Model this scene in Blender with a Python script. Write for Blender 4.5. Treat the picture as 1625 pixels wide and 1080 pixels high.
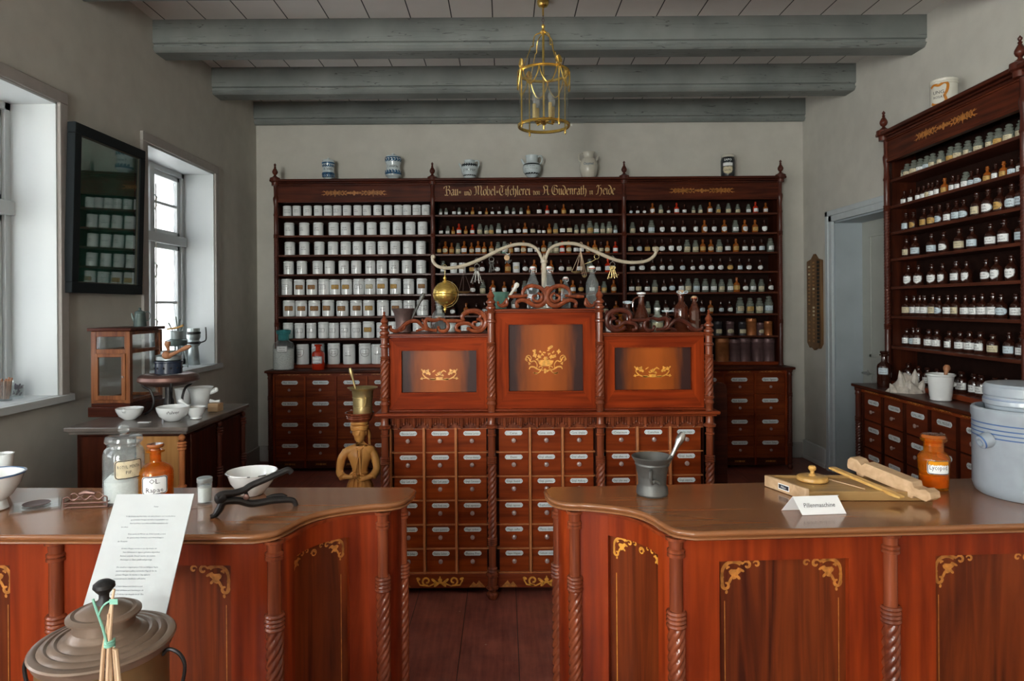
import bpy, math, random
from mathutils import Vector, Matrix, Euler
random.seed(7)
PI = math.pi
for _o in list(bpy.data.objects): bpy.data.objects.remove(_o)
SC = bpy.context.scene
COL = SC.collection

# ------------------------------------------------------------ camera, light, exposure
FPX, CX, CY, EYE, TR = 1060.0, 800.0, 484.0, 1.6, 0.007
cam_d = bpy.data.cameras.new('camera'); cam = bpy.data.objects.new('camera', cam_d); COL.objects.link(cam)
cam_d.sensor_width = 36; cam_d.lens = FPX/1625*36
cam_d.shift_x = (812.5-CX)/1625; cam_d.shift_y = (CY-540)/1625
cam_d.clip_start = .05
cam.location = (0, 0, EYE); cam.rotation_euler = (math.radians(90), math.radians(.4), 0)
SC.camera = cam
vs = SC.view_settings
vs.view_transform = 'Standard'; vs.look = 'None'; vs.gamma = 1; vs.exposure = 2.3; vs.use_curve_mapping = False
W = bpy.data.worlds.new('world'); SC.world = W; W.use_nodes = True
_n = W.node_tree.nodes; _l = W.node_tree.links
_bg = _n['Background']; _bg.inputs['Strength'].default_value = 52.0
_tc = _n.new('ShaderNodeTexCoord'); _sx = _n.new('ShaderNodeSeparateXYZ'); _cr = _n.new('ShaderNodeValToRGB')
_l.new(_tc.outputs['Generated'], _sx.inputs[0]); _l.new(_sx.outputs['Z'], _cr.inputs[0]); _l.new(_cr.outputs[0], _bg.inputs['Color'])
_cr.color_ramp.elements[0].position = 0.0; _cr.color_ramp.elements[0].color = (1.0, .98, .92, 1)
_e = _cr.color_ramp.elements.new(.10); _e.color = (.52, .54, .56, 1)
_cr.color_ramp.elements[1].position = .35; _cr.color_ramp.elements[1].color = (.28, .30, .33, 1)
XL, XR, YB, YF, ZC = -2.56, 3.11, 6.93, -2.6, 3.707
WINS = [(4.78, 5.90), (2.71, 3.83), (.64, 1.76), (-1.43, -.31)]     # openings in the left wall
FILL_WINS = [(-2.30, -.90)]                                   # unseen opening in the wall behind, added for frontal fill light
ZS, ZH = 1.10, 2.78
def portal(name, loc, rot, sx, sy):
    ld = bpy.data.lights.new(name, 'AREA'); ld.shape = 'RECTANGLE'; ld.size = sx; ld.size_y = sy
    ld.cycles.is_portal = True
    o = bpy.data.objects.new(name, ld); COL.objects.link(o); o.location = loc; o.rotation_euler = rot
for (a, b) in WINS:
    portal('daylight', (XL-.33, (a+b)/2, (ZS+ZH)/2), (0, -PI/2, 0), ZH-ZS, b-a)
for (a, b) in FILL_WINS:
    portal('daylight', ((a+b)/2, YF-.33, (ZS+ZH)/2), (PI/2, 0, 0), b-a, ZH-ZS)

# ------------------------------------------------------------ helpers
def P(x, y, D):
    xx = x + (CY-y)*TR; yy = y + (x-CX)*TR
    return Vector(((xx-CX)*D/FPX, D, EYE-(yy-CY)*D/FPX))
def lerp(a, b, t): return a+(b-a)*t
class MB:
    def __init__(s): s.v = []; s.f = []; s.m = []
    def add(s, vs_, fs, m=0):
        o = len(s.v); s.v += [tuple(p) for p in vs_]
        for f in fs: s.f.append([i+o for i in f]); s.m.append(m)
        return s
    def box(s, x0, x1, y0, y1, z0, z1, m=0):
        return s.add([(x0,y0,z0),(x1,y0,z0),(x1,y1,z0),(x0,y1,z0),(x0,y0,z1),(x1,y0,z1),(x1,y1,z1),(x0,y1,z1)],
                     [(0,3,2,1),(4,5,6,7),(0,1,5,4),(1,2,6,5),(2,3,7,6),(3,0,4,7)], m)
    def xbox(s, M, sx, sy, sz, m=0):
        p = [M @ Vector((a*sx/2, b*sy/2, c*sz/2)) for c in (-1,1) for a, b in ((-1,-1),(1,-1),(1,1),(-1,1))]
        return s.add(p, [(0,3,2,1),(4,5,6,7),(0,1,5,4),(1,2,6,5),(2,3,7,6),(3,0,4,7)], m)
    def lathe(s, prof, seg=24, c=(0,0,0), m=0, M=None, a0=0, a1=None, twist=None, cap=True):
        full = a1 is None
        n = seg if full else seg+1
        vs_ = []
        for (r, z) in prof:
            for i in range(n):
                t = (2*PI*i/seg) if full else lerp(a0, a1, i/seg)
                rr = r
                if twist: rr = r*twist(t, z)
                p = Vector((rr*math.cos(t), rr*math.sin(t), z))
                if M is not None: p = M @ p
                vs_.append((p[0]+c[0], p[1]+c[1], p[2]+c[2]))
        fs = []
        for j in range(len(prof)-1):
            for i in range(seg if full else seg):
                a = j*n+i; b = j*n+(i+1) % n if full else j*n+i+1
                fs.append((a, b, b+n, a+n))
        if full and cap and tuple(prof[0]) != tuple(prof[-1]):
            if prof[0][0] > 1e-6: fs.append(tuple(reversed(range(n))))
            if prof[-1][0] > 1e-6: fs.append(tuple(range((len(prof)-1)*n, len(prof)*n)))
        return s.add(vs_, fs, m)
    def tube(s, pts, r, seg=8, m=0, closed=False):
        pts = [Vector(p) for p in pts]; n = len(pts)
        rs = r if isinstance(r, (list, tuple)) else [r]*n
        vs_ = []; up = None
        for i, p in enumerate(pts):
            if closed: d = pts[(i+1) % n]-pts[i-1]
            else: d = pts[min(i+1, n-1)]-pts[max(i-1, 0)]
            if d.length < 1e-9: d = Vector((0,0,1))
            d.normalize()
            if up is None:
                up = Vector((0,0,1)) if abs(d.z) < .9 else Vector((1,0,0))
            a = d.cross(up)
            if a.length < 1e-4: a = d.cross(Vector((0,1,0)))
            a.normalize(); b = a.cross(d).normalized(); up = b
            for k in range(seg):
                t = 2*PI*k/seg
                vs_.append(p+a*(rs[i]*math.cos(t))+b*(rs[i]*math.sin(t)))
        fs = []
        for j in range(n if closed else n-1):
            for k in range(seg):
                a_ = j*seg+k; b_ = j*seg+(k+1) % seg; c_ = ((j+1) % n)*seg
                fs.append((a_, b_, c_+(k+1) % seg, c_+k))
        if not closed:
            fs.append(tuple(reversed(range(seg)))); fs.append(tuple(range((n-1)*seg, n*seg)))
        return s.add(vs_, fs, m)
    def ball(s, c, r, seg=16, m=0, sc=(1,1,1)):
        n = seg//2
        prof = [(max(r*math.sin(PI*i/n), 0), -r*math.cos(PI*i/n)) for i in range(n+1)]
        prof[0] = (1e-5, -r); prof[-1] = (1e-5, r)
        return s.lathe(prof, seg, c, m, M=Matrix.Diagonal((*sc, 1)))
    def prism(s, outline, z0, z1, m=0, M=None):
        n = len(outline)
        vs_ = [Vector((x, y, z)) for z in (z0, z1) for (x, y) in outline]
        if M is not None: vs_ = [M @ p for p in vs_]
        fs = [tuple(reversed(range(n))), tuple(range(n, 2*n))]+[(i, (i+1) % n, n+(i+1) % n, n+i) for i in range(n)]
        return s.add(vs_, fs, m)
    def build(s, name, mats, parent=None, smooth=35, bevel=0):
        me = bpy.data.meshes.new(name); me.from_pydata(s.v, [], s.f)
        if not isinstance(mats, (list, tuple)): mats = [mats]
        for mt in mats: me.materials.append(mt)
        me.polygons.foreach_set('material_index', s.m)
        if smooth:
            me.polygons.foreach_set('use_smooth', [True]*len(s.f))
        me.update()
        if smooth:
            try: me.set_sharp_from_angle(angle=math.radians(smooth))
            except Exception: pass
        o = bpy.data.objects.new(name, me); COL.objects.link(o)
        if parent is not None: o.parent = parent
        if bevel:
            b = o.modifiers.new('bevel', 'BEVEL'); b.width = bevel; b.segments = 2; b.limit_method = 'ANGLE'; b.angle_limit = .8
        return o
def empty(name, loc=(0,0,0), rz=0):
    o = bpy.data.objects.new(name, None); COL.objects.link(o); o.location = loc; o.rotation_euler = (0,0,rz)
    o.empty_display_size = .05
    return o
def tag(o, label, cat, group=None, kind=None):
    o['label'] = label; o['category'] = cat
    if group: o['group'] = group
    if kind: o['kind'] = kind
    return o
def thing(name, label, cat, loc=(0,0,0), rz=0, group=None):
    return tag(empty(name, loc, rz), label, cat, group)
def struct(o):
    o['kind'] = 'structure'; return o
def dup(root, loc=None, rz=None, label=None, group=None):
    r = root.copy(); COL.objects.link(r)
    if loc is not None: r.location = loc
    if rz is not None: r.rotation_euler = (0,0,rz)
    if label: r['label'] = label
    if group: r['group'] = group
    for ch in list(root.children):
        c = ch.copy(); COL.objects.link(c); c.parent = r
        for g in list(ch.children):
            d = g.copy(); COL.objects.link(d); d.parent = c
    return r
ORD = ['zeroth','first','second','third','fourth','fifth','sixth','seventh','eighth','ninth','tenth','eleventh','twelfth','thirteenth',
 'fourteenth','fifteenth','sixteenth','seventeenth','eighteenth','nineteenth','twentieth','twenty-first','twenty-second','twenty-third',
 'twenty-fourth','twenty-fifth','twenty-sixth','twenty-seventh','twenty-eighth','twenty-ninth','thirtieth']
def smooth_path(pts, k=6, closed=False):
    out = []; n = len(pts); D = len(pts[0])
    rng = range(n) if closed else range(n-1)
    for i in rng:
        p0 = pts[i-1] if (i > 0 or closed) else pts[0]
        p1 = pts[i]; p2 = pts[(i+1) % n]
        p3 = pts[(i+2) % n] if (closed or i+2 < n) else pts[-1]
        for j in range(k):
            t = j/k
            out.append(tuple(.5*((2*p1[d])+(-p0[d]+p2[d])*t+(2*p0[d]-5*p1[d]+4*p2[d]-p3[d])*t*t+(-p0[d]+3*p1[d]-3*p2[d]+p3[d])*t**3) for d in range(D)))
    if not closed: out.append(tuple(pts[-1]))
    return out

# ------------------------------------------------------------ materials
def _new(name):
    m = bpy.data.materials.new(name); m.use_nodes = True
    nt = m.node_tree; return m, nt, nt.nodes['Principled BSDF']
def mat(name, col, rough=.5, metal=0, coat=0, spec=.5, noise=0, nscale=20, bump=0):
    m, nt, b = _new(name)
    b.inputs['Base Color'].default_value = (*col, 1); b.inputs['Roughness'].default_value = rough
    b.inputs['Metallic'].default_value = metal; b.inputs['Coat Weight'].default_value = coat
    b.inputs['Coat Roughness'].default_value = .08; b.inputs['Specular IOR Level'].default_value = spec
    if noise or bump:
        tc = nt.nodes.new('ShaderNodeTexCoord'); n = nt.nodes.new('ShaderNodeTexNoise'); n.inputs['Scale'].default_value = nscale; n.inputs['Detail'].default_value = 5
        nt.links.new(tc.outputs['Object'], n.inputs['Vector'])
        if noise:
            r = nt.nodes.new('ShaderNodeValToRGB'); nt.links.new(n.outputs['Fac'], r.inputs[0])
            r.color_ramp.elements[0].position = .3; r.color_ramp.elements[1].position = .7
            r.color_ramp.elements[0].color = (*[c*(1-noise) for c in col], 1); r.color_ramp.elements[1].color = (*[min(1, c*(1+noise)) for c in col], 1)
            nt.links.new(r.outputs[0], b.inputs['Base Color'])
        if bump:
            bp = nt.nodes.new('ShaderNodeBump'); bp.inputs['Strength'].default_value = bump; bp.inputs['Distance'].default_value = .004
            nt.links.new(n.outputs['Fac'], bp.inputs['Height']); nt.links.new(bp.outputs[0], b.inputs['Normal'])
    return m
def wood(name, c1, c2, axis='x', sc=1.0, rough=.34, coat=.35, c3=None, warp=.6, spec=.25):
    m, nt, b = _new(name); N = nt.nodes; L = nt.links
    tc = N.new('ShaderNodeTexCoord'); mp = N.new('ShaderNodeMapping')
    s = [26*sc, 26*sc, 26*sc]; s['xyz'.index(axis)] = 1.6*sc
    mp.inputs['Scale'].default_value = s
    L.new(tc.outputs['Object'], mp.inputs['Vector'])
    n = N.new('ShaderNodeTexNoise'); n.inputs['Scale'].default_value = 1.4; n.inputs['Detail'].default_value = 7; n.inputs['Distortion'].default_value = warp
    L.new(mp.outputs[0], n.inputs['Vector'])
    n2 = N.new('ShaderNodeTexNoise'); n2.inputs['Scale'].default_value = 3.0*sc; n2.inputs['Detail'].default_value = 2
    L.new(tc.outputs['Object'], n2.inputs['Vector'])
    mx = N.new('ShaderNodeMath'); mx.operation = 'MULTIPLY_ADD'; mx.inputs[1].default_value = .65; 
    m2 = N.new('ShaderNodeMath'); m2.operation = 'MULTIPLY'; m2.inputs[1].default_value = .35
    L.new(n2.outputs['Fac'], m2.inputs[0]); L.new(n.outputs['Fac'], mx.inputs[0]); L.new(m2.outputs[0], mx.inputs[2])
    r = N.new('ShaderNodeValToRGB'); L.new(mx.outputs[0], r.inputs[0])
    r.color_ramp.elements[0].position = .36; r.color_ramp.elements[0].color = (*c1, 1)
    r.color_ramp.elements[1].position = .64; r.color_ramp.elements[1].color = (*c2, 1)
    if c3:
        e = r.color_ramp.elements.new(.78); e.color = (*c3, 1)
    L.new(r.outputs[0], b.inputs['Base Color'])
    b.inputs['Roughness'].default_value = rough; b.inputs['Coat Weight'].default_value = coat*.6; b.inputs['Coat Roughness'].default_value = .12; b.inputs['Specular IOR Level'].default_value = spec
    bp = N.new('ShaderNodeBump'); bp.inputs['Strength'].default_value = .15; bp.inputs['Distance'].default_value = .002
    L.new(n.outputs['Fac'], bp.inputs['Height']); L.new(bp.outputs[0], b.inputs['Normal'])
    return m
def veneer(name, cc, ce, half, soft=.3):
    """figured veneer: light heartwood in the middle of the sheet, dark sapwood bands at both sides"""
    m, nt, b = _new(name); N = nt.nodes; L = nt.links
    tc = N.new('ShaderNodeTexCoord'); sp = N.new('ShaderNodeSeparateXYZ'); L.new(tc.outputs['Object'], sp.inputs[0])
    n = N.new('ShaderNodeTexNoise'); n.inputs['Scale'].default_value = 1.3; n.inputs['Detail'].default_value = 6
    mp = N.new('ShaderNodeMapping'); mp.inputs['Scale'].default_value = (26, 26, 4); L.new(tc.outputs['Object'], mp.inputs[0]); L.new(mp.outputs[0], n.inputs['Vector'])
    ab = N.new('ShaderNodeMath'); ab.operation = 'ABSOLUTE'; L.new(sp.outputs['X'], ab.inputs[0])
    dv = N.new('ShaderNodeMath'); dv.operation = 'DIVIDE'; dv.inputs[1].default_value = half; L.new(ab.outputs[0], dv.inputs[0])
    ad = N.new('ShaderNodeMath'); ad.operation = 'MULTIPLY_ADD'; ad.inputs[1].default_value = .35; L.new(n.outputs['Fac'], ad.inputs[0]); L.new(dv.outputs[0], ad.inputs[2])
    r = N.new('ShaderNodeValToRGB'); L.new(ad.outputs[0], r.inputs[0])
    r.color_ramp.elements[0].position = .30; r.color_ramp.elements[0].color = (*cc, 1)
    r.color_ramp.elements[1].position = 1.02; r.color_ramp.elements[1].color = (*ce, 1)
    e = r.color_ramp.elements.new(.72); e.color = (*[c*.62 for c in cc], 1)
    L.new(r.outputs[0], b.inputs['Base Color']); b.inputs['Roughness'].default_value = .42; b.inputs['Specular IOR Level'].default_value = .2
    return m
def glass(name, tint=(1,1,1), refl=.9, body=None, bodyfac=0, rough=.02, ior=1.5):
    """thin glass: tinted see-through with Fresnel reflection, optionally a little milky body"""
    m = bpy.data.materials.new(name); m.use_nodes = True; nt = m.node_tree; N = nt.nodes; L = nt.links; N.clear()
    out = N.new('ShaderNodeOutputMaterial'); tr = N.new('ShaderNodeBsdfTransparent'); gl = N.new('ShaderNodeBsdfGlossy'); fr = N.new('ShaderNodeFresnel')
    tr.inputs[0].default_value = (*tint, 1); gl.inputs['Roughness'].default_value = rough; gl.inputs[0].default_value = (refl, refl, refl, 1)
    ge = N.new('ShaderNodeNewGeometry'); mr = N.new('ShaderNodeMapRange'); L.new(ge.outputs['Backfacing'], mr.inputs[0])
    mr.inputs[3].default_value = ior; mr.inputs[4].default_value = 1/ior; L.new(mr.outputs[0], fr.inputs['IOR'])
    mx = N.new('ShaderNodeMixShader'); L.new(fr.outputs[0], mx.inputs[0]); L.new(gl.outputs[0], mx.inputs[2])
    if body:
        df = N.new('ShaderNodeBsdfDiffuse'); df.inputs[0].default_value = (*body, 1)
        m2 = N.new('ShaderNodeMixShader'); m2.inputs[0].default_value = bodyfac; L.new(tr.outputs[0], m2.inputs[1]); L.new(df.outputs[0], m2.inputs[2])
        L.new(m2.outputs[0], mx.inputs[1])
    else: L.new(tr.outputs[0], mx.inputs[1])
    L.new(mx.outputs[0], out.inputs[0]); return m

M = {}
M['wall'] = mat('plaster', (.56,.54,.485), .95, noise=.05, nscale=7, bump=.12)
M['white_paint'] = mat('white window paint', (.60,.63,.635), .45, noise=.02, nscale=3)
M['trim_grey'] = mat('greige trim paint', (.40,.37,.345), .55, noise=.05)
M['door_grey'] = mat('blue grey door paint', (.38,.43,.46), .5, noise=.06, nscale=4)
M['door_trim'] = mat('pale blue grey trim', (.54,.59,.61), .5, noise=.04)
M['board_white'] = mat('white skirting', (.62,.64,.63), .5)
# mahogany family
M['mahog'] = wood('mahogany', (.13,.016,.004), (.30,.052,.010), 'z', rough=.42, coat=.08, spec=.15)
M['mahog_x'] = wood('mahogany rail', (.12,.016,.005), (.27,.048,.012), 'x', rough=.4, coat=.1, spec=.15)
M['mahog_dark'] = wood('dark mahogany', (.032,.008,.005), (.090,.020,.009), 'x', coat=.15, spec=.15)
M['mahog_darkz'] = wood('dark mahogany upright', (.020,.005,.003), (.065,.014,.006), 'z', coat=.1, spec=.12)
M['mahog_post'] = wood('turned mahogany', (.12,.026,.011), (.29,.070,.026), 'z', rough=.26, coat=.8)
M['mahog_postd'] = wood('dark turned mahogany', (.045,.011,.007), (.11,.026,.014), 'z', rough=.32, coat=.3)
M['drawer'] = wood('drawer front mahogany', (.16,.022,.004), (.32,.052,.008), 'x', sc=.8, rough=.45, coat=0, spec=.1)
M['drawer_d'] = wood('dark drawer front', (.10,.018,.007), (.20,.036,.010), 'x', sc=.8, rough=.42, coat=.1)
M['divider'] = wood('pale worn edge', (.42,.14,.045), (.60,.22,.08), 'z')
M['shelf_w'] = wood('shelf edge', (.05,.014,.008), (.12,.034,.018), 'x', coat=.1, spec=.15)
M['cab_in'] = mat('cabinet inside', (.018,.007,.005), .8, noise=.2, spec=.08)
M['top_wood'] = wood('counter top mahogany', (.23,.085,.030), (.30,.118,.042), 'x', sc=.6, rough=.22, coat=.8, spec=.5)
M['front_wood'] = wood('counter front mahogany', (.13,.013,.003), (.33,.043,.006), 'z', sc=.7, rough=.38, coat=.15)
M['flame'] = wood('flame figured veneer', (.045,.008,.004), (.22,.040,.008), 'z', sc=.35, rough=.36, coat=.2, warp=2.2)
M['inlay'] = mat('maple inlay', (.82,.36,.05), .35, coat=.4, noise=.3, nscale=60)
M['inlay_d'] = mat('aged inlay', (.50,.19,.035), .4, coat=.3, noise=.35, nscale=60)
M['gilt'] = mat('gilt lettering', (.62,.40,.16), .4, noise=.35, nscale=18)
M['floor'] = None
M['enamel'] = mat('enamel plate', (.78,.84,.84), .25, coat=.5)
M['ink'] = mat('black ink', (.02,.02,.03), .5)
M['ink_grey'] = mat('grey ink', (.05,.055,.07), .6)
M['porc'] = mat('white porcelain', (.84,.86,.86), .18, coat=.6, noise=.02)
M['porc_warm'] = mat('cream porcelain', (.72,.69,.60), .2, coat=.6, noise=.03)
M['porc_line'] = mat('porcelain shadow line', (.55,.56,.56), .3)
M['knob'] = mat('turned knob', (.36,.24,.21), .25, coat=.8)
M['brass'] = mat('polished brass', (.90,.62,.17), .27, metal=.9, noise=.1, nscale=8)
M['brass_old'] = mat('old brass', (.70,.54,.25), .38, metal=.85, noise=.2, nscale=10)
M['bronze'] = mat('bell bronze', (.13,.128,.12), .5, metal=.6, noise=.25, nscale=12, bump=.2)
M['bronze_br'] = mat('brown bronze', (.17,.11,.10), .45, metal=.6, noise=.3, nscale=12)
M['iron'] = mat('dark iron', (.035,.032,.032), .45, metal=.6, noise=.3, nscale=25, bump=.2)
M['steel'] = mat('steel', (.50,.49,.47), .3, metal=1, noise=.15)
M['copper'] = mat('aged copper', (.22,.125,.105), .35, metal=.75, noise=.3, nscale=9)
M['tin'] = mat('grey tin', (.42,.47,.47), .4, metal=.7, noise=.15)
M['tin_green'] = mat('green grey tin', (.12,.16,.15), .4, metal=.6, noise=.25)
M['beige_metal'] = mat('cream lacquered metal', (.42,.36,.27), .35, coat=.3, noise=.12, nscale=14)
M['stone'] = mat('grey stoneware', (.31,.355,.40), .28, coat=.5, noise=.08, nscale=18)
M['stone_blue'] = mat('cobalt glaze', (.05,.12,.30), .3, coat=.5)
M['enam_white'] = mat('white enamelware', (.82,.83,.82), .15, coat=.8)
M['enam_blue'] = mat('blue enamel rim', (.06,.12,.24), .25, coat=.6)
M['paper'] = mat('paper', (.50,.52,.52), .7, noise=.02)
M['card'] = mat('white card', (.80,.80,.80), .6)
M['pale_wood'] = wood('pale beech', (.46,.28,.15), (.66,.45,.27), 'x', rough=.5, coat=.1)
M['yellow_wood'] = wood('yellow boxwood', (.52,.27,.07), (.70,.42,.13), 'z', rough=.3, coat=.4)
M['board_wood'] = wood('waxed board', (.30,.17,.06), (.42,.25,.10), 'x', rough=.3, coat=.3)
M['statue'] = wood('carved limewood', (.52,.22,.055), (.74,.36,.10), 'z', sc=.5, rough=.35, coat=.35)
M['handle_wood'] = wood('turned pear handle', (.30,.12,.055), (.44,.20,.10), 'x', rough=.35, coat=.3)
M['green'] = mat('green glazed iron', (.10,.22,.17), .35, coat=.4, noise=.2)
M['cork'] = mat('cork', (.50,.33,.19), .8, noise=.2)
M['c_white'] = mat('white powder', (.75,.75,.72), .9, noise=.08, nscale=150)
M['c_cream'] = mat('cream powder', (.60,.48,.25), .9, noise=.15, nscale=90)
M['c_ochre'] = mat('ochre powder', (.62,.34,.07), .9, noise=.15, nscale=90)
M['c_turq'] = mat('turquoise crystals', (.10,.50,.42), .6, noise=.2, nscale=90)
M['c_red'] = mat('red liquid', (.55,.07,.01), .2)
M['lab_white'] = mat('white label', (.86,.87,.86), .5)
M['lab_cream'] = mat('cream label', (.66,.57,.38), .6, noise=.1, nscale=60)
M['lab_ochre'] = mat('ochre label', (.58,.34,.09), .6, noise=.15, nscale=60)
M['lab_brown'] = mat('brown aged label', (.38,.19,.07), .6, noise=.3, nscale=60)
M['lab_blue'] = mat('pale blue label', (.58,.68,.74), .5)
M['g_brown'] = mat('brown bottle glass', (.035,.010,.006), .08, coat=.8)
M['g_amber'] = mat('amber bottle glass', (.32,.085,.012), .08, coat=.8)
M['g_red'] = mat('ruby bottle glass', (.50,.03,.008), .08, coat=.8)
M['g_darkt'] = mat('dark tin can', (.05,.045,.05), .4, metal=.3, noise=.3)
M['g_orange'] = mat('copper coloured can', (.42,.15,.05), .35, metal=.4, noise=.3)
M['g_mauve'] = mat('mauve brown can', (.16,.09,.09), .4, metal=.3, noise=.3)
M['g_clear'] = glass('clear glass', (.93,.95,.95), .95, (.8,.86,.86), .08)
M['g_clear_s'] = glass('old greenish glass', (.78,.83,.79), .9, (.45,.48,.42), .30)
M['g_turq'] = glass('turquoise glass', (.45,.80,.80), .9, (.08,.38,.40), .45)
M['g_amber_t'] = glass('honey amber glass', (1.0,.62,.12), .9, (.85,.33,.015), .14)
M['g_brown_t'] = glass('deep brown glass', (.42,.15,.07), .9, (.14,.035,.015), .45)
M['pane'] = glass('window pane', (.96,.98,.98), .9)
M['lamp_glass'] = glass('lantern glass', (.95,.97,.97), .9, (.6,.6,.58), .04)
M['black'] = mat('black', (.01,.01,.01), .6)
M['straw'] = wood('straw', (.50,.33,.20), (.68,.50,.34), 'z', rough=.6, coat=0)
M['ribbon'] = mat('green ribbon', (.20,.45,.34), .5)
M['candle'] = mat('candle sleeve', (.55,.40,.16), .5)
M['bulb'] = glass('bulb glass', (.95,.95,.95), .9, (.7,.7,.65), .15)
# ------------------------------------------------------------ more materials
def floor_mat():
    m, nt, b = _new('painted plank floor'); N = nt.nodes; L = nt.links
    tc = N.new('ShaderNodeTexCoord'); sp = N.new('ShaderNodeSeparateXYZ'); L.new(tc.outputs['Object'], sp.inputs[0])
    def mth(op, a, bb=None):
        x = N.new('ShaderNodeMath'); x.operation = op
        for i, v in enumerate((a, bb)):
            if v is None: continue
            if isinstance(v, (int, float)): x.inputs[i].default_value = v
            else: L.new(v, x.inputs[i])
        return x.outputs[0]
    fr = mth('FRACT', mth('DIVIDE', mth('ADD', sp.outputs['X'], 10.07), .27))
    seam = mth('LESS_THAN', mth('ABSOLUTE', mth('SUBTRACT', fr, .5)), .008)
    n = N.new('ShaderNodeTexNoise'); n.inputs['Scale'].default_value = 5; n.inputs['Detail'].default_value = 8; n.inputs['Roughness'].default_value = .7
    L.new(tc.outputs['Object'], n.inputs['Vector'])
    mp = N.new('ShaderNodeMapping'); mp.inputs['Scale'].default_value = (22, 1.8, 1); L.new(tc.outputs['Object'], mp.inputs[0])
    n2 = N.new('ShaderNodeTexNoise'); n2.inputs['Scale'].default_value = 2; n2.inputs['Detail'].default_value = 6; L.new(mp.outputs[0], n2.inputs['Vector'])
    r = N.new('ShaderNodeValToRGB'); L.new(mth('ADD', mth('MULTIPLY', n.outputs['Fac'], .6), mth('MULTIPLY', n2.outputs['Fac'], .4)), r.inputs[0])
    r.color_ramp.elements[0].position = .36; r.color_ramp.elements[0].color = (.14,.034,.026, 1)
    r.color_ramp.elements[1].position = .62; r.color_ramp.elements[1].color = (.36,.105,.070, 1)
    v = N.new('ShaderNodeTexVoronoi'); v.inputs['Scale'].default_value = 9; L.new(tc.outputs['Object'], v.inputs['Vector'])
    spk = mth('LESS_THAN', v.outputs['Distance'], .045)
    mx = N.new('ShaderNodeMix'); mx.data_type = 'RGBA'; L.new(spk, mx.inputs[0]); L.new(r.outputs[0], mx.inputs[6]); mx.inputs[7].default_value = (.42,.30,.22,1)
    m2 = N.new('ShaderNodeMix'); m2.data_type = 'RGBA'; L.new(seam, m2.inputs[0]); L.new(mx.outputs[2], m2.inputs[6]); m2.inputs[7].default_value = (.03,.012,.01,1)
    L.new(m2.outputs[2], b.inputs['Base Color'])
    rr = N.new('ShaderNodeMapRange'); L.new(n.outputs['Fac'], rr.inputs[0]); rr.inputs[3].default_value = .22; rr.inputs[4].default_value = .5; L.new(rr.outputs[0], b.inputs['Roughness'])
    b.inputs['Coat Weight'].default_value = .15
    return m
def ceiling_mat():
    m, nt, b = _new('ceiling boards'); N = nt.nodes; L = nt.links
    tc = N.new('ShaderNodeTexCoord'); sp = N.new('ShaderNodeSeparateXYZ'); L.new(tc.outputs['Object'], sp.inputs[0])
    def mth(op, a, bb):
        x = N.new('ShaderNodeMath'); x.operation = op
        for i, v in enumerate((a, bb)):
            if isinstance(v, (int, float)): x.inputs[i].default_value = v
            elif v is not None: L.new(v, x.inputs[i])
        return x.outputs[0]
    fr = mth('FRACT', mth('DIVIDE', mth('ADD', sp.outputs['X'], 10.12), .30), None)
    seam = mth('LESS_THAN', mth('ABSOLUTE', mth('SUBTRACT', fr, .5), None), .014)
    n = N.new('ShaderNodeTexNoise'); n.inputs['Scale'].default_value = 5; L.new(tc.outputs['Object'], n.inputs['Vector'])
    r = N.new('ShaderNodeValToRGB'); L.new(n.outputs['Fac'], r.inputs[0])
    r.color_ramp.elements[0].color = (.76,.74,.70,1); r.color_ramp.elements[1].color = (.85,.83,.79,1)
    m2 = N.new('ShaderNodeMix'); m2.data_type = 'RGBA'; L.new(seam, m2.inputs[0]); L.new(r.outputs[0], m2.inputs[6]); m2.inputs[7].default_value = (.03,.03,.03,1)
    L.new(m2.outputs[2], b.inputs['Base Color']); b.inputs['Roughness'].default_value = .7
    return m
def beam_mat():
    m, nt, b = _new('grey painted beam'); N = nt.nodes; L = nt.links
    tc = N.new('ShaderNodeTexCoord')
    n = N.new('ShaderNodeTexNoise'); n.inputs['Scale'].default_value = 3; n.inputs['Detail'].default_value = 6; L.new(tc.outputs['Object'], n.inputs['Vector'])
    r = N.new('ShaderNodeValToRGB'); L.new(n.outputs['Fac'], r.inputs[0])
    r.color_ramp.elements[0].position = .3; r.color_ramp.elements[0].color = (.150,.166,.160,1); r.color_ramp.elements[1].position = .7; r.color_ramp.elements[1].color = (.235,.252,.240,1)
    mp = N.new('ShaderNodeMapping'); mp.inputs['Scale'].default_value = (.9, 6, 16); mp.inputs['Rotation'].default_value = (0, .035, 0); L.new(tc.outputs['Object'], mp.inputs[0])
    c = N.new('ShaderNodeTexNoise'); c.inputs['Scale'].default_value = 1.2; c.inputs['Detail'].default_value = 3; L.new(mp.outputs[0], c.inputs['Vector'])
    a = N.new('ShaderNodeMath'); a.operation = 'SUBTRACT'; a.inputs[1].default_value = .57; L.new(c.outputs['Fac'], a.inputs[0])
    a2 = N.new('ShaderNodeMath'); a2.operation = 'ABSOLUTE'; L.new(a.outputs[0], a2.inputs[0])
    a3 = N.new('ShaderNodeMath'); a3.operation = 'LESS_THAN'; a3.inputs[1].default_value = .0035; L.new(a2.outputs[0], a3.inputs[0])
    m2 = N.new('ShaderNodeMix'); m2.data_type = 'RGBA'; L.new(a3.outputs[0], m2.inputs[0]); L.new(r.outputs[0], m2.inputs[6]); m2.inputs[7].default_value = (.07,.075,.075,1)
    L.new(m2.outputs[2], b.inputs['Base Color']); b.inputs['Roughness'].default_value = .5
    return m
M['pane_mid'] = glass('window pane tinted to cut daylight', (.26,.265,.27), .9)  # grey tint added to cut the daylight near the front counter
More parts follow.
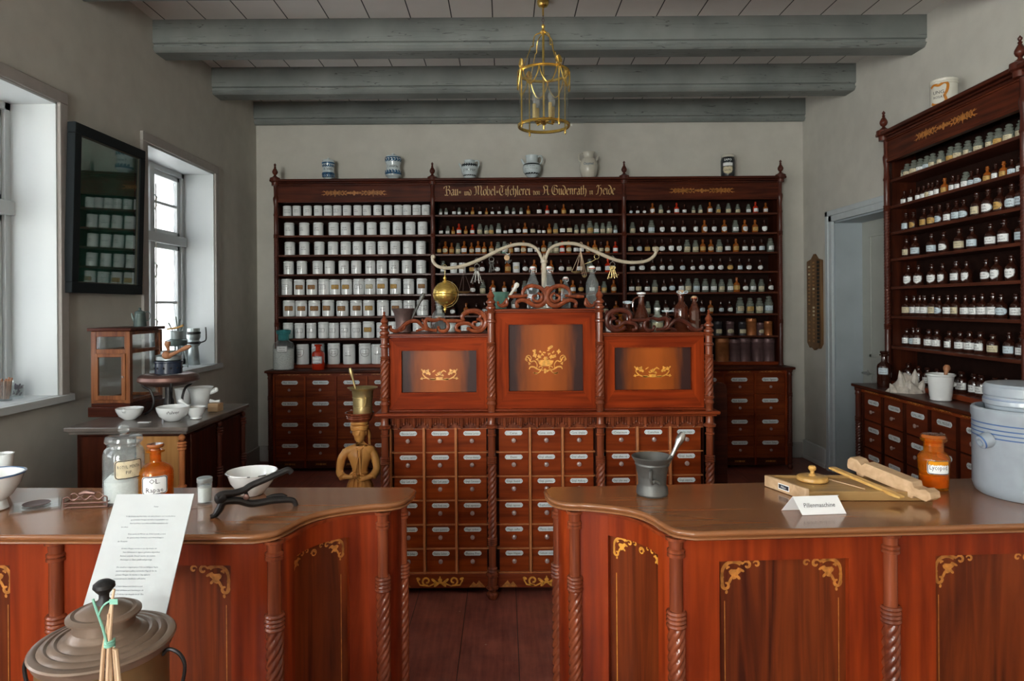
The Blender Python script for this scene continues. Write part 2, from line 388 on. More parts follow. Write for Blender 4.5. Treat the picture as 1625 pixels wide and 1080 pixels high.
M['pane_half'] = glass('window pane tinted to soften daylight', (.50,.51,.51), .9)  # tint added to weaken daylight from the windows behind the camera
M['pane_dim'] = glass('window pane tinted dark to dim daylight', (.125,.128,.131), .9)  # dark tint added to hold down daylight on the visible reveals
M['floor'] = floor_mat(); M['ceil'] = ceiling_mat(); M['beam'] = beam_mat()

# ------------------------------------------------------------ text
_tx = {}
def text2d(s, h, wmax=None, res=2):
    """outline text as a flat mesh centred on the origin, cap height h"""
    k = (s, res)
    if k not in _tx:
        c = bpy.data.curves.new('t', 'FONT'); c.body = s; c.resolution_u = res; c.size = 1
        o = bpy.data.objects.new('t', c); COL.objects.link(o)
        dg = bpy.context.evaluated_depsgraph_get(); dg.update()
        me = bpy.data.meshes.new_from_object(o.evaluated_get(dg))
        vv = [(v.co.x, v.co.y) for v in me.vertices]; ff = [tuple(p.vertices) for p in me.polygons]
        bpy.data.objects.remove(o); bpy.data.curves.remove(c); bpy.data.meshes.remove(me)
        if vv:
            x0 = min(v[0] for v in vv); x1 = max(v[0] for v in vv)
        else: x0 = x1 = 0
        _tx[k] = ([(v[0]-(x0+x1)/2, v[1]-.35) for v in vv], ff, x1-x0)
    vv, ff, w = _tx[k]
    sy = h/.72; sx = sy
    if wmax and w*sx > wmax: sx = wmax/w
    return [(x*sx, y*sy) for x, y in vv], ff
def put_text(mb, s, h, f, cx=0, cy=0, wmax=None, m=0, res=2):
    vv, ff = text2d(s, h, wmax, res)
    mb.add([f(x+cx, y+cy) for x, y in vv], ff, m)
def ribbon(mb, pts, w, f, m=0):
    n = len(pts); ws = w if isinstance(w, (list, tuple)) else [w]*n
    vs_ = []
    for i, p in enumerate(pts):
        a = pts[max(i-1, 0)]; b = pts[min(i+1, n-1)]
        dx, dy = b[0]-a[0], b[1]-a[1]; l = math.hypot(dx, dy) or 1
        nx, ny = -dy/l*ws[i]/2, dx/l*ws[i]/2
        vs_ += [f(p[0]+nx, p[1]+ny), f(p[0]-nx, p[1]-ny)]
    mb.add(vs_, [(2*i, 2*i+1, 2*i+3, 2*i+2) for i in range(n-1)], m)
def blob(mb, cx, cy, rx, ry, f, m=0, rot=0, petals=0, n=14):
    vs_ = [f(cx, cy)]
    for i in range(n):
        t = 2*PI*i/n; k = 1+(.3*math.cos(petals*t) if petals else 0)
        x, y = rx*k*math.cos(t), ry*k*math.sin(t)
        vs_.append(f(cx+x*math.cos(rot)-y*math.sin(rot), cy+x*math.sin(rot)+y*math.cos(rot)))
    mb.add(vs_, [(0, i+1, (i+1) % n+1) for i in range(n)], m)
def spiral(cx, cy, r0, r1, a0, a1, n=14):
    return [(cx+lerp(r0, r1, i/n)*math.cos(lerp(a0, a1, i/n)), cy+lerp(r0, r1, i/n)*math.sin(lerp(a0, a1, i/n))) for i in range(n+1)]
def taper(n, w): return [w*(.35+.65*math.sin(PI*min(1, (i+1)/(n+1)))) for i in range(n)]
def corner_inlay(mb, f, x, z, s, dx, m=0):
    """leafy corner scroll growing from an upper corner; dx=+1 runs right, -1 runs left"""
    g = lambda u, v: f(x+dx*u*s, z+v*s)
    def rib(p, w): ribbon(mb, p, taper(len(p), w*1.35), g, m)
    rib(spiral(.32, -.30, .30, .26, PI*1.15, PI*.25), .07)
    rib(spiral(.10+.02, -.62, .12, .05, PI*.8, PI*2.6), .06)
    rib([(.03,-.25),(.02,-.42),(.03,-.58),(.08,-.72)], .06)
    rib([(.30,-.02),(.45,-.03),(.58,-.08)], .06)
    rib(spiral(.68, -.12, .11, .04, PI*.9, -PI*.9), .055)
    rib(spiral(.93, -.10, .09, .03, PI*.9, -PI*.9), .045)
    blob(mb, .36, -.32, .15, .12, g, m, .5, 3); blob(mb, .44, -.42, .07, .05, g, m, -.8, 2); blob(mb, .17, -.16, .05, .05, g, m, 0, 3)
    blob(mb, .24, -.50, .09, .05, g, m, 1.1, 2)
    blob(mb, .52, -.24, .08, .045, g, m, -.5, 2)
    blob(mb, .14, -.80, .05, .035, g, m, 1.4)
def frieze_inlay(mb, f, cx, cz, w, h, m=0):
    for sg in (-1, 1):
        g = lambda u, v: f(cx+sg*u*w/2, cz+v*h/2)
        for k in range(3):
            a = .12+k*.27
            p = [(a+(r_*math.cos(t))*.11, r_*math.sin(t)*.8) for r_, t in [(lerp(1, .3, i/12), lerp(PI, -PI*.8, i/12)) for i in range(13)]]
            ribbon(mb, p, [max(.2, .35-.02*i)*.06*w/2/(w/2) for i in range(13)], g, m)
            blob(mb, a, .05, .055, .45, g, m, 0, 3)
            blob(mb, a+.13, -.35, .05, .3, g, m, .4)
            blob(mb, a+.13, .45, .04, .25, g, m, -.4)
    blob(mb, cx, cz, w*.035, h*.4, f, m, 0, 4)

# blackletter written with a broad nib
BL = {
 'B': (1.05, [[(.1,1.35),(.25,1.55),(.4,1.4),(.34,.9),(.42,.3),(.3,0),(.1,.12)],[(.3,1.5),(.7,1.6),(.88,1.3),(.6,.95),(.42,.9)],[(.6,.95),(.92,.75),(.9,.25),(.6,0),(.35,.1)],[(-.05,1.1),(.0,1.4)]]),
 'M': (1.45, [[(.05,.1),(.25,.1),(.35,.5),(.3,1.2),(.15,1.45),(.0,1.2)],[(.35,1.3),(.6,1.55),(.72,1.2),(.66,.5),(.75,.1)],[(.75,1.3),(1.02,1.55),(1.18,1.2),(1.12,.4),(1.25,.0),(1.4,.15)]]),
 'T': (1.0, [[(.0,1.35),(.3,1.55),(.6,1.4),(.95,1.55)],[(.55,1.3),(.2,1.1),(.1,.6),(.25,.1),(.6,.0),(.9,.3)],[(.6,1.2),(.55,.4)]]),
 'A': (1.15, [[(.0,.05),(.25,.2),(.3,.9),(.15,1.35),(.35,1.55),(.7,1.4),(.9,1.5)],[(.8,1.4),(.78,.4),(.95,.0),(1.1,.15)],[(.3,.75),(.78,.85)]]),
 'G': (1.1, [[(.75,1.5),(.3,1.5),(.05,.9),(.2,.2),(.6,.0),(.95,.25),(.9,.85),(.6,1.0)],[(.45,1.3),(.42,.4)],[(.75,1.5),(.95,1.3)]]),
 'H': (1.15, [[(.15,1.2),(.3,1.55),(.5,1.3),(.4,.7),(.3,.1),(.05,.05)],[(.42,.8),(.75,1.05),(.95,.75),(.9,.2),(.65,-.25)],[(.5,1.4),(.9,1.55)]]),
 'a': (.62, [[(.1,.8),(.3,.98),(.45,.8),(.44,.2),(.58,.05)],[(.44,.55),(.12,.4),(.14,.1),(.3,0),(.44,.2)]]),
 'u': (.66, [[(.02,.85),(.14,.95),(.14,.2),(.28,.03),(.46,.2)],[(.36,.85),(.48,.95),(.48,.15),(.6,.05)]]),
 'n': (.66, [[(.02,.85),(.14,.95),(.14,.05)],[(.14,.75),(.34,.98),(.48,.8),(.48,.15),(.6,.05)]]),
 'd': (.62, [[(.02,1.5),(.3,1.35),(.5,.9),(.48,.2),(.28,.0),(.1,.2),(.1,.75),(.35,.9)]]),
 'o': (.6, [[(.3,.98),(.1,.75),(.1,.2),(.28,.0),(.5,.2),(.5,.75),(.3,.98)]]),
 'b': (.62, [[(.1,1.5),(.12,.2),(.3,.0),(.5,.2),(.5,.75),(.3,.95),(.12,.75)]]),
 'e': (.54, [[(.1,.5),(.46,.75),(.3,.98),(.1,.75),(.1,.2),(.28,.0),(.48,.15)]]),
 'l': (.34, [[(.08,1.45),(.14,1.3),(.14,.15),(.28,.03)]]),
 'i': (.34, [[(.02,.85),(.14,.95),(.14,.15),(.28,.05)],[(.14,1.25),(.2,1.3)]]),
 's': (.42, [[(.05,-.25),(.14,.1),(.14,1.3),(.36,1.5)],[(.0,.8),(.3,.85)]]),
 'c': (.5, [[(.45,.85),(.3,.98),(.1,.75),(.1,.2),(.28,.0),(.46,.15)]]),
 'h': (.64, [[(.1,1.5),(.12,.05)],[(.12,.75),(.34,.98),(.5,.75),(.48,.15),(.34,-.3)]]),
 'r': (.48, [[(.02,.85),(.14,.95),(.14,.05)],[(.14,.75),(.32,.98),(.44,.85)]]),
 'v': (.6, [[(.02,.9),(.12,1.05),(.14,.2),(.3,.0),(.5,.2),(.5,.75),(.32,.98)]]),
 't': (.42, [[(.16,1.3),(.16,.15),(.34,.03)],[(.0,.9),(.34,.92)]]),
 '-': (.5, [[(.05,.62),(.4,.62)],[(.05,.42),(.4,.42)]]),
 '.': (.3, [[(.08,.02),(.16,.08)]]), ' ': (.42, []),
 'ö': (.6, [[(.3,.98),(.1,.75),(.1,.2),(.28,.0),(.5,.2),(.5,.75),(.3,.98)],[(.1,1.25),(.15,1.3)],[(.42,1.25),(.47,1.3)]]),
}
def blackletter(mb, s, f, x0, z0, width, sizes, m=0):
    tot = sum(BL[c][0]*k for c, k in zip(s, sizes)); u = width/tot; x = x0
    nx, ny = .085*math.cos(.7), .085*math.sin(.7)
    for c, k in zip(s, sizes):
        w, strokes = BL[c]
        for st in strokes:
            pts = smooth_path(st, 4) if len(st) > 2 else st
            vs_ = []
            for (a, b) in pts:
                vs_ += [f(x+(a-nx)*u*k, z0+(b-ny)*u*k), f(x+(a+nx)*u*k, z0+(b+ny)*u*k)]
            mb.add(vs_, [(2*i, 2*i+1, 2*i+3, 2*i+2) for i in range(len(pts)-1)], m)
        x += w*u*k

# ------------------------------------------------------------ turned work
def twist_col(mb, r, z0, z1, c, m=0, pitch=.03, lobes=5, amp=.13, seg=20, dz=.006, sign=1):
    dz = pitch/6; n = max(6, int((z1-z0)/dz))
    prof = [(r, lerp(z0, z1, i/n)) for i in range(n+1)]
    tw = lambda t, z: 1+amp*(abs(math.cos((lobes*(t - sign*2*PI*z/(pitch*lobes)))/2))*2-1.1)
    mb.lathe(prof, seg, c, m, twist=tw)
def rings(mb, r, z0, z1, n, c, m=0, seg=18, bulge=1.25):
    prof = []
    for i in range(n):
        a = lerp(z0, z1, i/n); b = lerp(z0, z1, (i+1)/n)
        for t in (0, .25, .5, .75):
            prof.append((r*(1+(bulge-1)*math.sin(PI*t)), lerp(a, b, t)))
    prof.append((r, z1))
    mb.lathe(prof, seg, c, m)
def finial(mb, c, h, r, m=0):
    x, y, z = c
    mb.lathe([(r*k, h*t) for k, t in ((.55,0),(.95,.06),(.5,.12),(.35,.18),(.75,.25),(1,.36),(.95,.45),(.6,.58),(.3,.68),(.45,.73),(.22,.78),(.42,.85),(.42,.9),(.15,.96),(.02,1))], 14, (x, y, z), m)

# ------------------------------------------------------------ room shell
def shell():
    t = .34
    struct(MB().box(XL-.6, XR+.6, YF-.6, YB+.3, -.12, 0).build('floor', M['floor'], smooth=0))
    struct(MB().box(XL-.6, XR+.6, YF-.6, YB+.3, ZC, ZC+.1).build('ceiling', M['ceil'], smooth=0))
    w = MB(); ys = YF-t
    ed = sorted(WINS)
    w.box(XL-t, XL, ys, YB, 0, ZS); w.box(XL-t, XL, ys, YB, ZH, ZC)
    cur = ys
    for a, b in ed: w.box(XL-t, XL, cur, a, ZS, ZH); cur = b
    w.box(XL-t, XL, cur, YB, ZS, ZH)
    struct(w.build('wall_left', M['wall'], smooth=0))
    w = MB(); w.box(XL, XR, YF-t, YF, 0, ZS); w.box(XL, XR, YF-t, YF, ZH, ZC); cur = XL
    for a, b in FILL_WINS: w.box(cur, a, YF-t, YF, ZS, ZH); cur = b
    w.box(cur, XR, YF-t, YF, ZS, ZH)
    struct(w.build('wall_front', M['wall'], smooth=0))
    struct(MB().box(XL-t, XR+t, YB, YB+.2, 0, ZC).build('wall_back', M['wall'], smooth=0))
    d0, d1, dz = 5.30, 6.30, 2.37
    w = MB(); w.box(XR, XR+t, YF-t, d0, 0, ZC); w.box(XR, XR+t, d1, YB, 0, ZC); w.box(XR, XR+t, d0, d1, dz, ZC)
    struct(w.build('wall_right', M['wall'], smooth=0))
    # door
    d = MB(); d.box(XR+.26, XR+.34, d0, d1, 0, dz)
    for a, b in ((.12, .95), (1.1, 2.2)):
        d.box(XR+.25, XR+.26, d0+.15, d1-.15, a, a+.03); d.box(XR+.25, XR+.26, d0+.15, d1-.15, b, b+.03)
        d.box(XR+.25, XR+.26, d0+.15, d0+.18, a, b); d.box(XR+.25, XR+.26, d1-.18, d1-.15, a, b)
    do = struct(d.build('door_1', mat('door slab paint', (.40,.41,.37), .55, noise=.05, nscale=5), bevel=.003))
    h = MB(); h.lathe([(.025,0),(.025,.008),(.01,.012),(.01,.05)], 12, (XR+.26, d1-.10, .95), M=Matrix.Rotation(-PI/2, 4, 'Y'))
    h.tube([(XR+.212, d1-.10, .95), (XR+.208, d1-.16, .952), (XR+.212, d1-.22, .95)], .009, 8)
    h.build('door_handle', M['steel'], do)
    j = MB(); j.box(XR+.005, XR+.33, d1-.02, d1+.001, 0, dz); j.box(XR+.005, XR+.33, d0-.001, d0+.02, 0, dz); j.box(XR+.005, XR+.33, d0, d1, dz-.02, dz+.001)
    j.build('door_lining', M['door_grey'], do, smooth=0)
    k = MB()
    for x0, x1, q in ((XR-.022, XR+.005, .10), (XR-.034, XR-.02, .045)):
        o = 0 if q == .10 else .055
        k.box(x0, x1, d1-.005+o, d1+q+o, 0, dz+q+o); k.box(x0, x1, d0-q-o, d0+.005-o, 0, dz+q+o); k.box(x0, x1, d0-q-o, d1+q+o, dz-.005+o, dz+q+o)
    k.build('door_trim', M['door_trim'], do, bevel=.004)
    # skirting
    def skirt(mb, x0, x1, y0, y1): mb.box(x0, x1, y0, y1, 0, .19)
    b = MB(); b.box(XR-.02, XR, d1+.15, YB, 0, .19); b.box(XR-.03, XR, d1+.15, YB, 0, .04); struct(b.build('baseboard_right', M['board_white'], bevel=.006))
    b = MB(); b.box(XL, XL+.02, YF, YB, 0, .16); struct(b.build('baseboard_left', M['trim_grey'], bevel=.006))
    b = MB(); b.box(XL+.02, XR-.03, YB-.02, YB, 0, .16); struct(b.build('baseboard_back', M['trim_grey'], bevel=.006))
    # beams
    for i in range(-5, 3):
        y0 = 4.89+.985*i; z0 = 3.476
        bm = MB(); dy = .215; g = .018
        if i == 2: y0 = 6.86; dy = .075
        prof = [(y0, z0+.03), (y0+.014, z0+.012), (y0+.03, z0), (y0+dy-.03, z0), (y0+dy-.014, z0+.012), (y0+dy, z0+.03), (y0+dy, ZC+.01), (y0, ZC+.01), (y0, z0+.062), (y0+.018, z0+.056), (y0+.018, z0+.036)]
        Mx = Matrix(((0,0,1,0),(1,0,0,0),(0,1,0,0),(0,0,0,1)))
        bm.prism(prof, XL-.02, XR+.02, 0, Mx)
        o = bm.build('trim_%d' % (i+6), M['beam'], smooth=0); struct(o); o['label'] = 'grey painted ceiling beam'
    # windows
    for i, (a, b_) in enumerate(WINS): window(i+1, a, b_)
    for i, (a, b_) in enumerate(FILL_WINS): window(i+5, a, b_, rear=True)  # rear window is unseen, added to light the fronts
def window(n, a, b, rear=False):
    """casement window in a white lined reveal; local x = outward depth, y along wall"""
    def T(m):
        if rear: m.v = [(y, YF-x, z) for x, y, z in m.v]
        else:
            m.v = [(XL-x, y, z) for x, y, z in m.v]; m.f = [tuple(reversed(f)) for f in m.f]
        return m
    fr = MB(); x0, x1 = .275, .325                       # frame plane
    fw = .055
    fr.box(x0-.02, x1, a, a+fw, ZS, ZH); fr.box(x0-.02, x1, b-fw, b, ZS, ZH); fr.box(x0-.02, x1, a, b, ZH-fw, ZH); fr.box(x0-.02, x1, a, b, ZS, ZS+fw)
    zt = 2.17; ym = (a+b)/2
    fr.box(x0-.045, x1, a, b, zt-.04, zt+.04); fr.box(x0-.03, x1, ym-.035, ym+.035, ZS, ZH)
    o = struct(T(fr).build('window_%d' % n, M['white_paint'], bevel=.004))
    s = MB()
    for (p, q) in ((a+fw, ym-.035), (ym+.035, b-fw)):
        for (r, t) in ((ZS+fw, zt-.04), (zt+.04, ZH-fw)):
            w = .038
            s.box(x0, x1-.01, p, p+w, r, t); s.box(x0, x1-.01, q-w, q, r, t); s.box(x0, x1-.01, p, q, r, r+w); s.box(x0, x1-.01, p, q, t-w, t)
            k = 2 if t-r > .7 else 1
            nb = 1
            zz = (r+t)/2; s.box(x0+.006, x1-.016, p, q, zz-.011, zz+.011)
    T(s).build('sash', M['white_paint'], o, bevel=.003)
    g = MB(); g.box(x0+.02, x0+.024, a+fw, b-fw, ZS+fw, ZH-fw); T(g).build('pane', M['pane_mid'] if n == 3 else M['pane_half'] if n > 3 else M['pane_dim'], o, smooth=0)
    l = MB()   # reveal lining
    l.box(-.004, x0, a, a+.012, ZS, ZH); l.box(-.004, x0, b-.012, b, ZS, ZH); l.box(-.004, x0, a, b, ZH-.012, ZH)
    T(l).build('window_reveal', M['white_paint'], o, smooth=0)
    t = MB()
    t.box(-.022, 0, a-.07, a-.002, ZS, ZH+.002); t.box(-.022, 0, b+.002, b+.07, ZS, ZH+.002); t.box(-.022, 0, a-.07, b+.07, ZH+.002, ZH+.07)
    T(t).build('window_trim', M['trim_grey'], o, bevel=.004)
    q = MB(); q.box(-.035, x0, a-.075, b+.075, ZS-.035, ZS+.004) if False else q.box(-.04, 0, a-.09, b+.09, ZS-.04, ZS+.002)
    q.box(0, x0, a+.001, b-.001, ZS-.001, ZS+.004)
    T(q).build('window_sill', M['trim_grey'] if False else M['white_paint'], o, bevel=.004)
    if not rear:
        k = MB()
        for zc in (1.45, 1.9, 2.45):
            k.tube([(x0-.03, ym+.03, zc-.06), (x0-.045, ym+.03, zc-.03), (x0-.04, ym+.03, zc), (x0-.05, ym+.03, zc+.04), (x0-.03, ym+.03, zc+.06)], .005, 6)
        k.tube([(x0-.04, ym+.03, 1.3), (x0-.04, ym+.03, 2.6)], .004, 6)
        T(k).build('window_bolt', M['steel'], o)
shell()
M['drawer_b'] = wood('back drawer mahogany', (.12,.020,.006), (.25,.048,.011), 'x', sc=.8, rough=.45, coat=0, spec=.12)
M['mahog_b'] = wood('old dark red mahogany', (.035,.008,.005), (.115,.025,.010), 'x', rough=.45, coat=.05, spec=.12)
# ------------------------------------------------------------ shop furniture
def plate(mb, w, h, f, text, m_en=0, m_ink=1, hmul=.5):
    """enamel name plate with cut corners and two screws, text on it; f(u,v,d) d=depth outwards"""
    c = h*.32
    o = [(-w/2+c,-h/2),(w/2-c,-h/2),(w/2,-h/2+c),(w/2,h/2-c),(w/2-c,h/2),(-w/2+c,h/2),(-w/2,h/2-c),(-w/2,-h/2+c)]
    n = len(o)
    mb.add([f(u, v, 0) for u, v in o]+[f(u, v, .003) for u, v in o], [tuple(range(n, 2*n))]+[(i, (i+1) % n, n+(i+1) % n, n+i) for i in range(n)], m_en)
    g = lambda u, v: f(u, v, .0036)
    for sx in (-1, 1): blob(mb, sx*w*.44, 0, h*.08, h*.08, g, m_ink, n=6)
    if text: put_text(mb, text, h*hmul, g, wmax=w*.76, m=m_ink)
def add_drawer(parent, x, z, w, h, y, text, dm, kh=.35, ph=.30, pw=.56, pt=.13):
    """drawer with its front at local y, lower left corner x,z"""
    d = MB(); d.box(x, x+w, y, y+.018, z, z+h); d.box(x+.006, x+w-.006, y+.018, y+.24, z+.006, z+h*.8)
    o = d.build('drawer', dm, parent, smooth=0)
    cx = x+w/2; k = MB(); Mx = Matrix.Rotation(PI/2, 4, 'X')
    r = min(.0145, w*.082)
    k.lathe([(r*.45, 0), (r*.4, .010), (r*.8, .014), (r, .020), (r*.9, .026), (r*.35, .029), (.0005, .0295)], 12, (cx, y, z+h*kh), M=Mx)
    k.build('drawer_knob', M['knob'], o)
    p = MB(); f = lambda u, v, d_: (cx+u, y-d_, z+h*(1-ph)+v)
    plate(p, w*pw, w*pt, f, text)
    p.build('label_plate', [M['enamel'], M['ink']], o, smooth=0)
    return o
TXT_L = ['Flor. Arnicae','Fol. Belladon.','Cort. Cinchon.','Fol. Sennae','Rad. Althaeae','Fol. Digitalis','Rad. Valerian.','Flor. Tiliae','Sem. Lini','Cort. Quercus',
 'Rad. Gentian.','Carageen','Herb. Absinth.','Fruct. Anisi','Fol. Menthae','Rad. Ratanh.','Fol. Malvae','Rad. Rhei','Flor. Sambuci','Herb. Thymi']
TXT_M = ['Fol. Uvae Ursi','Rad. Senegae','Sem. Sinapis','Herb. Equiseti','Flor. Lavand.','Rad. Liquirit.']*4
TXT_R = ['Rad. Althaeae','Rad. Colombo','Flor. Rosae','Flor. Sambuci','Sem. Foenic.','Lign. Guajaci','Lign. Quass.','Lign. Santal.','Cort. Frang.','Lapis Cancror.',
 'Rad. Angelic.','Rad. Ipecac.','Rad. Jalapae','Rad. Serpent.','Rad. Levistici','Spec. pectoral.','Spec. lignor.','Spec. amaric.','Stip. Dulcam.','Tubera Salep']
TXT_S = ['RAD. IRID.','HERB. HYOSC.','FRUCT. JUNIPERI','FRUCT. COLOCYNT.','TURIO PINI','FOL. TRIFOL.','SEM. COLCHICI','SECAL. CORNUT.','FUNG. LARIC.','GALLAE',
 'FOL. MALVAE','FOL. NICOTIAN.','FOL. MELISSAE','FOL. STRAMON.','FOL. JABOR.','HERB. LOBEL.','HERB. CENTAUR.','HERB. MEILOTI','HERB. CARDUI','FLOR. VERBASC.',
 'RAD. PIMPIN.','RAD. TARAXAC.','RHIZ. VERATRI','RHIZ. ZEDOAR.','RHIZ. CALAMI','RAD. BARDAN.','RAD. SARSAP.','RAD. ARTEMIS.','RHIZ. FILICIS','RHIZ. TORMENT.','CORT. GRANATI','CORT. SALICIS','LIGN. SASSAF.','LICHEN ISL.','AMYGD. DULC.','CARICAE','FLOR. CINAE','FLOR. KOSO','GEMMAE POP.','GLAND. LUP.']
def drawer_cabinet(root, xs, ncol, texts, depth, dark=False, xpost=True):
    """low apothecary cabinet: 4 rows of drawers, inlaid frieze, worktop; xs = post positions"""
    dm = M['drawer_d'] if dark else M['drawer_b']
    x0, x1 = xs[0], xs[-1]
    c = MB()
    c.box(x0-.01, x1+.01, .045, depth, .04, .955)            # body
    c.box(x0-.01, x1+.01, .018, .05, .926, .955)
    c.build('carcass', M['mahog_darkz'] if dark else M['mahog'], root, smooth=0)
    t = MB(); t.box(x0-.045, x1+.045, -.035, depth, .962, .985); t.box(x0-.03, x1+.03, -.02, depth, .953, .963)
    t.build('worktop', M['mahog_dark'] if dark else M['mahog_b'], root, bevel=.005)
    pl = MB(); pl.box(x0-.01, x1+.01, .022, .05, .035, .11); po = pl.build('plinth', M['mahog_dark'], root, smooth=0)
    fz = MB(); fz.box(x0, x1, .012, .03, .926, .955); fo = fz.build('frieze', M['mahog_x'], root, smooth=0)
    iy = MB(); iz = MB(); f = lambda u, v: (u, .0112, v); f2 = lambda u, v: (u, .0212, v)
    dv = MB()
    for b in range(len(xs)-1):
        a, e = xs[b]+.03, xs[b+1]-.03; n = ncol[b]; w = (e-a)/n
        for i in range(n):
            frieze_inlay(iy, f, a+(i+.5)*w, .9405, w*.82, .020)
            frieze_inlay(iz, f2, a+(i+.5)*w, .072, w*.4, .03)
        for i in range(n+1):
            dv.box(a+i*w-.008, a+i*w+.008, .012, .05, .04, .926)
        for r in range(5):
            z = .926-.204*r; dv.box(a, e, .020, .05, z-.004, z+.002)
        for i in range(n):
            for r in range(4):
                z = .926-.204*(r+1)+.004
                add_drawer(root, a+i*w+.010, z, w-.020, .196, .027, texts[b][(i*4+r) % len(texts[b])], dm)
    dv.build('divider', M['mahog_darkz'] if dark else M['mahog'], root, smooth=0)
    iy.build('frieze_inlay', M['inlay_d'], fo, smooth=0); iz.build('plinth_inlay', M['inlay_d'], po, smooth=0)
    for x in xs:
        p = MB(); cc = (x, .0, 0); r = .021
        p.lathe([(.018,0),(.026,.02),(.026,.035),(.016,.05),(.022,.06),(.022,.075)], 16, cc)
        p.lathe([(r,.075),(r,.22)], 14, cc); rings(p, r, .22, .26, 3, cc); twist_col(p, r*.95, .26, .70, cc, pitch=.022, seg=20, dz=.006)
        rings(p, r, .70, .74, 3, cc); p.lathe([(r,.74),(r,.90),(r*1.2,.91),(r,.93),(r*1.3,.94),(r*1.3,.955)], 14, cc)
        p.build('column', M['mahog_postd'], root)
SHZ = [2.506, 2.311, 2.117, 1.924, 1.717, 1.501, 1.280, 1.020]
def shelf_unit(root, xs, depth, dark=True):
    x0, x1 = xs[0], xs[-1]
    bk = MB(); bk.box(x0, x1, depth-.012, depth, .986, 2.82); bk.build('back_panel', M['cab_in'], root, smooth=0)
    for x in xs: MB().box(x-.016, x+.016, .03, depth-.012, .986, 2.82).build('side_panel', M['mahog_darkz'], root, smooth=0)
    for b in range(len(xs)-1):
        a, e = xs[b]+.016, xs[b+1]-.016
        for z in SHZ[:-1]:
            s = MB(); s.box(a, e, .015, depth-.013, z-.020, z); s.build('shelf', M['shelf_w'], root, bevel=.003)
        s = MB(); s.box(a, e, .015, depth-.013, .987, 1.020); s.build('shelf', M['mahog_x'], root, bevel=.003)
        fr = MB(); fr.box(a, e, -.004, .03, 2.655, 2.80); fr.box(a, e, -.012, .03, 2.635, 2.655); fr.box(a, e, -.014, .03, 2.79, 2.80)
        fo = fr.build('frieze', M['mahog_b'], root, bevel=.002)
        il = MB(); f = lambda u, v: (u, -.0048, v); cx = (a+e)/2
        if len(xs) == 4 and b == 1:
            s_ = 'Bau- und Möbel-Tischlerei von A.Gudenrath in Heide'
            big = [1]*len(s_)
            for wd in ('und', 'von', 'in H'):
                i = s_.index(' '+wd)+1
                for k in range(len(wd.split()[0])): big[i+k] = .62
            blackletter(il, s_, f, a+.10, 2.695, (e-a)-.17, big)
            il.build('inlaid_lettering', M['gilt'], fo, smooth=0)
        else:
            frieze_inlay(il, f, cx, 2.725, .72, .05)
            for sg in (-1, 1): frieze_inlay(il, f, cx+sg*.19, 2.725, .26, .075)
            il.build('frieze_inlay', M['inlay_d'], fo, smooth=0)
    co = MB(); co.box(x0-.045, x1+.045, -.06, depth, 2.835, 2.86); co.box(x0-.03, x1+.03, -.035, depth, 2.82, 2.835); co.box(x0-.02, x1+.02, -.02, depth, 2.80, 2.82)
    co.build('cornice', M['mahog_dark'], root, bevel=.006)
    for x in xs:
        p = MB(); cc = (x, .0, 0); r = .021
        p.lathe([(.026,.986),(.026,1.00),(r,1.01),(r,1.40)], 14, cc); rings(p, r, 1.40, 1.44, 3, cc)
        twist_col(p, r*.95, 1.44, 2.28, cc, pitch=.022, seg=20, dz=.006); rings(p, r, 2.28, 2.32, 3, cc)
        p.lathe([(r,2.32),(r,2.50),(r*1.25,2.51),(r,2.53),(r*.9,2.6),(r*1.25,2.66),(r*1.3,2.68),(r*.9,2.70),(r,2.80)], 14, cc)
        p.build('column', M['mahog_postd'], root)
        q = MB(); q.lathe([(.034,2.80),(.036,2.83),(.050,2.84),(.050,2.875),(.030,2.885),(.001,2.886)], 16, (x, -.02, 0)); finial(q, (x, -.02, 2.88), .145, .028)
        q.build('finial', M['mahog_postd'], root)
BX = [-2.265, -.704, 1.200, 2.752]
bc = thing('drawer_cabinet', 'long mahogany apothecary cabinet with drawers standing along the back wall', 'cabinet', (0, 6.45, 0))
drawer_cabinet(bc, BX, [5, 6, 5], [TXT_L, TXT_M, TXT_R], .47)
bs = thing('shelf_unit', 'tall three-bay mahogany shelf unit with gilt lettering, against the back wall', 'shelf', (0, 6.65, 0))
shelf_unit(bs, BX, .27)
RA = math.radians(-92.4)
RO = Vector((2.69, 5.10, 0))
rc = thing('drawer_cabinet', 'mahogany apothecary cabinet with drawers standing along the right wall', 'cabinet', RO, RA)
RX = [0.02, 1.49, 2.96]
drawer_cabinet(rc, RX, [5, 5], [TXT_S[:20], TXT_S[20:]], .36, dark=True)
def rloc(u, v, z=0):   # local point of the right cabinet to the room
    return Vector((RO.x+u*math.cos(RA)-v*math.sin(RA), RO.y+u*math.sin(RA)+v*math.cos(RA), z))
rs = thing('shelf_unit', 'tall dark mahogany shelf unit full of bottles against the right wall', 'shelf', rloc(0, .165), RA)
RX2 = [0.13, 1.52, 2.93]
shelf_unit(rs, RX2, .215)

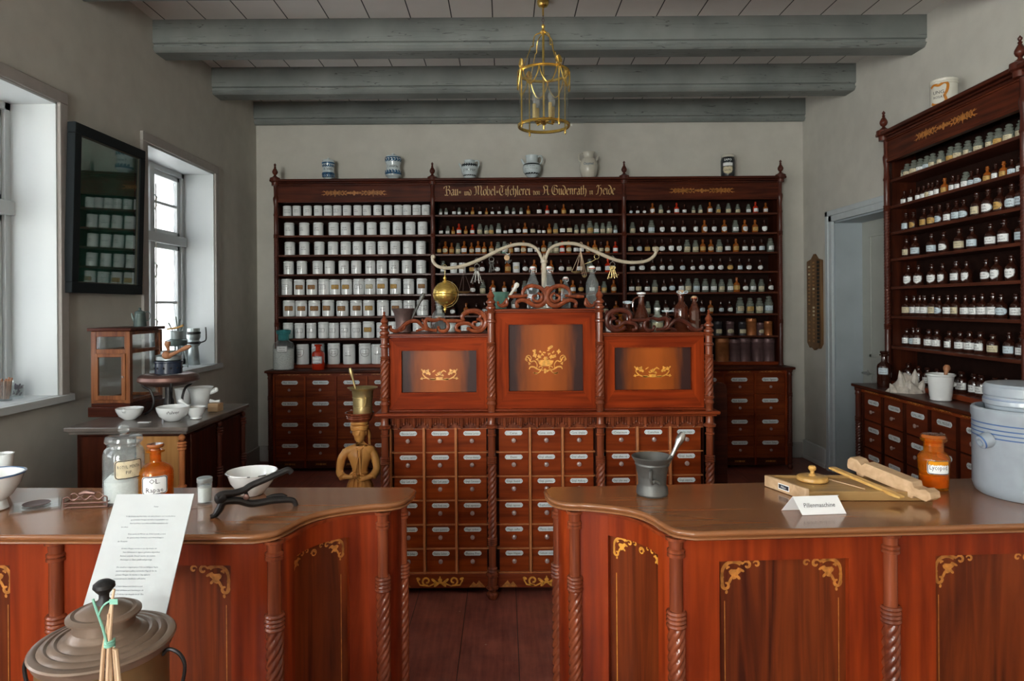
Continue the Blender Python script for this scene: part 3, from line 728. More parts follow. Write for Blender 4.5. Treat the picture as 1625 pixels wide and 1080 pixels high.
# ------------------------------------------------------------ the desk in the middle
def desk():
    S = 3.66
    root = thing('apothecary_desk', 'carved mahogany apothecary desk with inlaid panels and many drawers, in the middle', 'desk', (.228, S, 0))
    ox = .228
    xs = [-.656-ox, -.073-ox, .521-ox, 1.118-ox]; dep = .42
    tops = [1.445, 1.578, 1.445]
    c = MB(); c.box(xs[0], xs[3], .075, dep, .04, 1.0)
    c.box(xs[0], xs[0]+.02, .03, dep, .04, 1.0); c.box(xs[3]-.02, xs[3], .03, dep, .04, 1.0)
    c.build('carcass', M['mahog_darkz'], root, smooth=0)
    led = MB(); led.box(xs[0]-.05, xs[3]+.05, -.05, dep+.03, 1.0, 1.018); led.box(xs[0]-.035, xs[3]+.035, -.035, dep+.02, .988, 1.0)
    led.build('ledge', M['mahog_x'], root, bevel=.006)
    TXD = [['Baccae Lauri','Boletus igniarius','Boletus Laricis','Ceras','Cerat. citrin.','Cerat. simplex','Cetaceum','Conchae','Conchae praepar.'],
     ['Cornu cervi','Cornu cervi ustum','Crocus electus','Elemi','Empl. adhaesiv.','Empl. adhaesiv.','Empl. adhaes. rub.','Empl. ammoniac.','Empl. basilic.'],
     ['Empl. Canth. ordin.','Empl. Canth. perpet.','Empl. Cerussae','Empl. foetid.','Empl. gummos.','Empl. Hydrarg.','Empl. Lithar. simpl.','Empl. Meliloti','Empl. oxycroc.'],
     ['Empl. opiat.','Empl. Plumb. comp.','Empl. saponatum','Empl. saponat.','Euphorbium','Galbanum','Gutti','Kino','Lacca'],
     ['Lapis caust.','Lapis pumicis','Magn. carbon.','Magn. sulfur.','Manna electa','Mastix','Moschus','Myrrha','Olibanum'],
     ['Resina Jalap.','Resina Galban.','Resina Pini','Sapo Hispan.','Sebum ovile','Succinum','Sulfur','Talcum','Tragacantha']]
    for b in range(3):
        a, e = xs[b]+.030, xs[b+1]-.022; w = (e-a)/3
        for i in range(1, 3): MB().box(a+i*w-.007, a+i*w+.007, .028, .08, .118, .925).build('divider', M['divider'], root, bevel=.003)
        if b == 0: MB().box(a-.012, a-.002, .028, .08, .118, .925).build('divider', M['divider'], root, smooth=0)
        for r in range(7):
            z = .919-.1333*r; MB().box(a-.01, e+.01, .040, .08, z-.003, z+.003).build('drawer_rail', M['divider'], root, smooth=0)
        for i in range(3):
            for r in range(6):
                z = .919-.1333*(r+1)+.003
                add_drawer(root, a+i*w+.009, z, w-.018, .1273, .052, TXD[r][b*3+i], M['drawer'], kh=.50, ph=.20, pw=.60, pt=.155)
    # front uprights behind columns, plinth with inlay
    for x in xs: MB().box(x-.022, x+.022, .03, .08, .10, 1.0).build('upright', M['mahog_darkz'], root, smooth=0)
    pl = MB(); pl.box(xs[0], xs[3], .030, .08, .040, .116); po = pl.build('plinth', M['mahog_x'], root, bevel=.003)
    il = MB(); tri = MB(); f = lambda U, V: (U, .0292, V)
    for b in range(3):
        cx = (xs[b]+xs[b+1])/2
        for sg in (-1, 1):
            g = lambda U, V, sg=sg, cx=cx: f(cx+sg*U, V)
            ribbon(il, spiral(.075, .080, .026, .008, -PI*.6, PI*1.6), .010, g); ribbon(il, [(.03,.066),(.06,.052),(.11,.058),(.125,.085)], .008, g)
            blob(il, .03, .078, .018, .010, g, 0, .7, 2); blob(il, .12, .092, .012, .008, g, 0, .4)
            blob(il, .018, .062, .016, .010, g, 0, -.7, 2)
            tri.add([g(.16,.045), g(.185,.075), g(.20,.06), g(.215,.082), g(.25,.045)], [(0,1,2),(2,3,4),(0,2,4)])
        blob(il, cx, .085, .010, .018, f, 0, 0, 4)
    il.build('plinth_inlay', M['inlay'], po, smooth=0); tri.build('plinth_inlay', M['inlay_d'], po, smooth=0)
    # pendant fringe
    for b in range(3):
        a, e = xs[b]+.03, xs[b+1]-.03; fr = MB(); n = 6
        fr.box(xs[b]+.02, xs[b+1]-.02, .02, .08, .985, .995)
        for i in range(n):
            cx = a+(i+.5)*(e-a)/n
            for j, (dx, r, zb, zt) in enumerate(((-.034,.008,.945,.99),(-.020,.009,.940,.99),(-.003,.013,.928,.99),(.012,.009,.938,.99),(.026,.009,.945,.99),(.040,.006,.955,.99))):
                fr.lathe([(.002,zb-.006),(r*.9,zb),(r*.6,zb+.008),(r,zb+.016),(r,zt)], 10, (cx+dx, .012 if j == 2 else .022, 0))
        fr.box(xs[b]+.02, xs[b+1]-.02, .035, .08, .920, .985)
        fr.build('pendant_fringe', M['mahog_post'], root)
    # upper panels
    for b in range(3):
        a, e = xs[b]+.018, xs[b+1]-.018; zt = tops[b]; z0 = 1.018
        if b == 1: ia, ie, iz0, iz1 = a+.078, e-.070, 1.125, 1.492
        elif b == 0: ia, ie, iz0, iz1 = a+.070, e-.064, 1.122, 1.352
        else: ia, ie, iz0, iz1 = a+.068, e-.070, 1.128, 1.362
        fr = MB(); y = .022
        # bevelled mitred frame
        ou = [(a,z0),(e,z0),(e,zt-.02),(a,zt-.02)]; inn = [(ia,iz0),(ie,iz0),(ie,iz1),(ia,iz1)]
        for k in range(4):
            p, q = ou[k], ou[(k+1) % 4]; r_, s_ = inn[(k+1) % 4], inn[k]
            fr.add([(p[0],y,p[1]),(q[0],y,q[1]),(r_[0],y,r_[1]),(s_[0],y,s_[1]),(r_[0],y+.02,r_[1]),(s_[0],y+.02,s_[1])],
                   [(0,1,2,3),(3,2,4,5)], 0 if k % 2 == 0 else 1)
        bd = .004
        for (p, q, r_, s_) in ((ia-bd, ie+bd, iz0-bd, iz0), (ia-bd, ie+bd, iz1, iz1+bd), (ia-bd, ia, iz0, iz1), (ie, ie+bd, iz0, iz1)):
            fr.box(p, q, y-.003, y+.01, r_, s_, 1)
        fr.build('panel_frame', [M['fr_x'], M['fr_z']], root, smooth=0)
        bx = MB(); bx.box(a, e, .05, dep-.02, z0, zt-.02); bx.build('panel_back', M['mahog_darkz'], root, smooth=0)
        cx = (ia+ie)/2; pm = MB(); pm.box(ia-cx, ie-cx, -.004, .004, iz0, iz1)
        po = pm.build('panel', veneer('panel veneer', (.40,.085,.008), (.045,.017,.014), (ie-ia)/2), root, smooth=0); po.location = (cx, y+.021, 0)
        il = MB(); f = lambda U, V: (U, -.0049, V); cz = lerp(iz0, iz1, .40 if b != 1 else .44)
        if b != 1:
            for sg in (-1, 1):
                g = lambda U, V, sg=sg: f(sg*U, cz+V)
                blob(il, .085, .022, .012, .009, g, 0, .5, 4); blob(il, .064, .026, .009, .008, g, 0, 0, 3); blob(il, .055, .010, .009, .007, g, 0, 1)
                blob(il, .068, .012, .006, .007, g, 0, 0); blob(il, .030, .024, .009, .004, g, 0, -.6, 2); blob(il, .096, .030, .007, .004, g, 0, .9)
                ribbon(il, smooth_path([(.02,-.022),(.045,-.022),(.07,-.014),(.085,-.002),(.094,.012)], 4), taper(17, .007), g)
                blob(il, .036, -.021, .018, .006, g, 0, .1); ribbon(il, [(.075,-.014),(.09,-.016),(.1,-.010)], .005, g); blob(il, .097, -.018, .007, .005, g, 0, 0, 3)
                blob(il, .016, .002, .007, .004, g, 0, .7)
            il.add([f(-.022,cz-.026), f(.022,cz-.026), f(.018,cz-.016), f(.022,cz-.010), f(-.022,cz-.010), f(-.018,cz-.016)], [(0,1,2,3,4,5)])
            blob(il, 0, cz+.010, .013, .010, f, 0, .3, 5); blob(il, .016, cz+.022, .010, .005, f, 0, .5, 2); blob(il, .020, cz-.001, .005, .005, f, 0, 0)
        else:
            il.add([f(-.045,cz+.005),f(-.035,cz-.016),f(-.015,cz-.026),f(.015,cz-.026),f(.035,cz-.016),f(.045,cz+.005),f(.02,cz+.010),f(-.02,cz+.010)], [tuple(range(8))])
            for (u_, v_, r_, p_) in ((-.060,.035,.013,4),(-.062,.058,.011,3),(-.035,.028,.012,5),(0,.018,.013,6),(.032,.026,.013,5),(.018,.042,.008,3),(-.018,.038,.008,3),(.050,.030,.010,4),
                                     (.026,.078,.013,2),(-.03,.055,.007,3),(-.008,.05,.007,2),(.042,.052,.007,2),(.072,.055,.012,4),(.015,.062,.006,2),(-.046,.012,.008,3)):
                blob(il, u_, cz+v_, r_, r_*.8, f, 0, u_*20, p_)
            for sg in (-1, 1):
                g = lambda U, V, sg=sg: f(sg*U, cz+V)
                ribbon(il, smooth_path([(.012,-.048),(.04,-.044),(.065,-.030),(.060,-.008),(.045,-.012)][:3]+[(.085,-.030),(.092,-.042)], 5), taper(21, .009), g)
                ribbon(il, smooth_path([(.05,-.036),(.048,-.015),(.062,.004),(.082,.000),(.092,.018),(.104,.026),(.112,.012),(.100,.002)], 5), taper(36, .0075), g)
                ribbon(il, spiral(.085+.012, .020, .018, .010, PI*1.2, -PI*.4), .004, g)
                ribbon(il, [(.022,-.040),(.035,-.058),(.05,-.066),(.07,-.060)], .005, g); blob(il, .056, -.064, .011, .005, g, 0, .3, 3); blob(il, .090, -.010, .008, .006, g, 0, 1, 3)
                ribbon(il, spiral(.026, -.035, .012, .005, 0, PI*1.5), .005, g)
            blob(il, 0, cz-.052, .012, .012, f, 0, 0, 3)
        il.build('panel_inlay', M['inlay'], po, smooth=0)
        cn = MB(); cn.box(a-.004, e+.004, -.008, dep, zt-.010, zt); cn.box(a-.002, e+.002, .004, dep-.01, zt-.021, zt-.010); cn.build('cornice', M['mahog_x'], root, bevel=.003)
        lo = MB(); lo.box(a, e, .0, .03, 1.018, 1.030); lo.build('moulding', M['mahog_x'], root, bevel=.004)
    # columns
    for i, x in enumerate(xs):
        r = .0215; cc = (x, -.012, 0); p = MB()
        p.lathe([(.022,0),(.034,.018),(.034,.03),(.022,.042),(.024,.052),(.036,.058),(.036,.066),(.026,.072),(.027,.120),(.036,.126),(.036,.136),(.024,.142),(.026,.150),(.020,.158),(.027,.162),(.027,.168),(.020,.174)], 20, cc)
        p.lathe([(r*.92,.174),(r*.92,.292)], 16, cc); rings(p, r, .292, .335, 4, cc, bulge=1.3)
        twist_col(p, r*1.02, .335, .735, cc, pitch=.031, lobes=5, seg=40, dz=.005, amp=.15)
        rings(p, r, .735, .775, 4, cc, bulge=1.3)
        p.lathe([(r*.92,.775),(r*.92,.885),(r*1.15,.888),(r*1.15,.897),(r*.92,.900),(r*.92,.925),(r*1.5,.932),(r*1.6,.944),(r*1.1,.95),(r,.955),(r,.99)], 16, cc)
        p.build('column', M['mahog_post'], root)
        q = MB(); cc = (x, -.006, 0); zt = 1.578 if i in (1, 2) else 1.445; r = .0205
        q.lathe([(r,1.018),(r,1.05),(r*1.35,1.062),(r*1.0,1.078),(r*1.3,1.088),(r*1.3,1.096),(r,1.10)], 16, cc)
        z2 = zt-.20 if i in (1,2) else zt-.14
        twist_col(q, r*1.02, 1.10, z2, cc, pitch=.031, lobes=5, seg=40, dz=.005, amp=.15)
        rings(q, r, z2, z2+.02, 2, cc); q.lathe([(r*.95,z2+.02),(r*.95,zt-.075),(r*1.3,zt-.07),(r*1.3,zt-.06),(r*.95,zt-.055),(r*.95,zt-.02)], 16, cc)
        q.lathe([(r*k, zt-.02+.145*t) for k, t in ((1.2,0),(1.35,.06),(.95,.10),(1.35,.17),(1.35,.22),(.9,.28),(.85,.32),(1.3,.38),(1.3,.43),(.8,.50),(.7,.53),(1.05,.62),(.95,.68),(.55,.76),(.3,.82),(.5,.85),(.2,.89),(.36,.94),(.3,.97),(.05,1))], 16, cc)
        q.build('column', M['mahog_post'], root)
    # carved cresting
    def crest(paths, y=.02):
        mb = MB()
        for pts, r in paths:
            sp = smooth_path([tuple(p) for p in pts], 5)
            w = []
            for (px, py) in sp:
                q = P(px, py, S+y); w.append((q.x-ox, y, q.z))
            n = len(w); rr = [r*(.55+.45*math.sin(PI*min(1, .12+i/(n-1)*.88))) for i in range(n)]
            mb.tube(w, rr, 8)
            mb.ball(w[0], r*.9, 8); mb.ball(w[-1], r*.8, 8)
        return mb
    zA = lambda pts: [(600+x/5.686, 370+y/5.686) for x, y in pts]
    L = [(zA([(110,845),(118,870),(160,882),(205,860),(245,820),(300,792),(355,795),(395,830),(430,865),(520,878)]), .012),
         (zA([(205,880),(240,850),(215,835)]), .007), (zA([(350,880),(395,865),(440,860)]), .008),
         (zA([(555,772),(505,785),(450,775),(425,800),(432,840),(465,868),(520,872)]), .012),
         (zA([(400,780),(415,800),(440,830)]), .008),
         (zA([(545,850),(560,878),(600,882),(630,855),(628,815),(600,780),(560,775)]), .011),
         (zA([(600,790),(680,790),(770,790)]), .011),
         (zA([(735,880),(705,865),(715,830),(760,812),(820,815),(870,850),(920,880)]), .011),
         (zA([(765,780),(762,745),(800,710),(860,700),(920,712),(962,750),(975,800),(955,850),(915,880),(860,880),(815,860)]), .015),
         (zA([(900,775),(935,790),(935,835),(900,855),(862,840),(858,805),(885,800)]), .010),
         (zA([(905,715),(930,740),(910,770)]), .012), (zA([(955,730),(975,710),(985,740)]), .008)]
    mb = crest(L); mb.build('cresting', M['mahog_post'], root)
    axis = P(867, 500, S).x
    def mir(paths):
        k = 867*2
        return [([(k-x, y-1.4 if True else y) for x, y in pts], r) for pts, r in paths]
    mb = crest(mir(L)); mb.build('cresting', M['mahog_postd'], root)
    zC = lambda pts: [(680+x/6.75, 380+y/6.75) for x, y in pts]
    C = [(zC([(950,712),(945,675),(985,648),(1040,652),(1090,680),(1150,708),(1205,700),(1245,665),(1258,610),(1232,545),(1180,508),(1110,495),(1050,510),(1012,555),(1015,600),(1045,600)]), .0135),
         (zC([(1180,575),(1212,600),(1208,640),(1170,662),(1128,645),(1122,610),(1150,598)]), .010),
         (zC([(1050,650),(1080,640),(1085,665)]), .008),
         (zC([(870,610),(940,608),(1010,605)]), .010), (zC([(825,655),(800,690),(760,705)]), .008),
         (zC([(835,640),(840,690),(800,712),(755,700),(745,672)]), .010)]
    Cm = [([(867*2-x, y) for x, y in pts], r) for pts, r in C]
    top = [(zC([(1232,580),(1250,545),(1275,520),(1300,545),(1290,570)]), .012), ([(867,470),(867,462),(862,458)], .010), ([(867,470),(867,462),(872,458)], .010)]
    mb = crest(C+Cm+top); mb.build('cresting', M['mahog_post'], root)
    return root
M['fr_x'] = wood('frame rail mahogany', (.15,.017,.004), (.33,.042,.007), 'x', rough=.5, coat=0, spec=.05)
M['fr_z'] = wood('frame stile mahogany', (.16,.018,.004), (.37,.048,.007), 'z', rough=.5, coat=0, spec=.05)
desk()

# ------------------------------------------------------------ the two serpentine counters
def counter(side):
    c0 = -.09; slope = .05 if side > 0 else .020
    def T(lx, y, z): return (c0+side*lx, y+slope*(lx-.57)*(1 if lx > .2 else 1), z)
    lab = ('mahogany shop counter with bronze mortar on it and curved end, right of the gap' if side > 0 else
           'mahogany shop counter with papers and jars on it and curved end, left of the gap')
    root = thing('shop_counter', lab, 'counter', T(.9, 2.15, 0))
    R = Vector(root.location)
    F = lambda lx, y, z: tuple(Vector(T(lx, y, z))-R)
    xe = 2.35 if side > 0 else 2.40
    base = [(.245,2.395),(.228,2.375),(.228,2.33),(.245,2.25),(.29,2.207),(.36,2.19),(.44,2.155),(.50,2.11),(.535,2.05),(.553,1.985),(.577,1.93),(.63,1.90)]
    crv = smooth_path(base, 5)
    path = crv+[(.8,1.90),(1.2,1.90),(1.7,1.90),(xe,1.90)]
    def off(path, d):
        out = []
        for i, p in enumerate(path):
            a = path[max(i-1, 0)]; b = path[min(i+1, len(path)-1)]
            dx, dy = b[0]-a[0], b[1]-a[1]; l = math.hypot(dx, dy)
            out.append((p[0]-dy/l*d, p[1]+dx/l*d))
        return out
    top = MB(); nP = len(path)
    prof = [(.024, .921), (.005, .9225), (.001, .926), (.003, .930), (.009, .932), (.002, .9345), (-.002, .940), (-.001, .945), (.003, .949), (.008, .950)]
    vs_ = []
    for d, z in prof:
        vs_ += [F(x, y, z) for x, y in off(path, d)]
    fs = []
    for j in range(len(prof)-1):
        for i in range(nP-1):
            a = j*nP+i; fs.append((a, a+1, a+nP+1, a+nP))
    top.add(vs_, fs)
    # flat top and underside, quads to the rear edge
    o1 = off(path, .006); 
    rear = []
    acc = 0
    for i, p in enumerate(o1):
        rear.append((max(p[0], .25) if i > 3 else .25, 2.40))
    for z, dd in ((.950, .008), (.921, .024)):
        oo = off(path, dd)
        vv = [F(x, y, z) for x, y in oo]+[F(x, y, z) for x, y in rear]
        top.add(vv, [(i, i+1, nP+i+1, nP+i) for i in range(nP-1)])
    top.add([F(.25,2.40,.921), F(xe,2.40,.921), F(xe,2.40,.95), F(.25,2.40,.95)], [(0,1,2,3)])
    top.add([F(xe,1.93,.921), F(xe,2.40,.921), F(xe,2.40,.95), F(xe,1.905,.95)], [(0,1,2,3)])
    top.build('counter_top', M['top_wood'], root, smooth=50)
    # body
    bp = smooth_path([(.295,2.385),(.292,2.33),(.303,2.27),(.335,2.245),(.38,2.235),(.44,2.208),(.505,2.155),(.550,2.085),(.570,2.02),(.585,1.985),(.62,1.972)], 5)
    body = bp+[(.9,1.972),(1.4,1.972),(1.9,1.972),(xe-.03,1.972)]
    bm = MB(); nb = len(body)
    bm.add([F(x, y, z) for z in (.02, .925) for x, y in body], [(i, i+1, nb+i+1, nb+i) for i in range(nb-1)])
    bm.add([F(body[-1][0], 1.972, .02), F(body[-1][0], 2.37, .02), F(body[-1][0], 2.37, .925), F(body[-1][0], 1.972, .925)], [(0,1,2,3)])
    bm.add([F(body[-1][0], 2.37, .02), F(.295, 2.385, .02), F(.295, 2.385, .925), F(body[-1][0], 2.37, .925)], [(0,1,2,3)])
    bm.build('carcass', M['flame'], root, smooth=40)
    # arc-length parametrisation of the body path
    sl = [0]
    for i in range(1, nb): sl.append(sl[-1]+math.hypot(body[i][0]-body[i-1][0], body[i][1]-body[i-1][1]))
    def at(s, d=0):
        s = max(0, min(s, sl[-1]-1e-6)); i = 0
        while sl[i+1] < s: i += 1
        t = (s-sl[i])/(sl[i+1]-sl[i]); x = lerp(body[i][0], body[i+1][0], t); y = lerp(body[i][1], body[i+1][1], t)
        a = body[max(i-1,0)]; b = body[min(i+2, nb-1)]; dx, dy = b[0]-a[0], b[1]-a[1]; l = math.hypot(dx, dy)
        return (x+dy/l*d, y-dx/l*d)
    def s_of(lx):
        for i in range(nb-1):
            if i > 10 and body[i][0] <= lx <= body[i+1][0]: return lerp(sl[i], sl[i+1], (lx-body[i][0])/(body[i+1][0]-body[i][0]))
        return sl[-1]
    def slab(mb, s0, s1, z0, z1, d0, d1, m=0):
        n = max(2, int((s1-s0)/.015)) if s0 < s_of(.66) else 2
        ss = [lerp(s0, s1, i/n) for i in range(n+1)]
        v = []
        for s in ss:
            p = at(s, d1); q = at(s, d0)
            v += [F(*p, z0), F(*p, z1), F(*q, z1), F(*q, z0)]
        f = []
        for i in range(n):
            a = 4*i
            f += [(a, a+1, a+5, a+4), (a+1, a+2, a+6, a+5), (a+3, a, a+4, a+7)]
        f += [(0,3,2,1), (4*n, 4*n+1, 4*n+2, 4*n+3)]
        mb.add(v, f, m)
    # openings: (s0,s1) for each panel
    op = [(s_of(.435), s_of(.5695))]
    if s_of(.5695) >= sl[-1]: pass
    x = .715
    while x < xe-.4: op.append((s_of(x), s_of(x+.39))); x += .655
    fr = MB(); cur = 0
    for (a, b) in op+[(sl[-1], sl[-1])]:
        slab(fr, cur, a, .03, .921, 0, .022, 0)
        if b > a:
            slab(fr, a, b, .845, .921, 0, .022, 0); slab(fr, a, b, .03, .14, 0, .022, 0)
        cur = b
    fr.build('front_frame', M['front_wood'], root, smooth=40)
    cv = MB(); slab(cv, 0, sl[-1], .912, .9225, 0, .034); slab(cv, 0, sl[-1], .015, .06, 0, .03); cv.build('moulding', M['mahog_x'], root, smooth=40)
    for k, (a, b) in enumerate(op):
        il = MB()
        f = lambda u, v: F(*at(u, .0012), v)
        s = .115 if k else .085
        corner_inlay(il, f, a+.012, .838, s, 1); corner_inlay(il, f, b-.012, .838, s, -1)
        if k == 0:
            m_ = (a+b)/2; ribbon(il, spiral(m_, .815, .012, .005, 0, PI*3), .004, f)
        ribbon(il, [(a+.03,.16),(a+.03,.70),(lerp(a,b,.3),.775),(m_ if k == 0 else (a+b)/2,.80),(lerp(a,b,.7),.775),(b-.03,.70),(b-.03,.16)] if False else [(a+.022,.16),(a+.022,.72)], .0022, f)
        ribbon(il, [(b-.022,.16),(b-.022,.72)], .0022, f)
        il.build('corner_inlay', M['inlay'] if (side > 0 and k == 0) else M['inlay_d'], root, smooth=0)
    def post(lx, y, r, name='column'):
        p = MB(); cc = F(lx, y, 0)
        p.lathe([(r*.8,0),(r*1.3,.02),(r*1.3,.04),(r*.9,.06),(r,.07),(r,.18)], 18, cc)
        rings(p, r, .18, .22, 3, cc); twist_col(p, r, .22, .655, cc, pitch=.030, lobes=6, seg=48, dz=.007, amp=.13, sign=1)
        rings(p, r*1.12, .655, .705, 4, cc, bulge=1.15)
        p.lathe([(r*.84,.705),(r*.82,.860),(r*1.12,.863),(r*1.12,.870),(r*.95,.873),(r*1.12,.876),(r*1.12,.883),(r*.88,.887),(r*.92,.908),(r*1.3,.912),(r*1.35,.921)], 18, cc)
        p.build(name, M['mahog_post'], root)
    post(.588, 1.955, .0235)
    x = 1.228
    while x < xe-.05: post(x, 1.945, .0235); x += .655
    post(.318, 2.222, .021); post(.272, 2.335, .021)
    return root
counter(-1); counter(1)
# ------------------------------------------------------------ jars and bottles on the shelves
def wrap_f(r, z0=0, out=.0006):
    """map flat (u,v) on to the front (-y) of a cylinder of radius r"""
    return lambda u, v: ((r+out)*math.sin(u/r), -(r+out)*math.cos(u/r), z0+v)
def shape2d(kind, w, h, n=16):
    if kind == 'oval': return [(w/2*(abs(math.cos(t))**.75)*(1 if math.cos(t) > 0 else -1), h/2*math.sin(t)) for t in [2*PI*i/n for i in range(n)]]
    if kind == 'shield': return [(-w*.46,h*.42),(-w*.2,h*.5),(0,h*.44),(w*.2,h*.5),(w*.46,h*.42),(w*.5,h*.05),(w*.40,-h*.28),(w*.18,-h*.42),(0,-h*.5),(-w*.18,-h*.42),(-w*.40,-h*.28),(-w*.5,h*.05)][::-1]
    c = min(w, h)*.16; o = []
    for sx, sy, a in ((1,1,0),(-1,1,PI/2),(-1,-1,PI),(1,-1,1.5*PI)):
        for k in range(3):
            t = a+k*PI/4; o.append((sx*(w/2-c)+c*math.cos(t), sy*(h/2-c)+c*math.sin(t)))
    return o
def label_mesh(mb, kind, w, h, f0, r, z, lines, border=True, m_l=0, m_i=1, m_b=1, th=.17, fill=True):
    o0 = shape2d(kind, w, h); o = []
    for i, (x, y) in enumerate(o0):
        x2, y2 = o0[(i+1) % len(o0)]; k_ = max(1, int(math.hypot(x2-x, y2-y)/(r*.28)))
        for q in range(k_): o.append((lerp(x, x2, q/k_), lerp(y, y2, q/k_)))
    f = wrap_f(r, z, .0006); g = wrap_f(r, z, .0011); n = len(o)
    if fill:
        ks = [0, .25, .5, .75, 1]; vs_ = [f(0, 0)]
        for k in ks[1:]: vs_ += [f(x*k, y*k) for x, y in o]
        fs = [(0, i+1, (i+1) % n+1) for i in range(n)]
        for j in range(3):
            a = 1+j*n; fs += [(a+i, a+n+i, a+n+(i+1) % n, a+(i+1) % n) for i in range(n)]
        mb.add(vs_, fs, m_l)
    if border:
        q = .93 if fill else 1; ribbon(mb, [(x*q, y*q) for x, y in o+[o[0]]], w*.035, g, m_b)
    L = len(lines)
    for i, s in enumerate(lines):
        if s: put_text(mb, s, h*th, g, 0, ((L-1)/2-i)*h*th*1.75, wmax=w*.78, m=m_i, res=1)
JW = [('RAD.','IPECAC.'),('PULV.','DOVERI'),('UNGT.','ZINCI'),('EXTR.','ALOES'),('CALC.','CARB.'),('KAL.','NITR.'),('NATR.','BICARB.'),('FOL.','SENNAE'),
      ('AMYLUM',''),('ACID.','TARTAR.'),('SACCH.','LACTIS'),('CERA','FLAVA'),('ADEPS','SUILLUS'),('PULV.','GUMMOS.'),('TALCUM',''),('BOLUS','ALBA')]
_jc = {}
def jar_proto(r, h, style, word):
    """porcelain jar > body, lid, label"""
    kb = ('b', r, h); 
    if kb not in _jc:
        mb = MB(); hb = h*.86
        mb.lathe([(r*.9,0),(r*.98,.004),(r*.99,hb*.5),(r*.99,hb-.008),(r*.95,hb-.002),(r*.93,hb)], 22)
        o = mb.build('body', M['porc']); md = o.data; bpy.data.objects.remove(o)
        mb = MB(); mb.lathe([(r*.93,hb),(r*1.03,hb+.002),(r*1.03,hb+.008),(r*.97,hb+.011),(r*.97,h-.006),(r*.90,h-.001),(r*.3,h),(.0005,h)], 22)
        o = mb.build('lid', M['porc']); ml = o.data; bpy.data.objects.remove(o)
        _jc[kb] = (md, ml)
    kl = ('l', r, h, style, word)
    if kl not in _jc:
        mb = MB(); w, hh = r*1.35, r*.95; z = h*.50; lines = [x for x in word if x]
        if style == 'plain': label_mesh(mb, 'rect', w, hh, None, r, z, lines, border=False, fill=False, th=.24)
        elif style == 'line': label_mesh(mb, 'rect', w, hh*.8, None, r, z, lines, border=True, fill=False, th=.22)
        elif style == 'shield': label_mesh(mb, 'shield', w*1.1, r*1.3, None, r, z+.01, lines, border=True, fill=False, th=.14)
        else: label_mesh(mb, 'rect', w*1.05, hh*.85, None, r, z, lines, th=.2)
        lm = {'brown': M['lab_brown'], 'ochre': M['lab_ochre'], 'tan': M['lab_cream']}.get(style, M['lab_white'])
        o = mb.build('label', [lm, M['ink']], smooth=0); _jc[kl] = o.data; bpy.data.objects.remove(o)
    return _jc[kb], _jc[kl]
def mesh_obj(name, me, parent):
    o = bpy.data.objects.new(name, me); COL.objects.link(o); o.parent = parent; return o
STY = {'plain': 'with plain black writing', 'line': 'with an outlined label', 'shield': 'with an outlined shield', 'brown': 'with a brown label', 'ochre': 'with an ochre label', 'tan': 'with a cream label'}
def put_jar(pos, r, h, style, word, label, group, rz=0):
    (md, ml), lb = jar_proto(r, h, style, word)
    t = thing('porcelain_jar', label, 'jar', pos, rz, group)
    mesh_obj('body', md, t); mesh_obj('lid', ml, t); mesh_obj('label', lb, t)
    return t
def px2X(px, y, D): return P(px, y, D).x
YJ = 6.77
rows = [  # (zoomed x list, scale, origin, r, h, styles)
 ([255,337,428,520,604,684,767,858,937,1028,1117,1205,1280,1362,1440], .043, .113, 'Lpppllppppppplp'),
 ([271,400,520,651,754,868,977,1090,1199,1308,1413], .051, .136, 'p'*11),
 ([275,400,528,645,754,857,966,1070,1177,1286,1397], .052, .137, 'p'*11),
 ([265,378,513,615,735,843,963,1060,1165,1276,1398], .052, .137, 'p'*11),
 ([248,355,462,565,660,760,863,960,1063,1177,1290,1403], .057, .160, 'lbblooltoolb'),
 ([265,370,482,600,722,840,948,1068,1185,1293,1408], .061, .160, 'bbbbbbopbll'),
 ([256,355,455,558,648,745,838,945,1055,1155,1260,1365,1440], .0515, .158, 'llllllloplllll'),
 ([385,515,650,780,915,1025,1140,1260,1380], .064, .205, 'ssspspsps')]
SM = {'L': 'line', 'l': 'line', 'p': 'plain', 'b': 'brown', 'o': 'ochre', 't': 'tan', 's': 'shield'}
ROWN = ['topmost', 'second', 'third', 'fourth', 'fifth', 'sixth', 'seventh', 'lowest']
for i, (xs_, r, h, st) in enumerate(rows):
    for j, zx in enumerate(xs_):
        px = 410+zx/5.4; s = SM[st[j]]
        hh = h*(1+random.uniform(-.03, .03)) if i > 3 else h
        hh = round(hh/.004)*.004
        rr = round(r*(1+(random.uniform(-.04, .03) if i > 3 else 0))/.001)*.001
        if i == 6 and j == 7: rr, hh = .060, .168
        put_jar((px2X(px, 450, YJ), YJ-.01 if i < 7 else YJ-.03, SHZ[i]), rr, hh, s, random.choice(JW),
                'white porcelain jar %s, %s from left on the %s shelf, left bay' % (STY[s], ORD[j+1], ROWN[i]), 'porcelain jars in the left bay', random.uniform(-.35, .3))

GL = {'brown': 'g_brown', 'amber': 'g_amber', 'clear': 'g_clear_s', 'red': 'g_red', 'yellow': 'g_amber', 'tin': 'g_darkt', 'copper': 'g_orange', 'mauve': 'g_mauve', 'turq': 'g_turq'}
LB = {'white': 'lab_white', 'cream': 'lab_cream', 'ochre': 'lab_ochre', 'blue': 'lab_blue'}
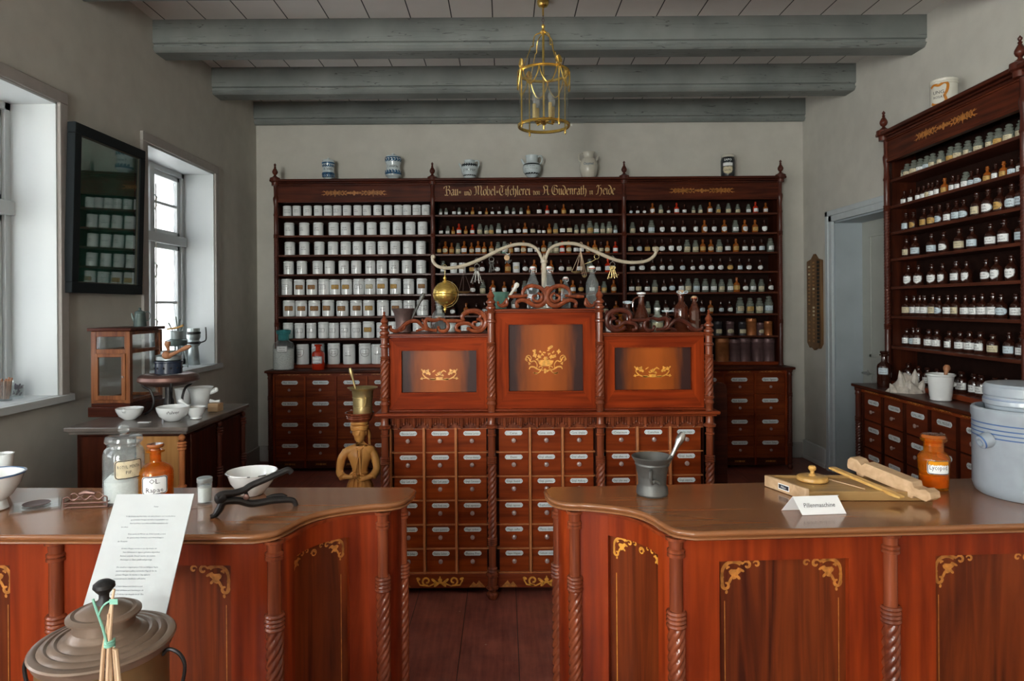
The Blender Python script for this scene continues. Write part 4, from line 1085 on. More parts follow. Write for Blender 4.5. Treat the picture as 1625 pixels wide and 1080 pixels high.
# code: glass, kind, label shape, label colour, contents
BC = {'w': ('brown','A','rect','white',None), 'o': ('brown','A','oval','white',None), 's': ('brown','A','shield','white',None), 'y': ('brown','A','rect','ochre',None),
 'Y': ('brown','A','oval','ochre',None), 'a': ('amber','A','rect','ochre',None), 'A': ('amber','A','oval','cream',None), 'r': ('red','A','rect','white',None), 'b': ('brown','A','oval','blue',None),
 'B': ('brown','A','rect','blue',None), 'c': ('clear','W','rect','white',None), 'C': ('clear','W','rect','cream','c_cream'), 'g': ('clear','W','rect','cream','c_white'), 'G': ('clear','W','rect','cream','c_cream'),
 't': ('clear','W','rect','white','c_turq'), 'k': ('clear','W','rect','ochre','c_ochre'), 'n': ('brown','A','rect','cream',None), 'v': ('amber','A','rect','white',None), 'V': ('amber','A','shield','white',None),
 'x': ('clear','W','rect','blue','c_white'), 'D': ('tin','T','rect','cream',None), 'O': ('copper','T',None,None,None), 'M': ('mauve','T',None,None,None), 'm': ('mauve','T','oval','cream',None), 'T': ('turq','W',None,None,'c_white'),
 'q': ('brown','S','rect','white',None), 'Q': ('brown','S','rect','cream',None)}
_bc = {}
def bottle_proto(code, word):
    g, kind, ls, lc, cont = BC[code]
    key = (g, kind)
    if key not in _bc:
        R = {'A': .028, 'W': .031, 'T': .036, 'S': .030}[kind]
        if kind == 'A': prof = [(R*.92,0),(R,.004),(R,.066),(R*.86,.076),(R*.5,.084),(R*.36,.089),(R*.36,.103),(R*.56,.105),(R*.56,.109),(R*.3,.109)]; st = [(R*.30,.108),(R*.28,.111),(R*.42,.116),(R*.42,.124),(R*.3,.128),(.0005,.129)]
        elif kind == 'S': prof = [(R*.92,0),(R,.004),(R,.070),(R*.9,.078),(R*.55,.085),(R*.45,.09),(R*.45,.100),(R*.65,.102),(R*.65,.106),(R*.3,.106)]; st = [(R*.38,.105),(R*.5,.110),(R*.5,.117),(.0005,.119)]
        elif kind == 'W': prof = [(R*.92,0),(R,.004),(R,.072),(R*.9,.080),(R*.7,.085),(R*.68,.093),(R*.85,.095),(R*.85,.099),(R*.6,.099)]; st = [(R*.6,.098),(R*.6,.102),(R*.3,.104),(R*.62,.110),(R*.62,.118),(R*.4,.124),(.0005,.126)]
        else: prof = [(R,0),(R,.100),(R*1.03,.101),(R*1.03,.106),(R,.107)]; st = [(R*1.02,.107),(R*1.02,.122),(R*.9,.125),(.0005,.126)]
        m = M[GL[g]]
        mb = MB(); mb.lathe(prof, 14); o = mb.build('body', m, smooth=50); d1 = o.data; bpy.data.objects.remove(o)
        mb = MB(); mb.lathe(st, 10); o = mb.build('lid' if kind == 'T' else 'stopper', m, smooth=50); d2 = o.data; bpy.data.objects.remove(o)
        _bc[key] = (d1, d2, R)
    d1, d2, R = _bc[key]; dl = dc = None
    if ls:
        kl = (kind, ls, lc, word)
        if kl not in _bc:
            mb = MB(); h = {'rect': .040, 'oval': .042, 'shield': .050}[ls]; w = {'rect': .066, 'oval': .068, 'shield': .058}[ls]
            label_mesh(mb, ls, w, h, None, R, .038, list(word), th=.2 if ls != 'shield' else .15)
            o = mb.build('label', [M[LB[lc]], M['ink']], smooth=0); _bc[kl] = o.data; bpy.data.objects.remove(o)
        dl = _bc[kl]
    if cont:
        kc = (R, cont)
        if kc not in _bc:
            mb = MB(); mb.lathe([(.0005,.003),(R*.9,.003),(R*.92,.045),(.0005,.047)], 14); o = mb.build('contents', M[cont]); _bc[kc] = o.data; bpy.data.objects.remove(o)
        dc = _bc[kc]
    return d1, d2, dl, dc, kind
BW = [('ACID.','MURIAT.'),('TINCT.','OPII'),('SPIR.','CAMPH.'),('OL.','RICINI'),('AQUA','ROSAE'),('LIQU.','AMMON.'),('SYR.','SIMPL.'),('EXTR.','FRANG.'),('KAL.','BROM.'),('TINCT.','JODI')]
GN = {'brown': 'brown glass', 'amber': 'amber glass', 'clear': 'clear glass', 'red': 'red glass', 'yellow': 'amber', 'tin': 'dark round', 'copper': 'copper coloured', 'mauve': 'mauve brown', 'turq': 'turquoise glass'}
def put_bottle(pos, h, code, where, group, rz=0, word=None):
    g, kind, ls, lc, cont = BC[code]
    d1, d2, dl, dc, kind = bottle_proto(code, word or random.choice(BW))
    nm = 'storage_tin' if kind == 'T' else 'glass_jar' if kind == 'W' else 'medicine_bottle'
    cat = {'storage_tin': 'tin', 'glass_jar': 'jar', 'medicine_bottle': 'bottle'}[nm]
    lab = '%s %s' % (GN[g], 'canister' if kind == 'T' else 'stoppered jar' if kind == 'W' else 'bottle')
    if ls: lab += ', %s %s label' % (lc, {'rect': 'square', 'oval': 'oval', 'shield': 'shield'}[ls])
    lab += ', '+where
    t = thing(nm, lab, cat, pos, rz, group); s = h/.128; t.scale = (s, s, s)
    mesh_obj('body', d1, t); mesh_obj('lid' if kind == 'T' else 'stopper', d2, t)
    if dl: mesh_obj('label', dl, t)
    if dc: mesh_obj('contents', dc, t)
    return t
def row_bottles(pxs, codes, hs, i, bay, ph=450, n0=0):
    for j, px in enumerate(pxs):
        h = hs[j] if isinstance(hs, (list, tuple)) else hs*random.uniform(.93, 1.07)
        put_bottle((px2X(px, ph, YJ), YJ-.02, SHZ[i]), h, codes[j % len(codes)], '%s from left on %s shelf, %s bay' % (ORD[n0+j+1], ROWN[i], bay), 'bottles in the %s bay' % bay, random.uniform(-.3, .25))
za = lambda L: [680+x/5.078 for x in L]
row_bottles(za([104,148,211,252,311,361,421,472,521,575,635,690,750,808,893,959,1025,1092,1160,1240,1313,1386,1465]), 'ccncwawawwcccawrwawwwww'.replace('n','w'), [.075,.08,.095,.085,.08,.085,.09,.075,.085,.09,.095,.08,.08,.095,.12,.10,.105,.11,.115,.118,.118,.118,.118], 0, 'middle')
row_bottles(za([105,160,202,250,305,358,418,470,510,569,621,666,728,781,843,892,929,975,1027,1083,1139,1192,1245,1301,1353,1405,1457,1506]), 'wcararCCkcwwovnwwakwnCGktGCxgaY'[:28], [.10,.095,.085,.115,.09,.105,.115,.10,.105,.12,.09,.115,.125,.12,.12,.095,.09,.11,.115,.13,.135,.10,.105,.14,.12,.115,.13,.09], 1, 'middle')
row_bottles(za([91,140,190,241,291,350,403,452,510,563,615,665,715,768,820,877,930,982,1030,1079,1130,1187,1233,1286,1340,1390,1442,1506]), 'yAaCvAvAACtawAwwACCrAwwAanAr', .125, 2, 'middle')
zb = lambda L: [680+x/6.75 for x in L]; zc = lambda L: [860+x/6.75 for x in L]
def pjar(px, i, word, lab):
    put_jar((px2X(px, 450, YJ), YJ-.02, SHZ[i]), .036, .108, 'tan', word, lab, 'small porcelain jars in the middle bay')
row_bottles(zb([160,470,578,742,850,1035,1133])+zc([15,100,205,290,400,510,605,705]), 'cyooaoAAAonwCwrn', .135, 3, 'middle')
pjar(680+272/6.75, 3, JW[3], 'small white porcelain jar under the left end of the curved holder arm')
pjar(680+365/6.75, 3, JW[5], 'small white lidded porcelain jar behind the hanging hand scales at left')
pjar(680+942/6.75, 3, JW[8], 'small white porcelain jar with cream label behind the lamp-like holder pole')
row_bottles(zb([255,475,583,690,812,915,1030])+zc([30,205,330,415,535,663,765]), 'noCvVvxnavYwkA', .128, 4, 'middle')
row_bottles(zb([120,262,402,512,600,700])+zc([590,680,790]), 'coAobwnnA', .128, 5, 'middle')
for k, zx in enumerate((240, 400, 560)):
    put_jar((px2X(680+zx/6.75, 520, YJ), YJ-.02, SHZ[6]), .052, .150, 'plain', JW[k], 'white porcelain jar half hidden behind the left cresting, %s from the spiral post' % ORD[k+1], 'porcelain jars in the middle bay')
zd = lambda L: [980+x/5.4 for x in L]
row_bottles(zd([115,172,230,300,370,437,506,572,650,708,790,862,948,1028,1120,1180,1266]), 'bwoVCorwGGvkCGcrv', [.085,.085,.085,.115,.10,.085,.115,.10,.085,.095,.12,.10,.11,.10,.10,.12,.11], 0, 'right')
row_bottles(zd([128,207,290,380,477,560,663,743,822,913,1007,1087,1175,1255]), 'CsxsssSVsVcVas'.replace('S','s'), [.12,.135,.14]+[.135]*11, 1, 'right')
row_bottles(zd([112,182,255,320,380,455,525,593,665,728,797,868,940,1010,1085,1155,1230,1305]), 'nbynossCCaAgwaqwBc'.replace('n','n'), .138, 2, 'right')
row_bottles(zd([125,205,298,375,452,550,637,717,797,876,960,1040,1120,1215]), 'woonobooooYBook'.replace('n','o')[:14], .135, 3, 'right')
row_bottles([1001.6,1012.7,1026.2,1038.5,1053,1065.8,1079.8,1091.3,1104,1118.1,1131.5,1144,1157.8,1168,1181.5,1193.5,1207,1221.3], 'wnwGobwCxccCcaocCo', .140, 4, 'right')
row_bottles([1013,1027,1041.7,1055.6,1069.3,1085,1112.7,1126.4,1142.6,1156.5], 'wCcwowbAbo', .135, 5, 'right')
row_bottles([1172.8,1188.9,1203.7,1218.5], 'gkGx', .17, 5, 'right', n0=10)
row_bottles([1138,1157,1176.3,1190.7,1204.6,1217.2], 'DmDOmO', [.145,.145,.14,.175,.13,.145], 6, 'right')
row_bottles([1144.4,1164,1178.7,1199.6,1216.7], 'OMMMM', [.24,.23,.24,.235,.235], 7, 'right')
# right wall shelf unit
def ray_u(px, y, v):
    xx = px+(CY-y)*TR; k = (xx-CX)/FPX
    c, s = math.cos(RA), math.sin(RA)
    # RO.x+u c - v s = k*(RO.y + u s + v c)
    return (k*(RO.y+v*c)-RO.x+v*s)/(c-k*s)
R_ROWS = [([200,238,282,323,365,402,455,516,562,625,692,768,820,886,965], 'gCGtxGCkGgggkGC', 1, .115),
 ([220,264,312,344,375,400,433,477,530,565,612,648,688,748,803,852,905,965], 'wwwwnwwawwcbbawABw'.replace('A','a'), .95, .11),
 ([232,280,348,397,446,500,553,600,682,755,830,905,970], 'BYyYbwBbnoYbB', 1, .14),
 ([237,292,395,472,570,653,770,857,965], 'nBBonBwwB', 1, .15),
 ([248,312,396,465,552,618,741,808,902], 'ssssqsosss', 1, .15),
 ([192,236,285,320,352,405,445,500,550,610,665,718,785,838,932], 'Bnwwwnbwnwwwwbw', 1, .15),
 ([188,238,280,310,380,430,510,577,638,706,785,888,970], 'BqbqqqqqqqQBq', 1, .145),
 ([197,247,313,370,430,500,585,667,712,800,870,960], 'QqqqqqqqqqBq', 1, .145)]
for i, (xs_, cd, _, h) in enumerate(R_ROWS):
    for j, zx in enumerate(xs_):
        px = 1380+zx/4; yy = [250,290,330,380,430,490,545,600][i]
        v = .165+(.11 if i != 7 else .10); u = ray_u(px, yy, v)
        hh = h*random.uniform(.95, 1.05)
        if i == 2 and j >= 8: hh *= 1.15
        if abs(u-RX2[1]) < .045: u += .04 if u > RX2[1] else -.04
        put_bottle(rloc(u, v, SHZ[i]), hh, cd[j], '%s from left, %s shelf of right-wall unit' % (ORD[j+1], ROWN[i]), 'bottles on the right wall shelves', RA+random.uniform(0.0, .7))
# ------------------------------------------------------------ small things
def on(px, py, z):
    """point of the horizontal plane z seen at a photo position"""
    yy = py+(px-CX)*TR; D = (EYE-z)*FPX/(yy-CY); q = P(px, py, D); return Vector((q.x, D, z))
def lab_part(parent, r, z, w, h, kind, lines, lm='lab_white', rz=0, th=.2, name='label', ink='ink', border=True):
    mb = MB(); label_mesh(mb, kind, w, h, None, r, z, lines, border=border, th=th)
    o = mb.build(name, [M[lm], M[ink]], parent, smooth=0); o.rotation_euler = (0, 0, rz); return o
def face(v):   # rotation that turns -y of a thing at v towards the camera side
    return math.atan2(-v[0], v[1])*-1 if False else -math.atan2(v[0], v[1])
ZT = .951
# --- left counter
v = on(-15, 808, ZT); v.z = ZT
t = thing('enamel_bowl', 'white enamel bowl with dark blue rim at far left end of the left counter', 'bowl', v, 0)
mb = MB(); mb.lathe([(.045,0),(.050,.003),(.044,.030),(.060,.045),(.082,.080),(.092,.112),(.097,.114),(.093,.116),(.080,.085),(.055,.050),(.0005,.045)], 32); mb.build('body', M['enam_white'], t)
mb = MB(); mb.lathe([(.0925,.1115),(.098,.113),(.098,.117),(.0925,.118),(.0905,.115)], 32, cap=False); mb.build('rim', M['enam_blue'], t)
v = on(-6, 792, ZT)
t = thing('porcelain_cup', 'small white cup standing behind the blue-rimmed enamel bowl', 'cup', v+Vector((-.0,.03,0)), 0)
mb = MB(); mb.lathe([(.018,0),(.02,.004),(.03,.03),(.030,.11),(.034,.15),(.031,.15),(.027,.11),(.026,.03),(.0005,.012)], 24); mb.build('body', M['porc'], t)
v = on(58, 803, ZT)
t = thing('glass_plate', 'square glass plate with a dark round hollow lying on left counter', 'plate', v, .55)
mb = MB(); mb.box(-.068,.068,-.060,.060,0,.006); mb.build('plate', M['g_clear'], t, bevel=.001)
mb = MB(); mb.lathe([(.0005,.0065),(.030,.007),(.040,.0105),(.038,.012),(.025,.009),(.0005,.0085)], 24); mb.build('watch_glass', M['bronze_br'], t)
v = on(141, 803, ZT)
t = thing('wire_rack', 'copper wire rack with wavy top lying on left counter beside the glass plate', 'rack', v, .12)
mb = MB(); r = .0022; a, b = .066, .022
mb.tube([(-a,-b,.004),(a,-b,.004),(a,b,.004),(-a,b,.004)], r, 6, closed=True)
mb.tube([(-a,-b,.018),(a,-b,.018),(a,b,.018),(-a,b,.018)], r, 6, closed=True)
for sx in (-1,1):
    for sy in (-1,1): mb.tube([(sx*a,sy*b,.002),(sx*a,sy*b,.034)], r, 6)
for sy in (-1,1):
    mb.tube(smooth_path([(-a,sy*b,.034),(-a*.8,sy*b,.038),(-a*.55,sy*b,.026),(-a*.25,sy*b,.039),(0,sy*b,.027),(a*.3,sy*b,.040),(a*.6,sy*b,.027),(a*.85,sy*b,.038),(a,sy*b,.034)], 5), r, 6)
mb.build('frame', M['copper'], t)
mb = MB(); mb.tube([(-.03,.0,.041),(-.01,.005,.045),(.02,.0,.042)], [.004,.009,.004], 8); mb.build('cross_bar', M['copper'], t)

def label_dir(o): pass
v = on(197, 795, ZT)
t = thing('glass_jar', 'large clear glass jar with peppermint label and ring knob lid on left counter', 'jar', v, face(v))
R = .0625
mb = MB(); mb.lathe([(R*.95,0),(R,.006),(R,.160),(R*.93,.176),(R*.80,.184),(R*.78,.192),(R*.85,.196),(R*.85,.199),(R*.74,.199),(R*.73,.186),(R*.88,.172),(R*.95,.158),(R*.95,.01),(.0005,.008)], 36); mb.build('body', M['g_clear'], t)
mb = MB(); mb.lathe([(R*.72,.188),(R*.74,.199),(R*.92,.201),(R*.92,.206),(R*.88,.218),(R*.80,.221),(.012,.222),(.008,.228),(.0005,.228)], 32)
mb.lathe([(.0001,-.007),(.012,-.006),(.017,0),(.012,.006),(.0001,.007)], 20, (0,0,.243), M=Matrix.Rotation(PI/2, 4, 'X')); mb.build('lid', M['g_clear'], t)
mb = MB(); mb.lathe([(.0005,.010),(R*.92,.010),(R*.93,.075),(R*.6,.095),(R*.2,.088),(.0005,.09)], 28); mb.build('contents', M['c_white'], t)
lab_part(t, R, .118, .088, .062, 'rect', ['ROTUL. MENTH.', 'PIP.'], 'lab_cream', th=.17, rz=.25)
v = on(247, 791, ZT)
t = thing('medicine_bottle', 'amber glass bottle labelled OL. Rapae standing on left counter', 'bottle', v, face(v))
R = .056
mb = MB(); mb.lathe([(R*.93,0),(R,.006),(R,.088),(R*.96,.100),(R*.82,.112),(R*.55,.120),(R*.34,.126),(R*.32,.132),(R*.32,.158),(R*.52,.160),(R*.52,.166),(R*.3,.167),(R*.27,.13),(R*.5,.115),(R*.88,.1),(R*.93,.086),(R*.93,.01),(.0005,.008)], 36); mb.build('body', M['g_amber_t'], t)
mb = MB(); mb.lathe([(R*.27,.150),(R*.29,.166),(R*.26,.170),(R*.46,.176),(R*.50,.181),(R*.46,.187),(.0005,.189)], 24); mb.build('stopper', M['g_amber'], t)
mb = MB(); mb.lathe([(.0005,.009),(R*.92,.010),(R*.92,.036),(.0005,.036)], 24); mb.build('contents', M['g_amber_t'], t)
lab_part(t, R, .058, .082, .060, 'rect', ['OL.', 'Rapae'], 'lab_white', th=.27, rz=-.05)
v = on(325, 797, ZT)
t = thing('specimen_glass', 'small straight glass with grey lid beside the amber bottle on left counter', 'glass', v, 0)
mb = MB(); mb.lathe([(.021,0),(.0235,.002),(.0235,.068),(.022,.068),(.022,.006),(.0005,.004)], 24); mb.build('body', M['g_clear'], t)
mb = MB(); mb.lathe([(.0235,.068),(.0245,.070),(.0245,.082),(.022,.084),(.0005,.084)], 24); mb.build('lid', M['tin'], t)
mb = MB(); mb.lathe([(.0005,.005),(.0215,.006),(.0215,.052),(.0005,.053)], 20); mb.build('contents', M['c_white'], t)
v = on(318, 803, ZT)
o = MB(); o.tube([(-.03,-.012,.004),(.035,.012,.004)], .0022, 8); o = o.build('glass_rod', M['g_clear'])
o.location = v; tag(o, 'thin glass rod lying beside the small lidded glass', 'rod')
v = on(400, 783, ZT)
t = thing('enamel_bowl', 'white enamel bowl with chipped rim behind the iron cork press', 'bowl', v, 0)
mb = MB(); mb.lathe([(.038,0),(.042,.004),(.048,.012),(.072,.045),(.081,.074),(.087,.077),(.084,.080),(.076,.072),(.066,.042),(.042,.016),(.0005,.012)], 36); mb.build('body', M['enam_white'], t)
mb = MB()
for a, b in ((3.6,4.1),(4.9,5.0),(5.3,5.6),(1.2,1.4)):
    mb.tube([(.0868*math.cos(lerp(a,b,i/6)), .0868*math.sin(lerp(a,b,i/6)), .0785) for i in range(7)], .0014, 5)
mb.build('chipped_edge', M['ink'], t)
# cork press
DA = lambda x: lerp(2.06, 2.18, (x-335)/135)
def cp(x, y, dd=0): x_, y_ = 320+x/3, 720+y/3; return tuple(P(x_, y_, DA(x_)+dd))
t = thing('cork_press', 'cast iron cork press with two hinged arms lying on left counter', 'press', cp(150, 290))
R0 = Vector(t.location)
def cpl(pts, dd=0): return smooth_path([tuple(Vector(cp(x, y, dd))-R0) for x, y in pts], 6)
mb = MB(); pp = cpl([(40,300),(62,292),(85,262),(100,232),(130,222),(180,222),(240,236),(330,222),(400,218),(436,222),(450,246)])
n = len(pp); mb.tube(pp, [lerp(.007, .012, min(1, i/12)) if i < n*.6 else lerp(.012, .008, (i-n*.6)/(n*.4)) for i in range(n)], 10)
pp = cpl([(310,212),(340,200),(380,197),(402,206)], .02); mb.tube(pp, .007, 8); mb.build('lower_arm', M['iron'], t)
mb = MB(); pp = cpl([(75,205),(100,190),(150,186),(200,172),(235,150),(300,122),(370,92),(410,76),(428,88)]); n = len(pp)
mb.tube(pp, [lerp(.011, .009, abs(i-n*.3)/n) for i in range(n)], 10)
mb.ball(tuple(Vector(cp(90, 212))-R0), .020, 14, sc=(1,.6,1)); mb.tube(cpl([(205,165),(212,190),(222,212)]), .006, 8); mb.build('lever_arm', M['iron'], t)
mb = MB(); mb.ball(tuple(Vector(cp(212, 205, -.012))-R0), .010, 12, sc=(1,.5,1)); mb.build('pivot', M['copper'], t)

# --- information sheet on its stand
DT, DB = 1.81, 1.65
tl, trr = P(185, 783, DT), P(308, 783, DT); bl, br = P(131, 974, DB), P(263, 974, DB)
w = .21; cx = (bl.x+br.x)/2; 
t = thing('information_sheet', 'printed white information sheet on a sloping stand before the left counter', 'sign', (0,0,0))
A_ = Vector((br.x-w, DB, bl.z)); B_ = Vector((br.x, DB, br.z)); C_ = Vector((trr.x, DT, trr.z)); D_ = Vector((trr.x-w, DT, trr.z))
t.location = (cx, DB, 0); R0 = Vector(t.location)
nrm = (B_-A_).cross(D_-A_).normalized()
def sh(u, v, d=0): return tuple(lerp(lerp(0,1,0), 0, 0) or 0 for _ in ()) or tuple(A_.lerp(B_, u).lerp(D_.lerp(C_, u), v)+nrm*d-R0)
mb = MB(); mb.add([sh(0,0,0),sh(1,0,0),sh(1,1,0),sh(0,1,0),sh(0,0,-.003),sh(1,0,-.003),sh(1,1,-.003),sh(0,1,-.003)], [(0,1,2,3),(7,6,5,4),(0,4,5,1),(1,5,6,2),(2,6,7,3),(3,7,4,0)])
mb.build('sheet', M['paper'], t, smooth=0)
mb = MB(); f = lambda u, v: sh(u, v, .0012)
put_text(mb, 'Pulver', .017, lambda u, v: f(u, v*.72), .56, .885/.72, m=0)
paras = [['In Apotheken wurden früher die vielen Kräuter und verschiedenen','gesammelten Drogen mit Arbeit hauptsächlich von','Hand zu Pulver zerstoßen und Pulver gemischt oder','zu sieben.'],
 ['Dazu wurde im Mörser ein Stößel benutzt, je nach','der gewünschten Feinheit je nach Herstellungsart','der Rezeptur.'],
 ['Größere Mengen wurden in den Apotheken als','feine Substanzen in eigenen geheizten abgeteilten','Räumen verpackt. Danach wurden die meisten','Mischungen in Gläser gefüllt und gereinigt.'],
 ['Die einzelnen vorgewogenen Teile aus farbigem Papier','zusammengelegten gelben und weißen Kapseln für die','genauen Mengen. Sie wurden in Stapelgläsern','gesammelt und in Schubladen aufbewahrt.'],
 ['Feinere Pulver kamen mit Schiebern und','Hornlöffeln auf kleine und Handwaagen als','einzelne Portionen zur Ausgabe in ein Glas.']]
v_ = .80
for pg in paras:
    for ln in pg:
        wd = min(.76, len(ln)*.0158)
        put_text(mb, ln, .0165, lambda u, v: f(u, v*.72), .14+wd/2+.02*random.random(), v_/.72, wmax=wd, res=1); v_ -= .031
    v_ -= .030
mb.build('printed_text', M['ink_grey'], t, smooth=0)
mb = MB(); mb.tube([(.0,.06,.01),(.0,.06,bl.z+.03)], .011, 12); mb.tube([(0,.06,bl.z+.02),(0,.10,bl.z+.10)], .009, 10); mb.lathe([(.12,0),(.12,.01),(.02,.018),(.012,.03)], 28, (0,.06,0)); mb.build('stand', M['iron'], t)

# --- foreground: low bench, tin drum, bundle of sticks
t = thing('bench', 'low dark bench carrying the tin drum in the left foreground', 'bench', (-.80, 1.30, 0))
mb = MB(); mb.box(-.30,.30,-.26,.24,.545,.575); mb.build('seat', M['mahog_dark'], t, bevel=.004)
for sx in (-1,1):
    for sy in (-1,1):
        mb = MB(); mb.box(sx*.26-.02,sx*.26+.02,sy*.2-.02-.01,sy*.2+.02-.01,0,.545); mb.build('leg', M['mahog_darkz'], t)
ZD = .576; dc = P(161, 1018, 1.36); 
t = thing('tin_drum', 'old tin drum with stepped ringed lid and black knob in left foreground', 'container', (dc.x+.006, 1.36, ZD), 0); t.scale = (.86, .86, .86)
H = (.924-ZD)/.86; Rr = .150
M['drum_tin'] = mat('oxidised brown tin', (.20,.135,.095), .42, metal=.35, noise=.35, nscale=6, coat=.2)
M['drum_body'] = mat('brown lacquered tin', (.22,.13,.055), .35, metal=.4, noise=.4, nscale=5, coat=.3)
mb = MB(); mb.lathe([(.132,0),(.138,.004),(.138,H*.5),(.141,H*.5+.006),(.138,H*.5+.012),(.138,H-.004),(.0005,H-.004)], 48); mb.build('body', M['drum_body'], t)
mb = MB(); mb.lathe([(.142,H-.022),(.145,H-.020),(.147,H-.008),(.152,H-.006),(.154,H-.001),(.151,H+.003),(.140,H+.006),(.134,H+.004),(.128,H+.009),(.120,H+.011),(.114,H+.008),(.110,H+.013),(.100,H+.016),(.094,H+.013),(.088,H+.018),(.080,H+.022),(.076,H+.024),
   (.072,H+.030),(.066,H+.036),(.064,H+.056),(.070,H+.060),(.079,H+.062),(.079,H+.066),(.068,H+.072),(.060,H+.071),(.050,H+.078),(.035,H+.084),(.018,H+.088),(.0005,H+.088)], 56); mb.build('lid', M['drum_tin'], t)
mb = MB(); mb.lathe([(.018,H+.086),(.016,H+.092),(.011,H+.100),(.011,H+.110),(.018,H+.118),(.024,H+.126),(.023,H+.134),(.014,H+.141),(.0005,H+.143)], 24); mb.build('lid_knob', M['iron'], t)
for s, nm in ((1, 'handle'), (-1, 'handle')):
    mb = MB(); mb.tube(smooth_path([(s*.138,0,H-.035),(s*.152,0,H-.022),(s*.176,0,H-.032),(s*.190,0,H-.060),(s*.182,0,H-.105),(s*.160,0,H-.128),(s*.138,0,H-.118)], 4), .0045, 8); mb.build(nm, M['iron'], t)
sb = Vector((P(174, 1020, 1.14).x, 1.14, ZD))
t = thing('stick_bundle', 'bundle of pale rattan sticks tied with green ribbon before the tin drum', 'bundle', sb, 0)
zt = P(178, 936, 1.14).z-ZD; zk = P(174, 1022, 1.14).z-ZD
mb = MB()
for i, (bx, by, tx, ty, th) in enumerate([(-.045,.0,.006,.004,1.0),(.020,-.01,.002,-.006,.93),(-.02,.02,.010,.002,.80),(.035,.01,-.003,.0,.87),(-.01,-.02,.0075,-.004,.96),(.05,.0,-.012,.003,.82)]):
    k = zk*.98; mb.tube([(bx,by,.0),(bx*.15+(i-2.5)*.0015,by*.2,k),(tx,ty,zt*th)], [.0032,.0034,.0022], 7)
mb.build('sticks', M['straw'], t)
mb = MB()
mb.tube([(0.007*math.cos(a), .007*math.sin(a), zk-.004+a*.0006) for a in [i*.5 for i in range(40)]], .0022, 6)
mb.tube(smooth_path([(.0,-.007,zk+.002),(-.006,-.008,zk+.03),(-.013,-.010,zk+.055),(-.022,-.010,zk+.082)], 4), [.0022]*13, 6)
mb.tube(smooth_path([(-.012,-.010,zk+.055),(-.004,-.012,zk+.070),(.006,-.012,zk+.078),(.018,-.012,zk+.080)], 4), [.0016]*13, 6)
mb.box(.008,.022,-.0135,-.0125,zk+.074,zk+.083)
mb.build('ribbon', M['ribbon'], t)

# --- right counter
def mortar(name, label, v, prof, m, rz=0, pestle=None, pm=None, handles=None):
    t = thing(name, label, 'mortar', v, rz); mb = MB(); mb.lathe(prof, 36); mb.build('body', m, t)
    if handles: mb = MB(); handles(mb); mb.build('handle', m, t)
    if pestle:
        a, b, rr = pestle; mb = MB(); a = Vector(a); b = Vector(b); n = 14
        prf = [1.5,1.6,1.3,.8,.75,.75,.85,.8,.8,.75,.8,1.0,1.5,1.55,1.0] 
        mb.tube([tuple(a.lerp(b, i/n)) for i in range(n+1)], [rr*k for k in prf], 12); o = mb.build('pestle', pm or m, t)
    return t
v = on(1035, 784, ZT)
mortar('mortar', 'grey bronze mortar with pestle standing on right counter', v,
 [(.050,0),(.054,.006),(.052,.026),(.047,.034),(.047,.040),(.049,.070),(.053,.098),(.058,.104),(.057,.110),(.062,.118),(.0695,.130),(.0675,.132),(.058,.118),(.048,.06),(.040,.02),(.0005,.014)], M['bronze'], 0,
 ((.01,.0,.02), (.113,.02,.205), .0095), M['steel'], lambda mb: mb.tube(smooth_path([(-.012,-.047,.095),(-.018,-.062,.090),(-.020,-.066,.070),(-.012,-.060,.052),(-.004,-.058,.060),(.012,-.056,.050)], 4), .0055, 8))
# pill machine board
bo = Vector((.935, 2.37, ZT))
ang = math.atan2(2.19-2.37, .994-.925)          # direction of the short left edge
t = thing('pill_board', 'wooden pill machine board with light end lip lying on right counter', 'board', bo, 0)
ex = Vector((.400, -.012, 0)); ey = Vector((.062, -.175, 0))
def bq(u, v, z): return tuple(ex*u+ey*v+Vector((0,0,z)))
def qbox(mb, u0, u1, v0, v1, z0, z1): 
    mb.add([bq(u0,v0,z0),bq(u1,v0,z0),bq(u1,v1,z0),bq(u0,v1,z0),bq(u0,v0,z1),bq(u1,v0,z1),bq(u1,v1,z1),bq(u0,v1,z1)], [(0,1,2,3),(7,6,5,4),(0,4,5,1),(1,5,6,2),(2,6,7,3),(3,7,4,0)])
mb = MB(); qbox(mb, .0, 1, 0, 1, 0, .030); mb.build('base_board', M['board_wood'], t, bevel=.002)
mb = MB(); qbox(mb, -.035, .0, -.02, 1.02, 0, .040); mb.build('end_lip', M['pale_wood'], t, bevel=.003)
mb = MB(); qbox(mb, .0, 1, -.03, .03, .0, .040); mb.build('back_lip', M['board_wood'], t, bevel=.002)
mb = MB()
def lf(u, v): p = Vector(bq(-.036, .5, .020)); d = ey.normalized(); n_ = Vector((-ey.y, ey.x, 0)).normalized()*-1; return tuple(p+d*u+Vector((0,0,v))+(-n_ if n_.x > 0 else n_)*.0008)
w_, h_ = .052, .020
mb.add([lf(-w_/2,-h_/2),lf(w_/2,-h_/2),lf(w_/2,h_/2),lf(-w_/2,h_/2)], [(0,1,2,3)], 0)
def lf2(u, v): q = Vector(lf(u, v)); return tuple(q+Vector((-.0006,-.0002,0)))
mb.add([lf2(-.023,-.007),lf2(.023,-.007),lf2(.023,.007),lf2(-.023,.007)], [(0,1,2,3)], 1)
def lf3(u, v): q = Vector(lf(u, v)); return tuple(q+Vector((-.0010,-.0004,0)))
put_text(mb, 'Pillen', .008, lf3, wmax=.036, m=0)
mb.build('label', [M['lab_white'], M['ink']], t, smooth=0)
v = on(1289, 762, ZT+.031); v.z = ZT+.0305
t = thing('pill_roller', 'round yellow boxwood pill roller with knob on the pill board', 'roller', v)
